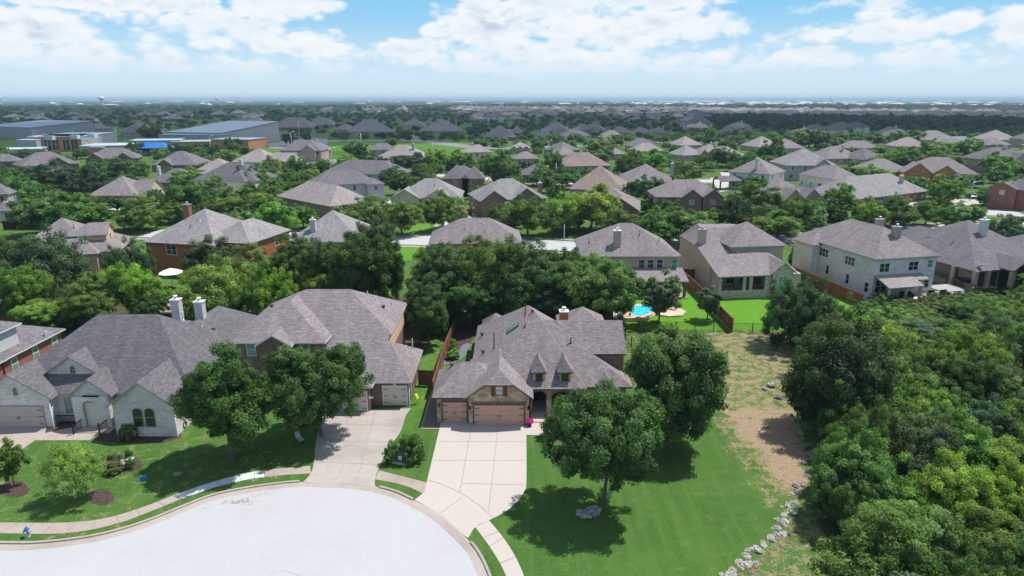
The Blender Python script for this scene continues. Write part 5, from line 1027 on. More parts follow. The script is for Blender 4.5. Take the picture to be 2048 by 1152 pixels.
# ------------------------------------------------------------------ fences
def fence(name, label, pix, hgt=1.85, tint=(1, 1, 1, 1), step=2.4, mat='wood_fence', grp=None, posts=True):
    pts = [Vector(G(*q)[:2]) for q in pix]; o0 = pts[0]; e = empty(name, (o0.x, o0.y, 0)); tag(e, label, 'fence', grp)
    for i in range(len(pts) - 1):
        a, b_ = pts[i] - o0, pts[i + 1] - o0; d = (b_ - a); L_ = d.length; u = d.normalized(); rz = math.atan2(u.y, u.x)
        c = MB(); c.box(0, L_, -.02, .02, .05, hgt); c.box(0, L_, -.06, -.021, .35, .45, bottom=True); c.box(0, L_, -.06, -.021, hgt - .35, hgt - .25, bottom=True); c.box(0, L_, -.05, .05, hgt, hgt + .04, bottom=True)
        c.build('fence_panel', mat, e, (a.x, a.y, 0), rz, tint)
        if posts:
            n = max(1, int(L_ / step))
            if 'post' + mat not in _wc: k = MB(); k.box(-.06, .06, -.06, .06, 0, 1); _wc['post' + mat] = k.mesh('post', [mat])
            for k in range(n + 1):
                p_ = part(_wc['post' + mat], 'post', e, (a.x + u.x * L_ * k / n - u.y * .0, a.y + u.y * L_ * k / n, 0), rz, tint); p_.scale = (1, 1, hgt + .1)
    return e
fence('wood_fence', 'brown wood fence running back between the brick and stone houses', [(866, 795), (880, 745), (893, 706), (907, 672), (914, 652)], tint=(1.15, 1, 1, 1))
fence('wood_fence', 'short wood gate panel beside the brick house garage', [(838, 771), (866, 772)], 1.85)
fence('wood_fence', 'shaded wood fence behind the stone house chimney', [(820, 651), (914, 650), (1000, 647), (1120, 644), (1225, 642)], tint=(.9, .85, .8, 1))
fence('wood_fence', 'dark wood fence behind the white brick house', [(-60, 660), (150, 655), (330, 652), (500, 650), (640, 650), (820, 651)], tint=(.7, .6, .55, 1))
fence('wood_fence', 'wood fence between the pool yard and the limestone porch house', [(1362, 560), (1400, 598), (1464, 665)], 2.0, tint=(1.5, 1.3, 1.2, 1))
fence('wood_fence', 'short wood fence joining the limestone porch house', [(1362, 560), (1388, 561)], 2.0, tint=(.8, .7, .7, 1))
fence('wood_fence', 'reddish wood fence along the white house with black deck', [(1586, 556), (1640, 579), (1722, 614)], 2.0, tint=(1.4, .95, .9, 1))
fence('wood_fence', 'grey wood fence left of the skylight house porch', [(1866, 560), (1905, 578), (1945, 598), (1990, 598)], 1.9, tint=(.7, .8, .9, 1))
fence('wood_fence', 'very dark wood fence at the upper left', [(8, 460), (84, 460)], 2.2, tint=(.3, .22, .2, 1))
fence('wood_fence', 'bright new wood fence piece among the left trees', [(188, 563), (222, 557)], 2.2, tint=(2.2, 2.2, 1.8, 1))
fence('wood_fence', 'brown fence beyond the left street', [(210, 438), (275, 437)], 2.0)
fence('wood_fence', 'grey fence below the balcony house', [(900, 411), (962, 410)], 2.0, tint=(.6, .9, 1.1, 1)); fence('wood_fence', 'short brown fence near the mid street lawn', [(918, 432), (944, 431)], 1.9)
fence('wood_fence', 'red brown fence by the white house roof', [(1654, 447), (1692, 448)], 2.2); fence('wood_fence', 'brown fence beside the far right lawn', [(1870, 345), (1915, 350)], 2.0)
fence('wood_fence', 'brown fence behind the balcony house', [(815, 351), (860, 352)], 2.2); fence('stone_wall', 'long low tan wall beyond the school playing field', [(560, 272), (660, 272), (735, 275), (800, 279)], 2.0, mat='stucco_tan', posts=False)
m, t, b = new_mat('chain_mesh'); b.inputs['Base Color'].default_value = (.01, .012, .01, 1); tr = t.add('ShaderNodeBsdfTransparent'); mx = t.add('ShaderNodeMixShader'); uv = t.add('ShaderNodeUVMap'); w1 = t.add('ShaderNodeTexBrick', i_Scale=1.0)
w1.offset = 0; w1.inputs['Brick Width'].default_value = .12; w1.inputs['Row Height'].default_value = 4; w1.inputs['Mortar Size'].default_value = .012; w1.inputs['Mortar Smooth'].default_value = 0; t.link(uv.outputs[0], w1.inputs['Vector'])
t.link(w1.outputs['Fac'], mx.inputs[0]); t.link(tr.outputs[0], mx.inputs[1]); t.link(b.outputs[0], mx.inputs[2]); t.link(mx.outputs[0], t.n['Material Output'].inputs[0])
def iron(label, pix, hgt=1.3):
    pts = [Vector(G(*q)[:2]) for q in pix]; o0 = pts[0]; e = empty('iron_fence', (o0.x, o0.y, 0)); tag(e, label, 'fence')
    for i in range(len(pts) - 1):
        a, b_ = pts[i] - o0, pts[i + 1] - o0; d = b_ - a; L_ = d.length; u = d.normalized(); rz = math.atan2(u.y, u.x)
        c = MB(); c.poly([(0, 0, .08), (L_, 0, .08), (L_, 0, hgt), (0, 0, hgt)]); c.build('picket_panel', 'chain_mesh', e, (a.x, a.y, 0), rz)
        c = MB(); c.box(0, L_, -.02, .02, hgt, hgt + .04, bottom=True); c.box(0, L_, -.02, .02, .08, .12, bottom=True); c.build('rail', 'black_metal', e, (a.x, a.y, 0), rz)
        if 'ipost' not in _wc: k = MB(); k.box(-.045, .045, -.045, .045, 0, 1.45); _wc['ipost'] = k.mesh('post', ['black_metal'])
        n = max(1, int(L_ / 2.45))
        for k in range(n + 1): part(_wc['ipost'], 'post', e, (a.x + u.x * L_ * k / n, a.y + u.y * L_ * k / n, 0))
iron('black metal fence along the back of the bright green yards', [(1240, 661), (1464, 664), (1545, 667), (1600, 668)]); iron('black metal fence running toward the camera behind the stone house', [(1240, 661), (1275, 712)], 1.3)
iron('thin dark fence around the school playing field', [(560, 308), (690, 309), (730, 300)], 1.8)

# ------------------------------------------------------------------ pool
pe = P(1300, 628); e = empty('swimming_pool', (pe.x, pe.y, 0)); tag(e, 'turquoise swimming pool with pale stone deck behind the iron fence', 'swimming pool')
def lp(pix, z): return [(G(*q)[0] - pe.x, G(*q)[1] - pe.y, z) for q in pix]
dk = [(1215, 622), (1230, 612), (1290, 610), (1330, 616), (1358, 618), (1372, 625), (1365, 633), (1338, 635), (1312, 631), (1295, 640), (1230, 642)]
c = MB(); q = [(x, y) for x, y, z in lp(dk, 0)]; c.prism(q, 0, .22); c.build('pool_deck', 'sand', e)
c = MB(); c.poly(lp([(1262, 624), (1272, 614), (1298, 613), (1312, 618), (1306, 627), (1288, 634), (1266, 635)], .235)); c.build('pool_water', 'pool_water', e)
c = MB(); c.prism([(x, y) for x, y, z in lp([(1236, 638), (1286, 637), (1300, 631), (1306, 633), (1290, 642), (1238, 643)], 0)], 0, .5); c.build('pool_wall', 'stucco_peach', e)
def chair_like(name, label, px, py, mat, s_=1.0, cat='lounge chair', z=.22, rz=.3):
    p = P(px, py); e = empty(name, (p.x, p.y, z), rz); tag(e, label, cat); c = MB(); c.box(-.3 * s_, .3 * s_, -.5 * s_, .35 * s_, .28, .36, bottom=True); c.build('seat', mat, e)
    c = MB(); c.poly([(-.3 * s_, .35 * s_, .34), (.3 * s_, .35 * s_, .34), (.3 * s_, .75 * s_, .85), (-.3 * s_, .75 * s_, .85)]); c.poly([(-.3 * s_, .39 * s_, .34), (.3 * s_, .39 * s_, .34), (.3 * s_, .79 * s_, .85), (-.3 * s_, .79 * s_, .85)]); c.build('backrest', mat, e)
    for x in (-.26, .26):
        for y in (-.45, .32): c = MB(); c.box((x - .03) * s_, (x + .03) * s_, (y - .03) * s_, (y + .03) * s_, 0, .3); c.build('leg', 'trim_brown', e)
chair_like('lounge_chair', 'dark brown lounge chair on the pool deck', 1313, 626, 'wood_red'); chair_like('lounge_chair', 'orange lounge chair on the pool deck', 1346, 622, 'door_copper', rz=1.2)
p = P(1324, 625); e = empty('fire_pit', (p.x, p.y, .22)); tag(e, 'low round red fire pit on the pool deck', 'fire pit'); c = MB(); c.lathe([(.75, 0), (.75, .35), (.55, .35), (.5, .15), (0, .15)], 14); c.build('pit_ring', 'brick_red', e)

# ------------------------------------------------------------------ street furniture and garden things
p = P(56, 1073); e = empty('fire_hydrant', (p.x, p.y, 0)); tag(e, 'silver fire hydrant with blue cap on the verge', 'fire hydrant')
c = MB(); c.lathe([(.2, 0), (.2, .06), (.13, .08), (.13, .5), (.17, .52), (.17, .58)], 12); c.build('barrel', 'pipe_grey', e); c = MB(); c.lathe([(.17, .58), (.15, .68), (.08, .76), (.04, .84), (0, .85)], 12); c.build('cap', 'blue_paint', e)
for d in ((.24, 0), (-.24, 0), (0, -.26)): c = MB(); c.tube((0, 0, .42), (d[0], d[1], .42), .075); c.tube((d[0] * .8, d[1] * .8, .42), (d[0] * 1.05, d[1] * 1.05, .42), .1); c.build('outlet', 'pipe_grey', e)
p = P(808, 921); e = empty('transformer_box', (p.x, p.y, 0), -.25); tag(e, 'dark green electrical transformer box between two shrubs', 'transformer box')
c = MB(); c.box(-.8, .8, -.75, .75, 0, .12); c.build('concrete_pad', 'drive_new', e); c = MB(); c.box(-.55, .55, -.5, .5, .12, 1.0); c.build('cabinet', 'green_box', e)
c = MB(); c.poly([(-.6, -.56, 1.0), (.6, -.56, 1.0), (.6, .55, 1.2), (-.6, .55, 1.2)]); c.poly([(-.6, -.56, .9), (.6, -.56, .9), (.6, -.56, 1.0), (-.6, -.56, 1.0)]); c.poly([(-.6, .55, .95), (-.6, -.56, .9), (-.6, -.56, 1.0), (-.6, .55, 1.2)]); c.poly([(.6, -.56, .9), (.6, .55, .95), (.6, .55, 1.2), (.6, -.56, 1.0)]); c.build('lid', 'green_box', e)
c = MB(); c.box(-.32, .05, -.53, -.51, .35, .72, bottom=True); c.build('warning_label', 'trim_white', e)
def rock(label, px, py, s_, seed, grp=None, tint=(1, 1, 1, 1), z=0, xy=None, name='limestone_rock'):
    r_ = random.Random(seed); k = 'rock%d' % (seed % 9)
    if k not in _wc:
        import bmesh; bm = bmesh.new(); bmesh.ops.create_icosphere(bm, subdivisions=3, radius=1); from mathutils import noise as mn
        for v_ in bm.verts:
            n_ = v_.co.copy(); f_ = 1 + .45 * mn.noise(n_ * 1.1 + Vector((seed % 9 * 7.1, 0, 0))) + .28 * mn.noise(n_ * 2.7 + Vector((seed % 9 * 3, 5, 0))) + .13 * mn.noise(n_ * 6 + Vector((seed, 1, 2))); v_.co = n_ * f_; v_.co.z = v_.co.z * .62 + .3
        me_ = bpy.data.meshes.new('rock'); bm.to_mesh(me_); bm.free(); me_.materials.append(MATS['rock']); _wc[k] = me_
    o = bpy.data.objects.new(name, _wc[k]); COL.objects.link(o); p = P(px, py) if xy is None else Vector((*xy, 0)); o.location = (p.x, p.y, z); o.rotation_euler = (0, 0, r_.uniform(0, 6)); o.scale = (s_ * r_.uniform(.85, 1.3), s_ * r_.uniform(.7, 1), s_ * r_.uniform(.7, 1.1)); o.color = tint; tag(o, label, 'rock', grp); return o
rock('large pitted grey boulder under the front lawn tree', 1186, 1025, .62, 1); rock('flatter grey boulder left of the larger one on the lawn', 1168, 1031, .58, 2)
rock('dark rock lying in the dry field by the big trees', 1543, 772, .55, 3); rock('low dark rock in the shade below the field rock', 1556, 796, .5, 4, tint=(.6, .6, .65, 1)); rock('small pale rock lying left of the field rock', 1529, 779, .3, 5)
for i, (dx_, dy_) in enumerate(((-12, 1), (-3, -3), (6, 1), (14, -4), (0, 4))): rock('pale rock in the small round shrub bed', 248 + dx_, 925 + dy_, .32, i + 11, 'pale rocks in the round shrub bed', (1.5, 1.5, 1.5, 1))
rl_ = gs([(1594, 829), (1601, 848), (1609, 870), (1610, 886), (1622, 895), (1626, 920), (1619, 945), (1609, 962), (1594, 990), (1576, 1022), (1566, 1050), (1549, 1074), (1519, 1096), (1497, 1114), (1472, 1136), (1446, 1154), (1400, 1185)], 8)
rr = random.Random(3); acc = 0; cnt = 0
for i in range(len(rl_) - 1):
    a, b_ = Vector(rl_[i]), Vector(rl_[i + 1]); L_ = (b_ - a).length; acc += L_
    while acc > .4:
        acc -= .4; q = a.lerp(b_, rr.random()); t_ = i / len(rl_); big_ = .235 + .07 * t_
        for k in range(2 if rr.random() < .65 else 1):
            g_ = rr.uniform(.7, 1.15) if t_ < .5 else rr.uniform(1.1, 1.7)
            lab = 'dark rock in the upper stretch of the rock edging' if t_ < .3 else ('grey rock in the shaded middle of the rock edging' if t_ < .6 else 'pale limestone rock in the lower stretch of the rock edging')
            gp = ('rocks of the upper edging', 'rocks of the middle edging', 'rocks of the lower edging')[0 if t_ < .3 else (1 if t_ < .6 else 2)]
            rock(lab, 0, 0, rr.uniform(.5, 1.25) * big_, rr.randrange(9), gp, (g_, g_ * .97, g_ * .93, 1), -.12 + .2 * (k and rr.random()), (q.x + rr.gauss(0, .32), q.y + rr.gauss(0, .32)))
for i in range(36):
    j = rr.randrange(len(rl_) * 5 // 8, len(rl_)); q = rl_[j]; rock('small reddish stone fallen beside the rock edging', 0, 0, rr.uniform(.08, .18), rr.randrange(9), 'small stones beside the edging', (1.2, .8, .65, 1), -.02, (q[0] + rr.uniform(.3, 1.6), q[1] + rr.uniform(-1.0, .3)), name='small_stone')
def pot(px, py): pass
p = P(1059, 852); e = empty('flower_pot', (p.x, p.y, 0)); tag(e, 'dark pot of bright pink flowers beside the copper garage door', 'flower pot'); c = MB(); c.lathe([(.16, 0), (.24, .32), (.26, .34), (.2, .33)], 12); c.build('pot', 'black_metal', e)
c = MB(); r_ = random.Random(2)
for i in range(420):
    v_ = Vector((r_.gauss(0, 1), r_.gauss(0, 1), abs(r_.gauss(0, 1)))).normalized() * .38 * r_.uniform(.8, 1.05); n_ = Vector((r_.gauss(0, 1), r_.gauss(0, 1), r_.gauss(0, 1))).normalized(); u = n_.orthogonal().normalized() * .045; w_ = n_.cross(u); o_ = Vector((0, 0, .42)); c.poly([o_ + v_ - u - w_, o_ + v_ + u - w_, o_ + v_ + u + w_, o_ + v_ - u + w_])
c.build('blossoms', 'pink_flower', e)
for px, py, lab, mt in ((289, 968, 'small blue yard sign on the left lawn', 'blue_paint'), (355, 958, 'small dark yard sign in the shade of the oak', 'trim_grey')):
    p = P(px, py); e = empty('yard_sign', (p.x, p.y, 0), .2); tag(e, lab, 'yard sign'); c = MB(); c.box(-.28, .28, -.015, .015, .3, .68, bottom=True); c.build('sign_face', mt, e); c = MB(); c.box(-.2, -.18, -.01, .01, 0, .3); c.box(.18, .2, -.01, .01, 0, .3); c.build('stake', 'black_metal', e)
chair_like('garden_chair', 'pale wire garden chair on the shaded lawn by the driveway', 601, 884, 'pipe_grey', .8, 'garden chair', 0, .8)
p = P(833, 808); c = MB(); c.tube((0, 0, .2), (0, 0, 1.1), .1, .16); c.tube((.1, -.1, .3), (.25, -.1, .9), .06); o = c.build('garden_hose', 'yellow_hose', None, (p.x, p.y, 0)); tag(o, 'coiled bright yellow garden hose hanging by the brick garage', 'garden hose')
p = P(371, 857); c = MB()
for k in range(16): a0, a1 = k * .4, (k + 1) * .4; c.tube((.3 * math.cos(a0), 0, .45 + .3 * math.sin(a0)), (.3 * math.cos(a1), 0, .45 + .3 * math.sin(a1)), .05, n=5, cap=False)
o = c.build('garden_hose', 'black_metal', None, (p.x, p.y, 0), 1.5); tag(o, 'dark coiled hose beside the white brick side wall', 'garden hose')
p = P(346, 576); e = empty('patio_umbrella', (p.x, p.y, 0)); tag(e, 'white patio umbrella showing between the left trees', 'umbrella'); c = MB(); c.tube((0, 0, 0), (0, 0, 3.3), .04); c.build('pole', 'trim_grey', e); c = MB(); c.lathe([(2.0, 2.7), (1.1, 3.15), (0, 3.5)], 8); c.build('canopy', 'cloth_white', e)
p = P(336, 612); sheet('patio', [(p.x - 4, p.y - 3), (p.x + 3, p.y - 3), (p.x + 3, p.y + 3), (p.x - 4, p.y + 3)], .03, 'walk')
# street and car park lights
def lamp(px, py, ptop, label, arms=1, grp=None):
    p = P(px, py); hgt = max(6 if arms else 3, zat(ptop, p.y)); e = empty('street_lamp', (p.x, p.y, 0), random.choice([0, 3.14])); tag(e, label, 'street lamp', grp); c = MB(); c.tube((0, 0, 0), (0, 0, hgt), .09 + p.y * .0003, .06 + p.y * .0003, 6); c.build('pole', 'pipe_grey', e)
    for s_ in ((1, -1) if arms == 2 else (1,) if arms else ()): c = MB(); c.tube((0, 0, hgt - .1), (s_ * 2.2, 0, hgt + .25), .07 + p.y * .0003, n=5); c.box(min(s_ * 1.9, s_ * 2.9), max(s_ * 1.9, s_ * 2.9), -.2, .2, hgt + .2, hgt + .32, bottom=True); c.build('lamp_head', 'pipe_grey', e)
for a in ((149, 285, 259, 'light mast behind the orange school windows', 2), (176, 303, 281, 'light mast in front of the orange school windows', 2), (236, 292, 254, 'tall light mast left of the gymnasium', 1), (331, 290, 258, 'light mast at the corner of the gymnasium roof', 2), (422, 300, 272, 'light mast in front of the gymnasium', 1),
          (584, 297, 264, 'light mast at the near edge of the school parking', 1), (599, 278, 241, 'tall light mast behind the school parking', 2), (723, 296, 267, 'light mast on the playing field', 1), (665, 330, 296, 'light mast below the playing field', 1), (866, 305, 288, 'light mast on the far green field', 1)): lamp(*a)
for a in ((1940, 402, 374, 'street lamp beside the parked black car on the right'), (1479, 335, 310, 'street lamp beside the cream two storey house'), (436, 412, 389, 'street lamp beside the left street'), (655, 334, 318, 'street lamp beside the grey sided house'), (1112, 360, 327, 'tall thin pole beside the brown pyramid roof house', 0), (1128, 482, 449, 'thin plain pole by the mid street', 0), (1352, 432, 411, 'street lamp between bright trees below the twin gabled house')): lamp(*a)
def car(px, py, rz, mat, label, s_=1.0):
    p = P(px, py); e = empty('parked_car', (p.x, p.y, .02), rz); tag(e, label, 'car'); c = MB(); L_, W_ = 2.3, .9
    prof = [(-L_, .35), (-L_, .85), (-L_ * .93, .95), (-1.5, 1.02), (-.95, 1.05), (1.1, 1.05), (1.9, .9), (L_, .78), (L_, .35)]
    for sgn in (0, 1): c.poly([(x, W_ * (-1 if sgn else 1), z) for x, z in (prof if sgn else prof[::-1])])
    for i in range(len(prof)): a, b_ = prof[i], prof[(i + 1) % len(prof)]; c.poly([(a[0], -W_, a[1]), (b_[0], -W_, b_[1]), (b_[0], W_, b_[1]), (a[0], W_, a[1])])
    c.build('body', mat, e); c = MB(); g = [(-1.55, 1.0), (-1.0, 1.45), (.3, 1.48), (1.15, 1.04)]; Wg = .72
    for sgn in (-1, 1): c.poly([(x, (W_ - .03) * sgn if i in (0, 3) else Wg * sgn, z) for i, (x, z) in enumerate(g)])
    for i in (0, 2): a, b_ = g[i], g[i + 1]; wa, wb2 = (W_ - .03 if i == 0 else Wg), (Wg if i == 0 else W_ - .03); c.poly([(a[0], -wa, a[1]), (b_[0], -wb2, b_[1]), (b_[0], wb2, b_[1]), (a[0], wa, a[1])])
    c.build('windows', 'glass_dark', e); c = MB(); c.box(-1.02, .32, -Wg, Wg, 1.44, 1.5, bottom=True); c.build('car_roof', mat, e)
    for x in (-1.4, 1.45):
        for y in (-.8, .8): c = MB(); c.tube((x, y - .11, .33), (x, y + .11, .33), .33, n=12); o = c.build('wheel', 'tyre_rubber', e)
    for y in (-.6, .6): c = MB(); c.box(L_ - .02, L_ + .02, y - .2, y + .2, .62, .76, bottom=True); c.build('headlight', 'glass_pale', e)
car(1975, 406, .1, 'car_dark', 'black car parked in the driveway at the far right'); car(1942, 396, 1.4, 'car_dark', 'dark car parked under the street lamp at far right'); car(388, 412, .2, 'car_silver', 'silver car parked on the left street'); car(1380, 371, .4, 'car_dark', 'dark car parked beside the black patio cover', 1)
# black patio cover
p = P(1458, 378); e = empty('patio_cover', (p.x, p.y, 0), .1); tag(e, 'open black patio cover with gabled roof beside the cream two storey house', 'patio cover'); c = MB()
for q in (((-5, -3.5, 3.2), (5, -3.5, 3.2), (5, 0, 4.8), (-5, 0, 4.8)), ((5, 3.5, 3.2), (-5, 3.5, 3.2), (-5, 0, 4.8), (5, 0, 4.8))): c.poly(q, 0); c.poly([(x, y, z - .15) for x, y, z in reversed(q)], 1)
c.build('cover_roof', ['roof_dark', 'black_metal'], e)
for x in (-4.7, 4.7):
    for y in (-3.2, 3.2): c = MB(); c.box(x - .2, x + .2, y - .2, y + .2, 0, 3.3); c.build('post', 'black_metal', e)
c = MB(); c.box(-4.9, 4.9, -3.3, -3.1, 3.0, 3.3, bottom=True); c.build('beam', 'black_metal', e)
# things on porches
def table_set(px, py, z, label, mat, name='outdoor_sofa', cat='outdoor sofa', rz=0., L_=1.8):
    p = P(px, py, z); e = empty(name, (p.x, p.y, z), rz); tag(e, label, cat); c = MB(); c.box(-L_ / 2, L_ / 2, -.4, .4, .12, .42, bottom=True); c.build('seat', mat, e); c = MB(); c.box(-L_ / 2, L_ / 2, .3, .42, .42, .85); c.build('backrest', mat, e)
    for s_ in (-1, 1): c = MB(); c.box(s_ * L_ / 2 - .08, s_ * L_ / 2 + .08, -.42, .44, 0, .6); c.build('armrest', mat, e)
table_set(1812, 594, .98, 'black outdoor sofa under the white house patio roof', 'black_metal'); table_set(1833, 582, .98, 'black outdoor armchair near the white wall on the deck', 'black_metal', L_=.9); table_set(1864, 592, .98, 'black outdoor armchair in the middle of the deck', 'black_metal', L_=1.0); table_set(1888, 591, .98, 'black outdoor armchair at the end of the deck', 'black_metal', L_=1.0)
table_set(1480, 577, 1.0, 'teal cushioned outdoor sofa on the limestone porch', 'glass_teal'); table_set(1517, 577, 1.0, 'red wood bench on the limestone porch', 'wood_red', 'garden_bench', 'bench')

# ------------------------------------------------------------------ trees
def leaf_mesh(name, centers, norms, size, tone, rng, mat='foliage', aspect=.62):
    n = len(centers); r = rng.normal(size=(n, 3)); u = np.cross(norms, r); u /= np.linalg.norm(u, axis=1, keepdims=True) + 1e-9; v = np.cross(norms, u)
    s = (size * rng.uniform(.65, 1.35, n))[:, None]; a = u * s; b_ = v * s * aspect
    vv = np.stack([centers - a, centers - b_ * 1.0 + a * .1, centers + a, centers + b_ + a * .1], 1).reshape(-1, 3)
    me = bpy.data.meshes.new(name); me.vertices.add(4 * n); me.vertices.foreach_set('co', vv.astype(np.float32).ravel()); me.loops.add(4 * n); me.loops.foreach_set('vertex_index', np.arange(4 * n)); me.polygons.add(n)
    me.polygons.foreach_set('loop_start', np.arange(0, 4 * n, 4)); me.polygons.foreach_set('loop_total', np.full(n, 4)); me.update()
    at = me.attributes.new('tone', 'FLOAT', 'POINT'); at.data.foreach_set('value', np.repeat(tone, 4).astype(np.float32)); me.materials.append(MATS[mat]); return me
def crown_points(rng, lobes, nclump, nleaf, cr, flat=.6, jit=.14, inner=.2, size=.2, up=.55):
    L_ = np.array(lobes); w_ = (L_[:, 3] * L_[:, 4] + L_[:, 3] * L_[:, 5]); w_ = w_ / w_.sum(); li = rng.choice(len(L_), nclump, p=w_); d = rng.normal(size=(nclump, 3)); d[:, 2] = d[:, 2] * .85 + .28; d /= np.linalg.norm(d, axis=1, keepdims=True)
    rad = 1 + rng.normal(size=nclump) * jit; inn = rng.random(nclump) < inner; rad[inn] = rng.uniform(.35, .8, inn.sum()); cc = L_[li, :3] + d * L_[li, 3:6] * rad[:, None]
    tone = np.clip(rng.normal(.5, .2, nclump) + .1 * d[:, 2], 0, 1); rr_ = cr * rng.uniform(.55, 1.35, nclump)
    k = rng.multinomial(nleaf, rr_ ** 2 / (rr_ ** 2).sum()); ci = np.repeat(np.arange(nclump), k); n = len(ci)
    o = rng.normal(size=(n, 3)); o /= np.linalg.norm(o, axis=1, keepdims=True); o *= (rng.random(n) ** .45)[:, None]; od = o.copy(); o *= rr_[ci][:, None]; o[:, 2] *= flat
    c = cc[ci] + o; nn = d[ci] * .5 + od * .7 + np.array([0, 0, up]) + rng.normal(size=(n, 3)) * .45; nn /= np.linalg.norm(nn, axis=1, keepdims=True)
    return c, nn, np.clip(tone[ci] + rng.normal(size=n) * .13, 0, 1)
TREES = {}
def trunk_mesh(rng, H, base, R, r0, nb=8, lean=.03, multi=1):
    m_ = MB(); 
    for q in range(multi):
        ox, oy = (0, 0) if multi == 1 else (.35 * math.cos(q * 2.1), .35 * math.sin(q * 2.1)); sx = rng.normal() * lean * H + ox * 2.2; sy = rng.normal() * lean * H + oy * 2.2
        p0 = Vector((ox * .6, oy * .6, -.15)); p1 = Vector((ox + sx * .4, oy + sy * .4, base * .6)); p2 = Vector((ox + sx * .8, oy + sy * .8, base * 1.05)); p3 = Vector((ox + sx, oy + sy, H * .75)); k = 1 / multi ** .5
        m_.tube(p0, p0.lerp(p1, .15), r0 * 1.5 * k, r0 * 1.05 * k, 9, cap=False); m_.tube(p0.lerp(p1, .15), p1, r0 * 1.05 * k, r0 * .9 * k, 9, cap=False); m_.tube(p1, p2, r0 * .9 * k, r0 * .7 * k, 9, cap=False); m_.tube(p2, p3, r0 * .7 * k, r0 * .12 * k, 7)
        for b_ in range(nb // multi):
            t_ = rng.uniform(.0, .6); s_ = p2.lerp(p3, t_); a = rng.uniform(0, 6.28); e_ = s_ + Vector((math.cos(a) * R * rng.uniform(.55, .85), math.sin(a) * R * rng.uniform(.55, .85), (H - base) * rng.uniform(.12, .4))); mid = s_.lerp(e_, .5) + Vector((0, 0, .25))
            m_.tube(s_, mid, r0 * .4 * k, r0 * .22 * k, 6, cap=False); m_.tube(mid, e_, r0 * .22 * k, r0 * .05, 5); 
            for z_ in range(2): f_ = mid.lerp(e_, rng.uniform(.2, .8)); a2 = a + rng.uniform(-1, 1); m_.tube(f_, f_ + Vector((math.cos(a2) * R * .25, math.sin(a2) * R * .25, .5)), r0 * .12 * k, r0 * .03, 4)
    return m_.mesh('trunk', ['bark'])
def make_tree(key, seed, W, H, base, nclump, nleaf, cr, size, shape='round', r0=.17, jit=.14, inner=.2, nlobe=7, multi=1, flat=.95, up=.3, aspect=.62):
    nclump = int(nclump * 1.8); cr = cr * .72; nleaf = int(nleaf * 1.35); size *= .84; rng = np.random.default_rng(seed); R = W / 2; ch = H - base; lobes = []
    if shape == 'round': lobes.append((0, 0, base + ch * .5, R * .72, R * .72, ch * .46))
    elif shape == 'cone': lobes += [(0, 0, base + ch * .3, R * .8, R * .8, ch * .3), (0, 0, base + ch * .6, R * .55, R * .55, ch * .28), (0, 0, base + ch * .82, R * .3, R * .3, ch * .2)]
    elif shape == 'wide': lobes.append((0, 0, base + ch * .45, R * .8, R * .8, ch * .4))
    elif shape == 'mound': lobes.append((0, 0, ch * .35, R * .8, R * .8, ch * .6))
    for i in range(nlobe):
        a = 6.28 * i / nlobe + rng.uniform(-.4, .4); q = rng.uniform(.4, .66) * R; zf = rng.uniform(.22, .78) if shape != 'cone' else rng.uniform(.1, .45); lr = R * rng.uniform(.28, .44)
        lobes.append((q * math.cos(a), q * math.sin(a), base + ch * zf, lr, lr, ch * rng.uniform(.16, .26)))
    c, n_, t_ = crown_points(rng, lobes, nclump, nleaf, cr, flat, jit, inner, size, up); 
    k = c[:, 2] > .05; TREES[key] = (leaf_mesh('crown', c[k], n_[k], size, t_[k], rng, aspect=aspect), trunk_mesh(rng, H, base, R, r0, multi=multi), 2 * float(np.percentile(np.hypot(c[:, 0], c[:, 1]), 97.5)), float(np.percentile(c[:, 2], 99.3)))
# near: fine leaves
make_tree('oak_a', 1, 8.2, 9.2, 1.9, 230, 52000, .72, .115, 'round', .2, nlobe=9); make_tree('oak_b', 2, 8.4, 7.6, 1.6, 240, 52000, .70, .115, 'wide', .19, nlobe=9)
make_tree('oak_c', 3, 9.6, 9.2, 2.3, 260, 56000, .75, .12, 'wide', .17, nlobe=10, jit=.17); make_tree('elm', 4, 8.6, 8.8, 1.0, 220, 56000, .85, .13, 'round', .2, nlobe=8, jit=.12)
make_tree('wild_a', 5, 8, 8, .5, 200, 44000, .8, .115, 'round', .18, nlobe=9, jit=.2, multi=2, up=.35); make_tree('wild_b', 6, 8, 7, .3, 200, 44000, .66, .11, 'wide', .16, nlobe=11, jit=.24, multi=3, up=.4, aspect=.5); make_tree('wild_c', 7, 7, 9, .5, 180, 32000, .75, .13, 'cone', .16, nlobe=7, jit=.22, up=.4, aspect=.45)
make_tree('thicket', 8, 8, 4.5, .1, 210, 42000, .6, .11, 'mound', .12, nlobe=12, jit=.26, multi=3, up=.45, aspect=.5)
make_tree('tall', 15, 8.5, 13, 2.0, 260, 52000, .85, .13, 'round', .22, nlobe=12)
make_tree('young', 9, 3, 4.4, 1.2, 60, 9000, .42, .10, 'round', .07, nlobe=5, jit=.2); make_tree('sparse', 10, 5.2, 5.4, .8, 80, 12000, .6, .08, 'wide', .09, nlobe=7, jit=.28, inner=.1, up=.8)
make_tree('shrub', 11, 2.2, 1.9, .05, 46, 7500, .32, .07, 'mound', .05, nlobe=6, jit=.2, multi=3); make_tree('hedge', 12, 2.4, 1.4, .05, 60, 9000, .26, .05, 'mound', .04, nlobe=6, jit=.04, inner=.1)
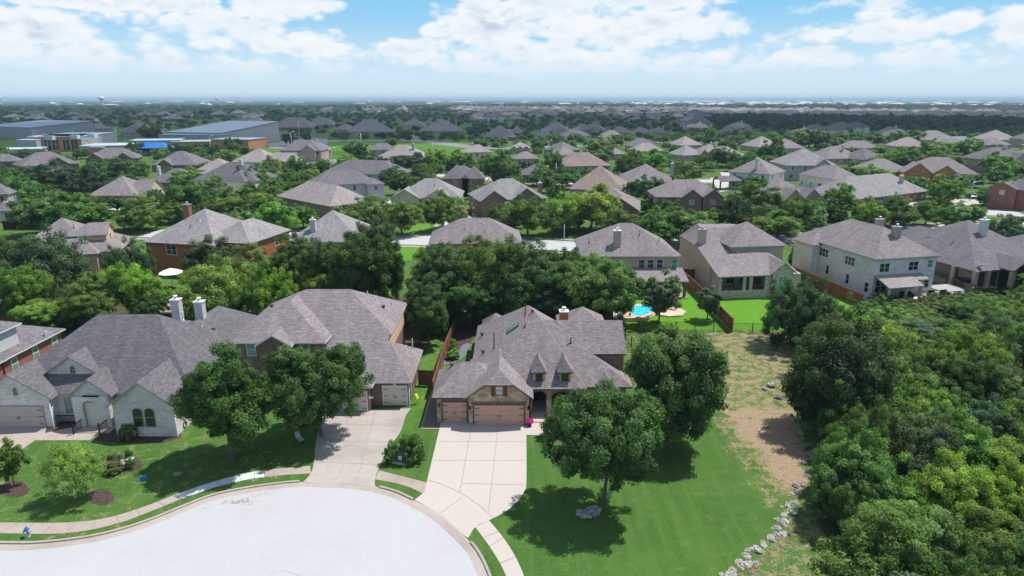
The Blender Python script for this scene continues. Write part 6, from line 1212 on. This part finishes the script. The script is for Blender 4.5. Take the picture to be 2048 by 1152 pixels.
# middle distance
for i in range(4): make_tree('mid_%d' % i, 20 + i, 8.5, 8 + i * .4, 1.5, 130, 17000, .80, .17, ('round', 'wide', 'round', 'cone')[i], .2, nlobe=8, jit=.16)
for i in range(4): make_tree('far_%d' % i, 30 + i, 8.5, 8, 1.2, 64, 4200, .9, .32, ('round', 'wide', 'round', 'cone')[i], .25, nlobe=6, jit=.16)
for i in range(3): make_tree('tiny_%d' % i, 40 + i, 9, 8, .6, 30, 800, 1.1, .66, ('round', 'wide', 'round')[i], .3, nlobe=5, jit=.14)
GREEN = {'dark': (.064, .125, .032), 'deep': (.054, .100, .042), 'mid': (.098, .182, .040), 'bright': (.135, .250, .040), 'yellow': (.215, .27, .042), 'olive': (.118, .155, .052), 'blue': (.085, .142, .075), 'pale': (.17, .24, .11)}
ALLT = []
def put_tree(key, x, y, W, H, tone, label=None, cat='tree', name=None, group=None, rz=None, trunk=True, dz=0):
    cm, tm, W0, H0 = TREES[key]; e = empty(name or 'tree', (x, y, dz), random.uniform(0, 6.28) if rz is None else rz); k = W / W0; e.scale = (k, k, H / H0)
    g_ = GREEN[tone] if isinstance(tone, str) else tone; j = random.uniform(.82, 1.2); col = (g_[0] * j * random.uniform(.85, 1.22), g_[1] * j, g_[2] * j * random.uniform(.8, 1.25), 1)
    part(cm, 'crown', e, color=col)
    if trunk: part(tm, 'trunk', e)
    tag(e, label, cat, group); e['_t'] = 1; ALLT.append((e, x, y, W, H, tone)); return e
def box_tree(key, x0, x1, yt, yb, tone, label=None, name=None, cat='tree', group=None, trunk=True, wk=.99):
    xc = (x0 + x1) / 2; b_ = P(xc, yb); W = (x1 - x0) / F * proj(b_.x, b_.y, 4)[2] * wk; H = max(1.0, zat(yt, b_.y + W * .12)); return put_tree(key, b_.x, b_.y, W, H, tone, label, cat, name, group, trunk=trunk)
box_tree('oak_a', 368, 562, 694, 916, 'dark', 'dark oak on the left lawn hiding the corner of the white brick house')
box_tree('oak_b', 545, 742, 694, 873, 'dark', 'dark spreading oak in front of the brown brick house')
box_tree('oak_c', 1092, 1322, 778, 1008, 'dark', 'oak with bare pale trunk beside the two boulders')
box_tree('elm', 1244, 1442, 668, 892, 'dark', 'dense full green tree right of the stone house')
box_tree('wild_b', 1516, 1668, 552, 690, 'deep', 'dark rounded live oak at the corner of the bright yards')
box_tree('wild_a', 1568, 1765, 640, 860, 'deep', 'grey green oak leaning over the dry field')
box_tree('young', 1276, 1358, 543, 648, 'blue', 'slender tree standing beside the swimming pool'); box_tree('young', 1388, 1440, 572, 640, 'blue', 'young tree against the wood fence of the pool yard')
box_tree('young', 0, 58, 880, 974, 'mid', 'small round tree in a mulch circle at the left edge'); box_tree('sparse', 98, 216, 884, 998, (.15, .225, .038), 'sparse yellow green tree with thin branches on the left lawn')
for a in ((768, 797, 882, 926, 'mid', 'glossy shrub left of the transformer box'), (800, 852, 866, 922, 'mid', 'larger shrub right of the transformer box'), (236, 281, 847, 876, 'olive', 'trimmed round hedge beside the white brick gable'), (1086, 1130, 822, 872, 'dark', 'dark shrub beside the stone house porch path'),
          (898, 916, 678, 700, 'bright', 'round shrub in the narrow garden behind the wood fence'), (892, 920, 698, 718, 'bright', 'low leafy shrub beside the curved slate path'), (214, 245, 908, 930, 'olive', 'twiggy shrub at the edge of the round bed'), (252, 272, 922, 936, 'mid', 'small green shrub on the right of the round bed'), (252, 266, 908, 918, 'mid', 'tiny shrub at the back of the round bed'), (208, 246, 925, 946, 'olive', 'low grey shrub at the front of the round bed'), (1030, 1075, 622, 650, 'bright', 'bright shrub before the fence behind the stone house'), (938, 1000, 560, 646, 'pale', 'silvery shrub behind the stone house')):
    box_tree('hedge' if 'hedge' in a[5] else 'shrub', *a[:5], label=a[5], name='shrub', cat='shrub')
BACK = [(0, 40, 545, 650, 'bright'), (0, 100, 480, 600, 'dark'), (20, 178, 470, 612, 'deep'), (0, 112, 535, 640, 'bright'), (95, 175, 560, 650, 'olive'), (130, 245, 560, 662, 'mid'), (40, 140, 602, 668, 'bright'), (225, 335, 528, 640, 'bright'), (180, 260, 545, 640, 'mid'), (222, 316, 482, 585, 'deep'), (376, 490, 474, 588, 'deep'),
        (286, 330, 550, 630, 'dark'), (362, 505, 527, 650, 'bright'), (270, 345, 590, 655, 'dark'), (484, 600, 525, 648, 'bright'), (455, 560, 490, 600, 'olive'), (545, 640, 470, 600, 'dark'), (596, 672, 520, 625, 'yellow'), (600, 690, 480, 620, 'dark'), (655, 792, 470, 655, 'dark'), (698, 800, 426, 600, 'blue'), (740, 815, 480, 640, 'dark'),
        (640, 720, 560, 660, 'dark'), (815, 930, 500, 650, 'dark'), (838, 960, 490, 640, 'mid'), (812, 900, 570, 690, 'dark'), (880, 1000, 560, 655, 'dark'), (925, 1060, 480, 640, 'mid'), (900, 1000, 475, 600, 'olive'), (1010, 1130, 485, 640, 'dark'), (1090, 1190, 500, 630, 'dark'), (960, 1080, 540, 650, 'dark'), (1040, 1140, 580, 652, 'deep'), (1105, 1280, 516, 648, 'mid'),
        (1160, 1270, 530, 640, 'mid'), (1120, 1200, 560, 650, 'dark'), (842, 890, 630, 672, 'mid'), (560, 640, 600, 655, 'dark'), (720, 790, 590, 652, 'dark'), (440, 500, 590, 655, 'dark')]
KM = ['mid_0', 'mid_1', 'mid_2']
for i, (x0, x1, yt, yb, tn) in enumerate(BACK): b_ = P(0, yb); q_ = (zat(yt, b_.y + 1)) / ((x1 - x0) / F * b_.y); box_tree('tall' if q_ > 1.25 else ['oak_a', 'elm', 'wild_a', 'oak_c', 'wild_b'][i % 5], x0, x1, yt, yb, tn)
MIDT = [(510, 605, 400, 478, 'bright'), (440, 560, 380, 440, 'bright'), (330, 415, 360, 440, 'mid'), (240, 330, 392, 462, 'mid'), (90, 215, 388, 468, 'mid'), (35, 150, 385, 470, 'mid'), (60, 180, 325, 400, 'deep'), (150, 235, 330, 402, 'deep'), (0, 90, 350, 420, 'mid'), (225, 300, 315, 372, 'dark'), (345, 420, 335, 380, 'bright'), (395, 470, 352, 420, 'mid'),
        (468, 545, 332, 390, 'mid'), (527, 566, 310, 358, 'pale'), (575, 620, 310, 350, 'mid'), (565, 610, 350, 362, 'bright'), (690, 800, 398, 466, 'mid'), (760, 850, 400, 470, 'mid'), (846, 920, 385, 462, 'mid'), (708, 790, 390, 440, 'mid'), (1000, 1110, 395, 475, 'mid'), (1120, 1240, 372, 462, 'yellow'), (1085, 1160, 390, 470, 'bright'),
        (1200, 1290, 420, 476, 'mid'), (1275, 1400, 415, 490, 'mid'), (1320, 1420, 425, 490, 'pale'), (1248, 1328, 352, 405, 'dark'), (1280, 1340, 390, 430, 'mid'), (1325, 1380, 385, 432, 'mid'), (1340, 1380, 345, 385, 'bright'), (1080, 1130, 300, 355, 'mid'), (1430, 1500, 390, 455, 'deep'), (1470, 1560, 365, 440, 'dark'), (1500, 1600, 425, 480, 'mid'),
        (1555, 1625, 395, 470, 'mid'), (1490, 1560, 410, 465, 'olive'), (1645, 1705, 368, 432, 'bright'), (1600, 1650, 400, 450, 'dark'), (1700, 1760, 395, 450, 'mid'), (1745, 1830, 390, 455, 'mid'), (1820, 1880, 400, 450, 'mid'), (1855, 1920, 352, 410, 'bright'), (1870, 1960, 405, 465, 'mid'), (1955, 2020, 368, 412, 'mid'), (1950, 2048, 430, 500, 'dark'), (1985, 2060, 440, 520, 'deep'),
        (1700, 1780, 330, 370, 'bright'), (1725, 1775, 310, 345, 'mid'), (1225, 1290, 300, 365, 'mid'), (1270, 1335, 300, 350, 'bright'), (1190, 1230, 272, 320, 'pale'), (1155, 1225, 285, 330, 'pale'), (1410, 1465, 295, 335, 'dark'), (1410, 1432, 256, 285, 'bright'), (1440, 1478, 300, 335, 'mid'), (1345, 1405, 325, 365, 'mid'), (1585, 1650, 260, 295, 'bright'), (1610, 1660, 262, 300, 'dark'),
        (1280, 1330, 330, 370, 'mid'), (1475, 1520, 305, 340, 'mid'), (1100, 1140, 350, 372, 'bright'), (780, 850, 305, 345, 'deep'), (720, 780, 308, 345, 'deep'), (760, 815, 332, 368, 'dark'), (845, 900, 300, 345, 'bright'), (895, 950, 300, 340, 'bright'), (690, 740, 285, 325, 'dark'), (705, 740, 290, 318, 'bright'), (670, 720, 310, 340, 'bright'), (960, 1020, 300, 370, 'mid'), (985, 1045, 318, 372, 'mid'),
        (1055, 1110, 330, 372, 'mid'), (1180, 1235, 355, 385, 'mid'), (600, 640, 335, 360, 'bright'), (280, 330, 250, 285, 'dark'), (1515, 1570, 270, 330, 'mid'), (1780, 1840, 262, 300, 'mid'), (1830, 1900, 282, 330, 'mid'), (1900, 1960, 278, 330, 'mid'), (1780, 1850, 295, 340, 'mid'), (1850, 1920, 300, 345, 'mid'), (1960, 2020, 305, 350, 'bright'), (1935, 1975, 300, 335, 'dark'), (1990, 2048, 320, 350, 'bright'), (1760, 1800, 300, 335, 'bright'),
        (255, 292, 284, 312, 'deep'), (335, 375, 287, 312, 'deep'), (380, 415, 285, 312, 'deep'), (418, 445, 290, 315, 'deep'), (448, 485, 276, 302, 'deep'), (145, 182, 298, 318, 'dark'), (20, 75, 303, 322, 'dark'), (425, 480, 304, 325, 'mid'), (565, 598, 265, 292, 'deep'), (602, 624, 262, 288, 'dark'), (1575, 1590, 495, 540, 'mid'), (1585, 1618, 500, 545, 'dark')]
for i, (x0, x1, yt, yb, tn) in enumerate(MIDT): box_tree('mid_%d' % (i % 4) if P(0, yb).y < 330 else 'far_%d' % (i % 4), x0, x1, yt, yb, tn)
# the wood on the right
rw = random.Random(5); W_P = []
WEDGE = [(1640, 700), (1700, 640), (1800, 612), (1950, 600), (2200, 590), (2300, 800), (2400, 1300), (2100, 1500), (1850, 1500), (1760, 1300), (1720, 1150), (1700, 1050), (1690, 960), (1700, 860), (1660, 800)]
wg = [G(*q)[:2] for q in WEDGE]; bx0, bx1 = min(q[0] for q in wg), max(q[0] for q in wg); by0, by1 = min(q[1] for q in wg), max(q[1] for q in wg)
for _ in range(6000):
    x, y = rw.uniform(bx0, bx1), rw.uniform(by0, by1)
    if not inpoly(np.array([x]), np.array([y]), wg)[0]: continue
    px_, py_, _d = proj(x, y, 2)
    if px_ > 2160 or py_ > 1330: continue
    md = 3.1 if py_ > 700 else 3.3
    if any((x - a) ** 2 + (y - b_) ** 2 < md * md for a, b_ in W_P): continue
    W_P.append((x, y))
for x, y in W_P:
    px_, py_, _d = proj(x, y, 0); low = py_ < 680 or (px_ > 1900 and py_ < 820 and rw.random() < .6) or (1760 < px_ < 2000 and 700 < py_ < 780); H = rw.uniform(2.6, 4.4) if low else rw.uniform(4.2, 7.2); W = rw.uniform(5, 7.5) if low else rw.uniform(5.5, 8)
    tl = 603 if px_ > 1905 else (640 if px_ > 1700 else 0)
    if tl: H = min(H, max(1.6, zat(tl, y) * .98))
    put_tree('thicket' if low else rw.choice(['wild_a', 'wild_b', 'wild_c', 'wild_a', 'thicket']), x, y, W, H, rw.choice(['mid', 'bright', 'mid', 'olive', 'mid'] if low else ['dark', 'mid', 'mid', 'mid', 'bright', 'blue']), name='tree', group=None)
    ALLT[-1][0]['_wood'] = 1
for a in ((1640, 1740, 880, 1030, 'dark'), (1620, 1760, 930, 1060, 'mid'), (1650, 1800, 800, 960, 'dark'), (1690, 1900, 1000, 1160, 'mid'), (1655, 1760, 750, 860, 'bright'), (1690, 1810, 628, 720, 'dark'), (1660, 1760, 640, 760, 'dark'), (1740, 1850, 690, 800, 'mid')): e = box_tree('wild_a' if a[0] % 3 else 'wild_b', *a); e['_wood'] = 1
# street and garden trees filling the middle distance
boxes = [h.pxb for h in HOUSES if hasattr(h, 'pxb')]; feet = [f for h in HOUSES for f in h.world_foot()]
ft_far = [(e.location.x - 3, e.location.x + 22, e.location.y - 3, e.location.y + 18) for *_x, e, k in [f for f in FAR if len(f) == 4]]
keep = [(1925, 2060, 385, 430), (840, 465, 812, 400), (1050, 1150, 478, 500), (800, 870, 465, 495), (560, 760, 282, 318), (800, 935, 284, 306), (1240, 1470, 345, 384), (535, 660, 270, 300)]
rt = random.Random(21); N_IND = 0; cand = []
for _ in range(9000):
    py_ = rt.choice([rt.uniform(238, 300), rt.uniform(238, 300), rt.uniform(300, 460), rt.uniform(222, 240)]); px_ = rt.uniform(-10, 2060); p = P(px_, py_)
    if px_ < 540 and 262 < py_ < 306: continue
    W = rt.uniform(5, 9); H = rt.uniform(4.4, 7.2); s_ = F / p.y; hw_ = W / 2 * s_; top = py_ - H * s_ * .95
    if any(a < px_ + hw_ and px_ - hw_ < b_ and c_ < py_ and top < d_ for a, b_, c_, d_ in keep): continue
    if any(f[0] - 2 < p.x < f[1] + 2 and f[2] - 2 < p.y < f[3] + 2 for f in feet): continue
    if any(f[0] - 3 < p.x < f[1] + 3 and f[2] - 26 < p.y < f[3] and (rt.random() < .8 or f[2] < p.y) for f in ft_far): continue
    bad = False
    for a, b_, rt_, eb in boxes:
        if py_ > eb - 2 and a < px_ + hw_ * .85 and px_ - hw_ * .85 < b_ and top < eb - 1 and py_ < eb + 90: bad = True; break
    if bad: continue
    if any((p.x - q[0]) ** 2 + (p.y - q[1]) ** 2 < (3.8 + q[2] * .3 + p.y * .012) ** 2 for q in cand): continue
    cand.append((p.x, p.y, W, H, px_, py_))
cand.sort(key=lambda q: -q[5]); mass = []
NMAX = 300 - len([1 for t_ in ALLT if t_[0].get('category') == 'tree'])
for i, (x, y, W, H, px_, py_) in enumerate(cand):
    tn = rt.choice(['mid', 'dark', 'bright', 'mid', 'olive', 'pale'] if py_ > 290 else ['dark', 'deep', 'dark', 'mid'])
    if i < NMAX: put_tree(('mid_%d' if y < 300 else 'far_%d' if y < 620 else 'tiny_%d') % rt.randrange(3), x, y, W, H, tn)
    else: mass.append((x, y, W, H, tn))
# further trees past the first three hundred: one mass, and the woods behind
def mass_mesh(name, items, nleaf, size, mat='foliage', ncl=10):
    rng = np.random.default_rng(5); C_, N_, T_, S_ = [], [], [], []
    for x, y, W, H in items:
        cl = rng.normal(size=(ncl, 3)); cl /= np.linalg.norm(cl, axis=1, keepdims=True); cl[:, 2] = np.abs(cl[:, 2]) * .9; cc = cl * np.array([W * .34, W * .34, H * .36]) + np.array([x, y, H * .42]); ci = rng.integers(0, ncl, nleaf)
        o = rng.normal(size=(nleaf, 3)) * np.array([W * .13, W * .13, H * .1]); nn = cl[ci] * .6 + np.array([0, 0, .6]) + rng.normal(size=(nleaf, 3)) * .4; C_.append(cc[ci] + o); N_.append(nn / np.linalg.norm(nn, axis=1, keepdims=True)); T_.append(np.clip(rng.normal(.5, .16) + rng.normal(size=nleaf) * .12, 0, 1)); S_.append(np.full(nleaf, size * W / 8))
    return leaf_mesh(name, np.concatenate(C_), np.concatenate(N_), np.concatenate(S_), np.concatenate(T_), rng, mat)
def put_mass(name, items, nleaf, size, color, label, cat, ncl=10):
    o = bpy.data.objects.new(name, mass_mesh(name, items, nleaf, size, ncl=ncl)); COL.objects.link(o); o.color = color + (1,); tag(o, label, cat, kind='stuff'); return o
if mass:
    put_mass('far_garden_trees', [m_[:4] for m_ in mass if m_[1] < 620], 900, .7, GREEN['dark'], 'dark garden trees scattered among the far shaded houses', 'trees') if any(m_[1] < 620 for m_ in mass) else None
    put_mass('farther_garden_trees', [m_[:4] for m_ in mass if m_[1] >= 620], 260, 1.1, GREEN['deep'], 'small dark trees among the farthest shaded houses', 'trees')
rb_ = random.Random(9); belt = []
def band(n, f0, f1, x0=-450, x1=2500, s=1.0):
    for _ in range(int(n * (1.3 if x0 < -400 or x1 > 2400 else 1))):
        px_ = rb_.uniform(x0, x1); t_ = rb_.random(); py_ = f0(px_) + (f1(px_) - f0(px_)) * t_ ** .8; p = P(px_, py_); belt.append((p.x, p.y, rb_.uniform(10, 17) * s * (p.y / 1400) ** .3, rb_.uniform(6.5, 9.5) * s))
band(1500, lambda x: 230 if x < 560 else (222 if x < 1400 else 219), lambda x: 214 if x < 900 else 210)
band(1100, lambda x: 254 if x > 1400 else 219, lambda x: 237 if x > 1400 else 212, 900)
band(600, lambda x: 260, lambda x: 240, 1440)
side = []
for _ in range(420):
    px_ = rb_.choice([rb_.uniform(-650, -30), rb_.uniform(2080, 2700)]); p = P(px_, rb_.choice([rb_.uniform(240, 300), rb_.uniform(300, 640)])); side.append((p.x, p.y, rb_.uniform(6, 10), rb_.uniform(5, 9)))
put_mass('outlying_trees', side, 800, .6, GREEN['mid'], 'garden trees beyond both edges of the photo', 'trees')
put_mass('woodland', belt, 90, 2.6, (.030, .062, .026), 'dark band of woodland beyond the housing estate', 'woodland', 8)
wb2 = MB(); qx = random.Random(31)
for _ in range(1500):                # flat-topped blocks of wood, kilometres away
    px_ = qx.uniform(-80, 2130); py_ = qx.choice([qx.uniform(204, 212), qx.uniform(202, 206), qx.uniform(201, 204)]); p = P(px_, py_); W = qx.uniform(60, 260) * p.y / 5000; D = qx.uniform(60, 200) * p.y / 5000; H = qx.uniform(5, 9); n = 9; pts = []
    for i in range(n): a = 6.283 * i / n; r_ = qx.uniform(.7, 1.15); pts.append((p.x + W * r_ * math.cos(a), p.y + D * r_ * math.sin(a)))
    top = [(x + (p.x - x) * .12, y + (p.y - y) * .12) for x, y in pts]
    for i in range(n): k = (i + 1) % n; wb2.poly([(*pts[i], 0), (*pts[k], 0), (*top[k], H), (*top[i], H)])
    wb2.poly([(x, y, H) for x, y in top])
wb3 = MB()
for k_ in range(1500):
    if k_ < 800: px_ = qx.uniform(-80, 940); py_ = qx.uniform(212.5, 229 if px_ < 560 else 221)
    elif k_ < 1000: px_ = qx.uniform(900, 1440); py_ = qx.uniform(209, 214)
    else: px_ = qx.uniform(1400, 2120); py_ = qx.choice([qx.uniform(212, 220), qx.uniform(238, 254)])
    p = P(px_, py_); W = qx.uniform(14, 34) * p.y / 1400; D = qx.uniform(14, 40); H = qx.uniform(4.5, 8); n = 8; pts = [(p.x + W * math.cos(6.283 * i / n) * qx.uniform(.75, 1.15), p.y + D * math.sin(6.283 * i / n) * qx.uniform(.75, 1.15)) for i in range(n)]; top = [(x + (p.x - x) * .35, y + (p.y - y) * .35) for x, y in pts]
    for i in range(n): k = (i + 1) % n; wb3.poly([(*pts[i], 0), (*pts[k], 0), (*top[k], H), (*top[i], H)])
    wb3.poly([(x, y, H) for x, y in top])
m, t, b = new_mat('band_wood'); c = t.add('ShaderNodeTexCoord'); n1 = t.noise(c.outputs['Object'], .05, 8, .8); t.link(t.ramp(n1, [(.3, (.016, .032, .014)), (.5, (.03, .056, .022)), (.7, (.055, .085, .035))]), b.inputs['Base Color']); b.inputs['Roughness'].default_value = 1
o = wb3.build('wooded_ridge', 'band_wood'); tag(o, 'dark wooded ridge beyond the houses', 'woodland', kind='stuff')
m, t, b = new_mat('far_wood'); c = t.add('ShaderNodeTexCoord'); n1 = t.noise(c.outputs['Object'], .012, 8, .75); t.link(t.ramp(n1, [(.3, (.022, .042, .016)), (.5, (.05, .085, .03)), (.7, (.10, .14, .055))]), b.inputs['Base Color']); b.inputs['Roughness'].default_value = 1
o = wb2.build('distant_woods', 'far_wood'); tag(o, 'broken woods stretching to the horizon', 'woodland', kind='stuff')
# pale roofs and sheds of the far suburbs
def far_blocks(name, items, mat, label):
    c = MB()
    for x, y, W, D, H in items:
        c.box(x - W / 2, x + W / 2, y, y + D, 0, H * .6)
        c.poly([(x - W / 2, y, H * .6), (x + W / 2, y, H * .6), (x + W * .2, y + D / 2, H), (x - W * .2, y + D / 2, H)]); c.poly([(x + W / 2, y, H * .6), (x + W / 2, y + D, H * .6), (x + W * .2, y + D / 2, H)]); c.poly([(x - W / 2, y, H * .6), (x - W / 2, y + D, H * .6), (x - W * .2, y + D / 2, H)])
    o = c.build(name, mat); tag(o, label, 'buildings', kind='stuff')
it = []
for _ in range(860):
    px_ = rb_.uniform(1380, 2350); c0 = 228 + (px_ - 1400) * .017; py_ = rb_.gauss(c0, 3.6)
    if py_ < 220: continue
    p = P(px_, py_); it.append((p.x, p.y, rb_.uniform(14, 22), rb_.uniform(12, 18), rb_.uniform(9, 13)))
far_blocks('distant_suburb', it, 'roof_tan', 'pale crowded roofs of a far suburb beyond the dark trees')
it = []
for _ in range(420):
    px_ = rb_.choice([rb_.uniform(0, 2048), rb_.uniform(1100, 2048), rb_.uniform(1250, 2000)]); py_ = rb_.choice([rb_.uniform(202.0, 206), rb_.uniform(204, 213)]); p = P(px_, py_); it.append((p.x, p.y, rb_.choice([20, 30, 50, 110]) * (p.y / 5000), 40, rb_.uniform(7, 15)))
far_blocks('distant_buildings', it, 'stucco_cream', 'tiny white buildings scattered over the far plain')
it = []
for _ in range(380): px_ = rb_.uniform(900, 1420); p = P(px_, rb_.gauss(219, 2.6)); it.append((p.x, p.y, rb_.uniform(16, 24), 16, rb_.uniform(8, 11)))
far_blocks('distant_rooftops', it, 'roof_dark', 'dark rooftops crowded along the far rise')

# ------------------------------------------------------------------ cloud that shades the middle distance, and the haze
import bmesh
from mathutils import noise as mn
m, t, b = new_mat('cloud_mat'); b.inputs['Base Color'].default_value = (.9, .92, .95, 1); tr = t.add('ShaderNodeBsdfTransparent'); mx = t.add('ShaderNodeMixShader'); mx.inputs[0].default_value = .42
t.link(tr.outputs[0], mx.inputs[1]); t.link(b.outputs[0], mx.inputs[2]); t.link(mx.outputs[0], t.n['Material Output'].inputs[0])
def cloud(cx, cy, rx, ry, seed, label):
    z0 = 900; bm = bmesh.new(); bmesh.ops.create_icosphere(bm, subdivisions=5, radius=1)
    for v in bm.verts:
        q = v.co.copy(); f = 1 + .32 * mn.noise(q * 1.6 + Vector((seed, 0, 0))) + .16 * mn.noise(q * 4 + Vector((0, seed, 0))); v.co = Vector((q.x * rx * f, q.y * ry * f, q.z * (130 if q.z > 0 else 30) * f))
    me_ = bpy.data.meshes.new('cloud'); bm.to_mesh(me_); bm.free(); me_.materials.append(MATS['cloud_mat']); o = bpy.data.objects.new('cloud', me_); COL.objects.link(o); k = z0 / SUN.z; o.location = (cx + SUN.x * k, cy + SUN.y * k, z0); tag(o, label, 'cloud'); return o
cloud(-350, 1010, 1150, 500, 3.1, 'broad cloud overhead shading the far rows of houses'); cloud(820, 900, 720, 360, 8.7, 'smaller cloud overhead shading the far woods on the right')
hz = MB(); hz.box(-29500, 29500, -190, 23900, -1, 62, bottom=True); m = bpy.data.materials.new('haze_mat'); m.use_nodes = True; MATS['haze_mat'] = m; t = NT(m.node_tree); t.n.clear()
pv = t.add('ShaderNodeVolumePrincipled'); pv.inputs['Color'].default_value = (.56, .77, .98, 1); pv.inputs['Density'].default_value = 1.15e-4; pv.inputs['Anisotropy'].default_value = .0
o_ = t.add('ShaderNodeOutputMaterial'); t.link(pv.outputs[0], o_.inputs['Volume']); o = hz.build('haze', 'haze_mat'); o['kind'] = 'stuff'; o['label'] = 'pale blue haze over the far plain'

# ------------------------------------------------------------------ labels for the many trees and far houses
bpy.context.view_layer.update()
marks = []
for h in HOUSES:
    if not h.short: continue
    fs = h.world_foot(); x = sum((f[0] + f[1]) / 2 for f in fs) / len(fs); y = sum((f[2] + f[3]) / 2 for f in fs) / len(fs); marks.append((x, y, h.short))
def rel(x, y, mk, thing):
    px_, py_, _ = proj(x, y, 0); mx_, my_, _ = proj(mk[0], mk[1], 0)
    if abs(px_ - mx_) > 1.1 * max(12, abs(py_ - my_) * 1.2): return 'right of' if px_ > mx_ else 'left of'
    return 'in front of' if y < mk[1] else 'behind'
ORD = ['leftmost', 'second from left', 'third from left', 'fourth from left', 'fifth from left', 'sixth from left', 'seventh from left', 'eighth from left', 'ninth from left', 'tenth from left', 'eleventh from left', 'twelfth from left']
TONE = {'dark': 'dark green', 'deep': 'very dark', 'mid': 'green', 'bright': 'bright green', 'yellow': 'yellow green', 'olive': 'olive green', 'blue': 'grey green', 'pale': 'pale green'}
groups = {}
for e, x, y, W, H, tone in ALLT:
    if e.get('label'): continue
    sz = 'tall' if H > 9 else ('low' if H < 4.6 else '')
    if e.get('_wood'): 
        px_, py_, _ = proj(x, y, H * .6); row = 'top edge' if py_ < 640 else ('upper part' if py_ < 730 else ('middle' if py_ < 850 else ('lower part' if py_ < 980 else 'bottom edge')))
        base = (f"{sz} {TONE[tone]} tree".strip(), f"in the {row} of the right hand wood"); g = 'trees of the wood beside the dry field'
    else:
        mk = min(marks, key=lambda q: (q[0] - x) ** 2 + ((q[1] - y) * 1.0) ** 2); base = (f"{sz} {TONE[tone]} tree".strip(), f"{rel(x, y, mk, 0)} {mk[2]}"); g = 'garden and street trees among the houses'
    groups.setdefault(base, []).append((e, x, y, g))
def emit(groups, word):
    for (a, r_), L_ in groups.items():
        L_.sort(key=lambda q: proj(q[1], q[2], 0)[0])
        for i, q in enumerate(L_):
            lab = f"{a} {r_}" if len(L_) == 1 else f"{a} {r_}, {ORD[min(i, 10)]}"
            if len(L_) == 2: lab = f"{a} {r_}, the {'left' if i == 0 else 'right'} one"
            q[0]['label'] = lab; q[0]['group'] = q[3]
            if not q[0].get('category'): q[0]['category'] = word
emit(groups, 'tree')
groups = {}; RC = ['dark', 'mauve', 'charcoal', 'tan']
for f in FAR:
    if len(f) < 4: continue
    px_, py_, e, k = f; x, y = e.location.x, e.location.y; mk = min(marks, key=lambda q: (q[0] - x) ** 2 + (q[1] - y) ** 2); d_ = math.hypot(mk[0] - x, mk[1] - y)
    base = (f"{'two storey ' if k % 3 == 0 else 'low '}{RC[k % 4]} house", f"{'' if 1 else ''}{rel(x, y, mk, 0)} {mk[2]}"); groups.setdefault(base, []).append((e, x, y, 'far off houses in the shaded rows'))
emit(groups, 'house')
for o in bpy.data.objects:
    for k in ('_far', '_t', '_wood'):
        if k in o: del o[k]
for n_ in bpy.data.objects:
    if n_.type == 'MESH' and n_.parent is None and not n_.get('kind') and not n_.get('category'): n_['kind'] = 'structure'
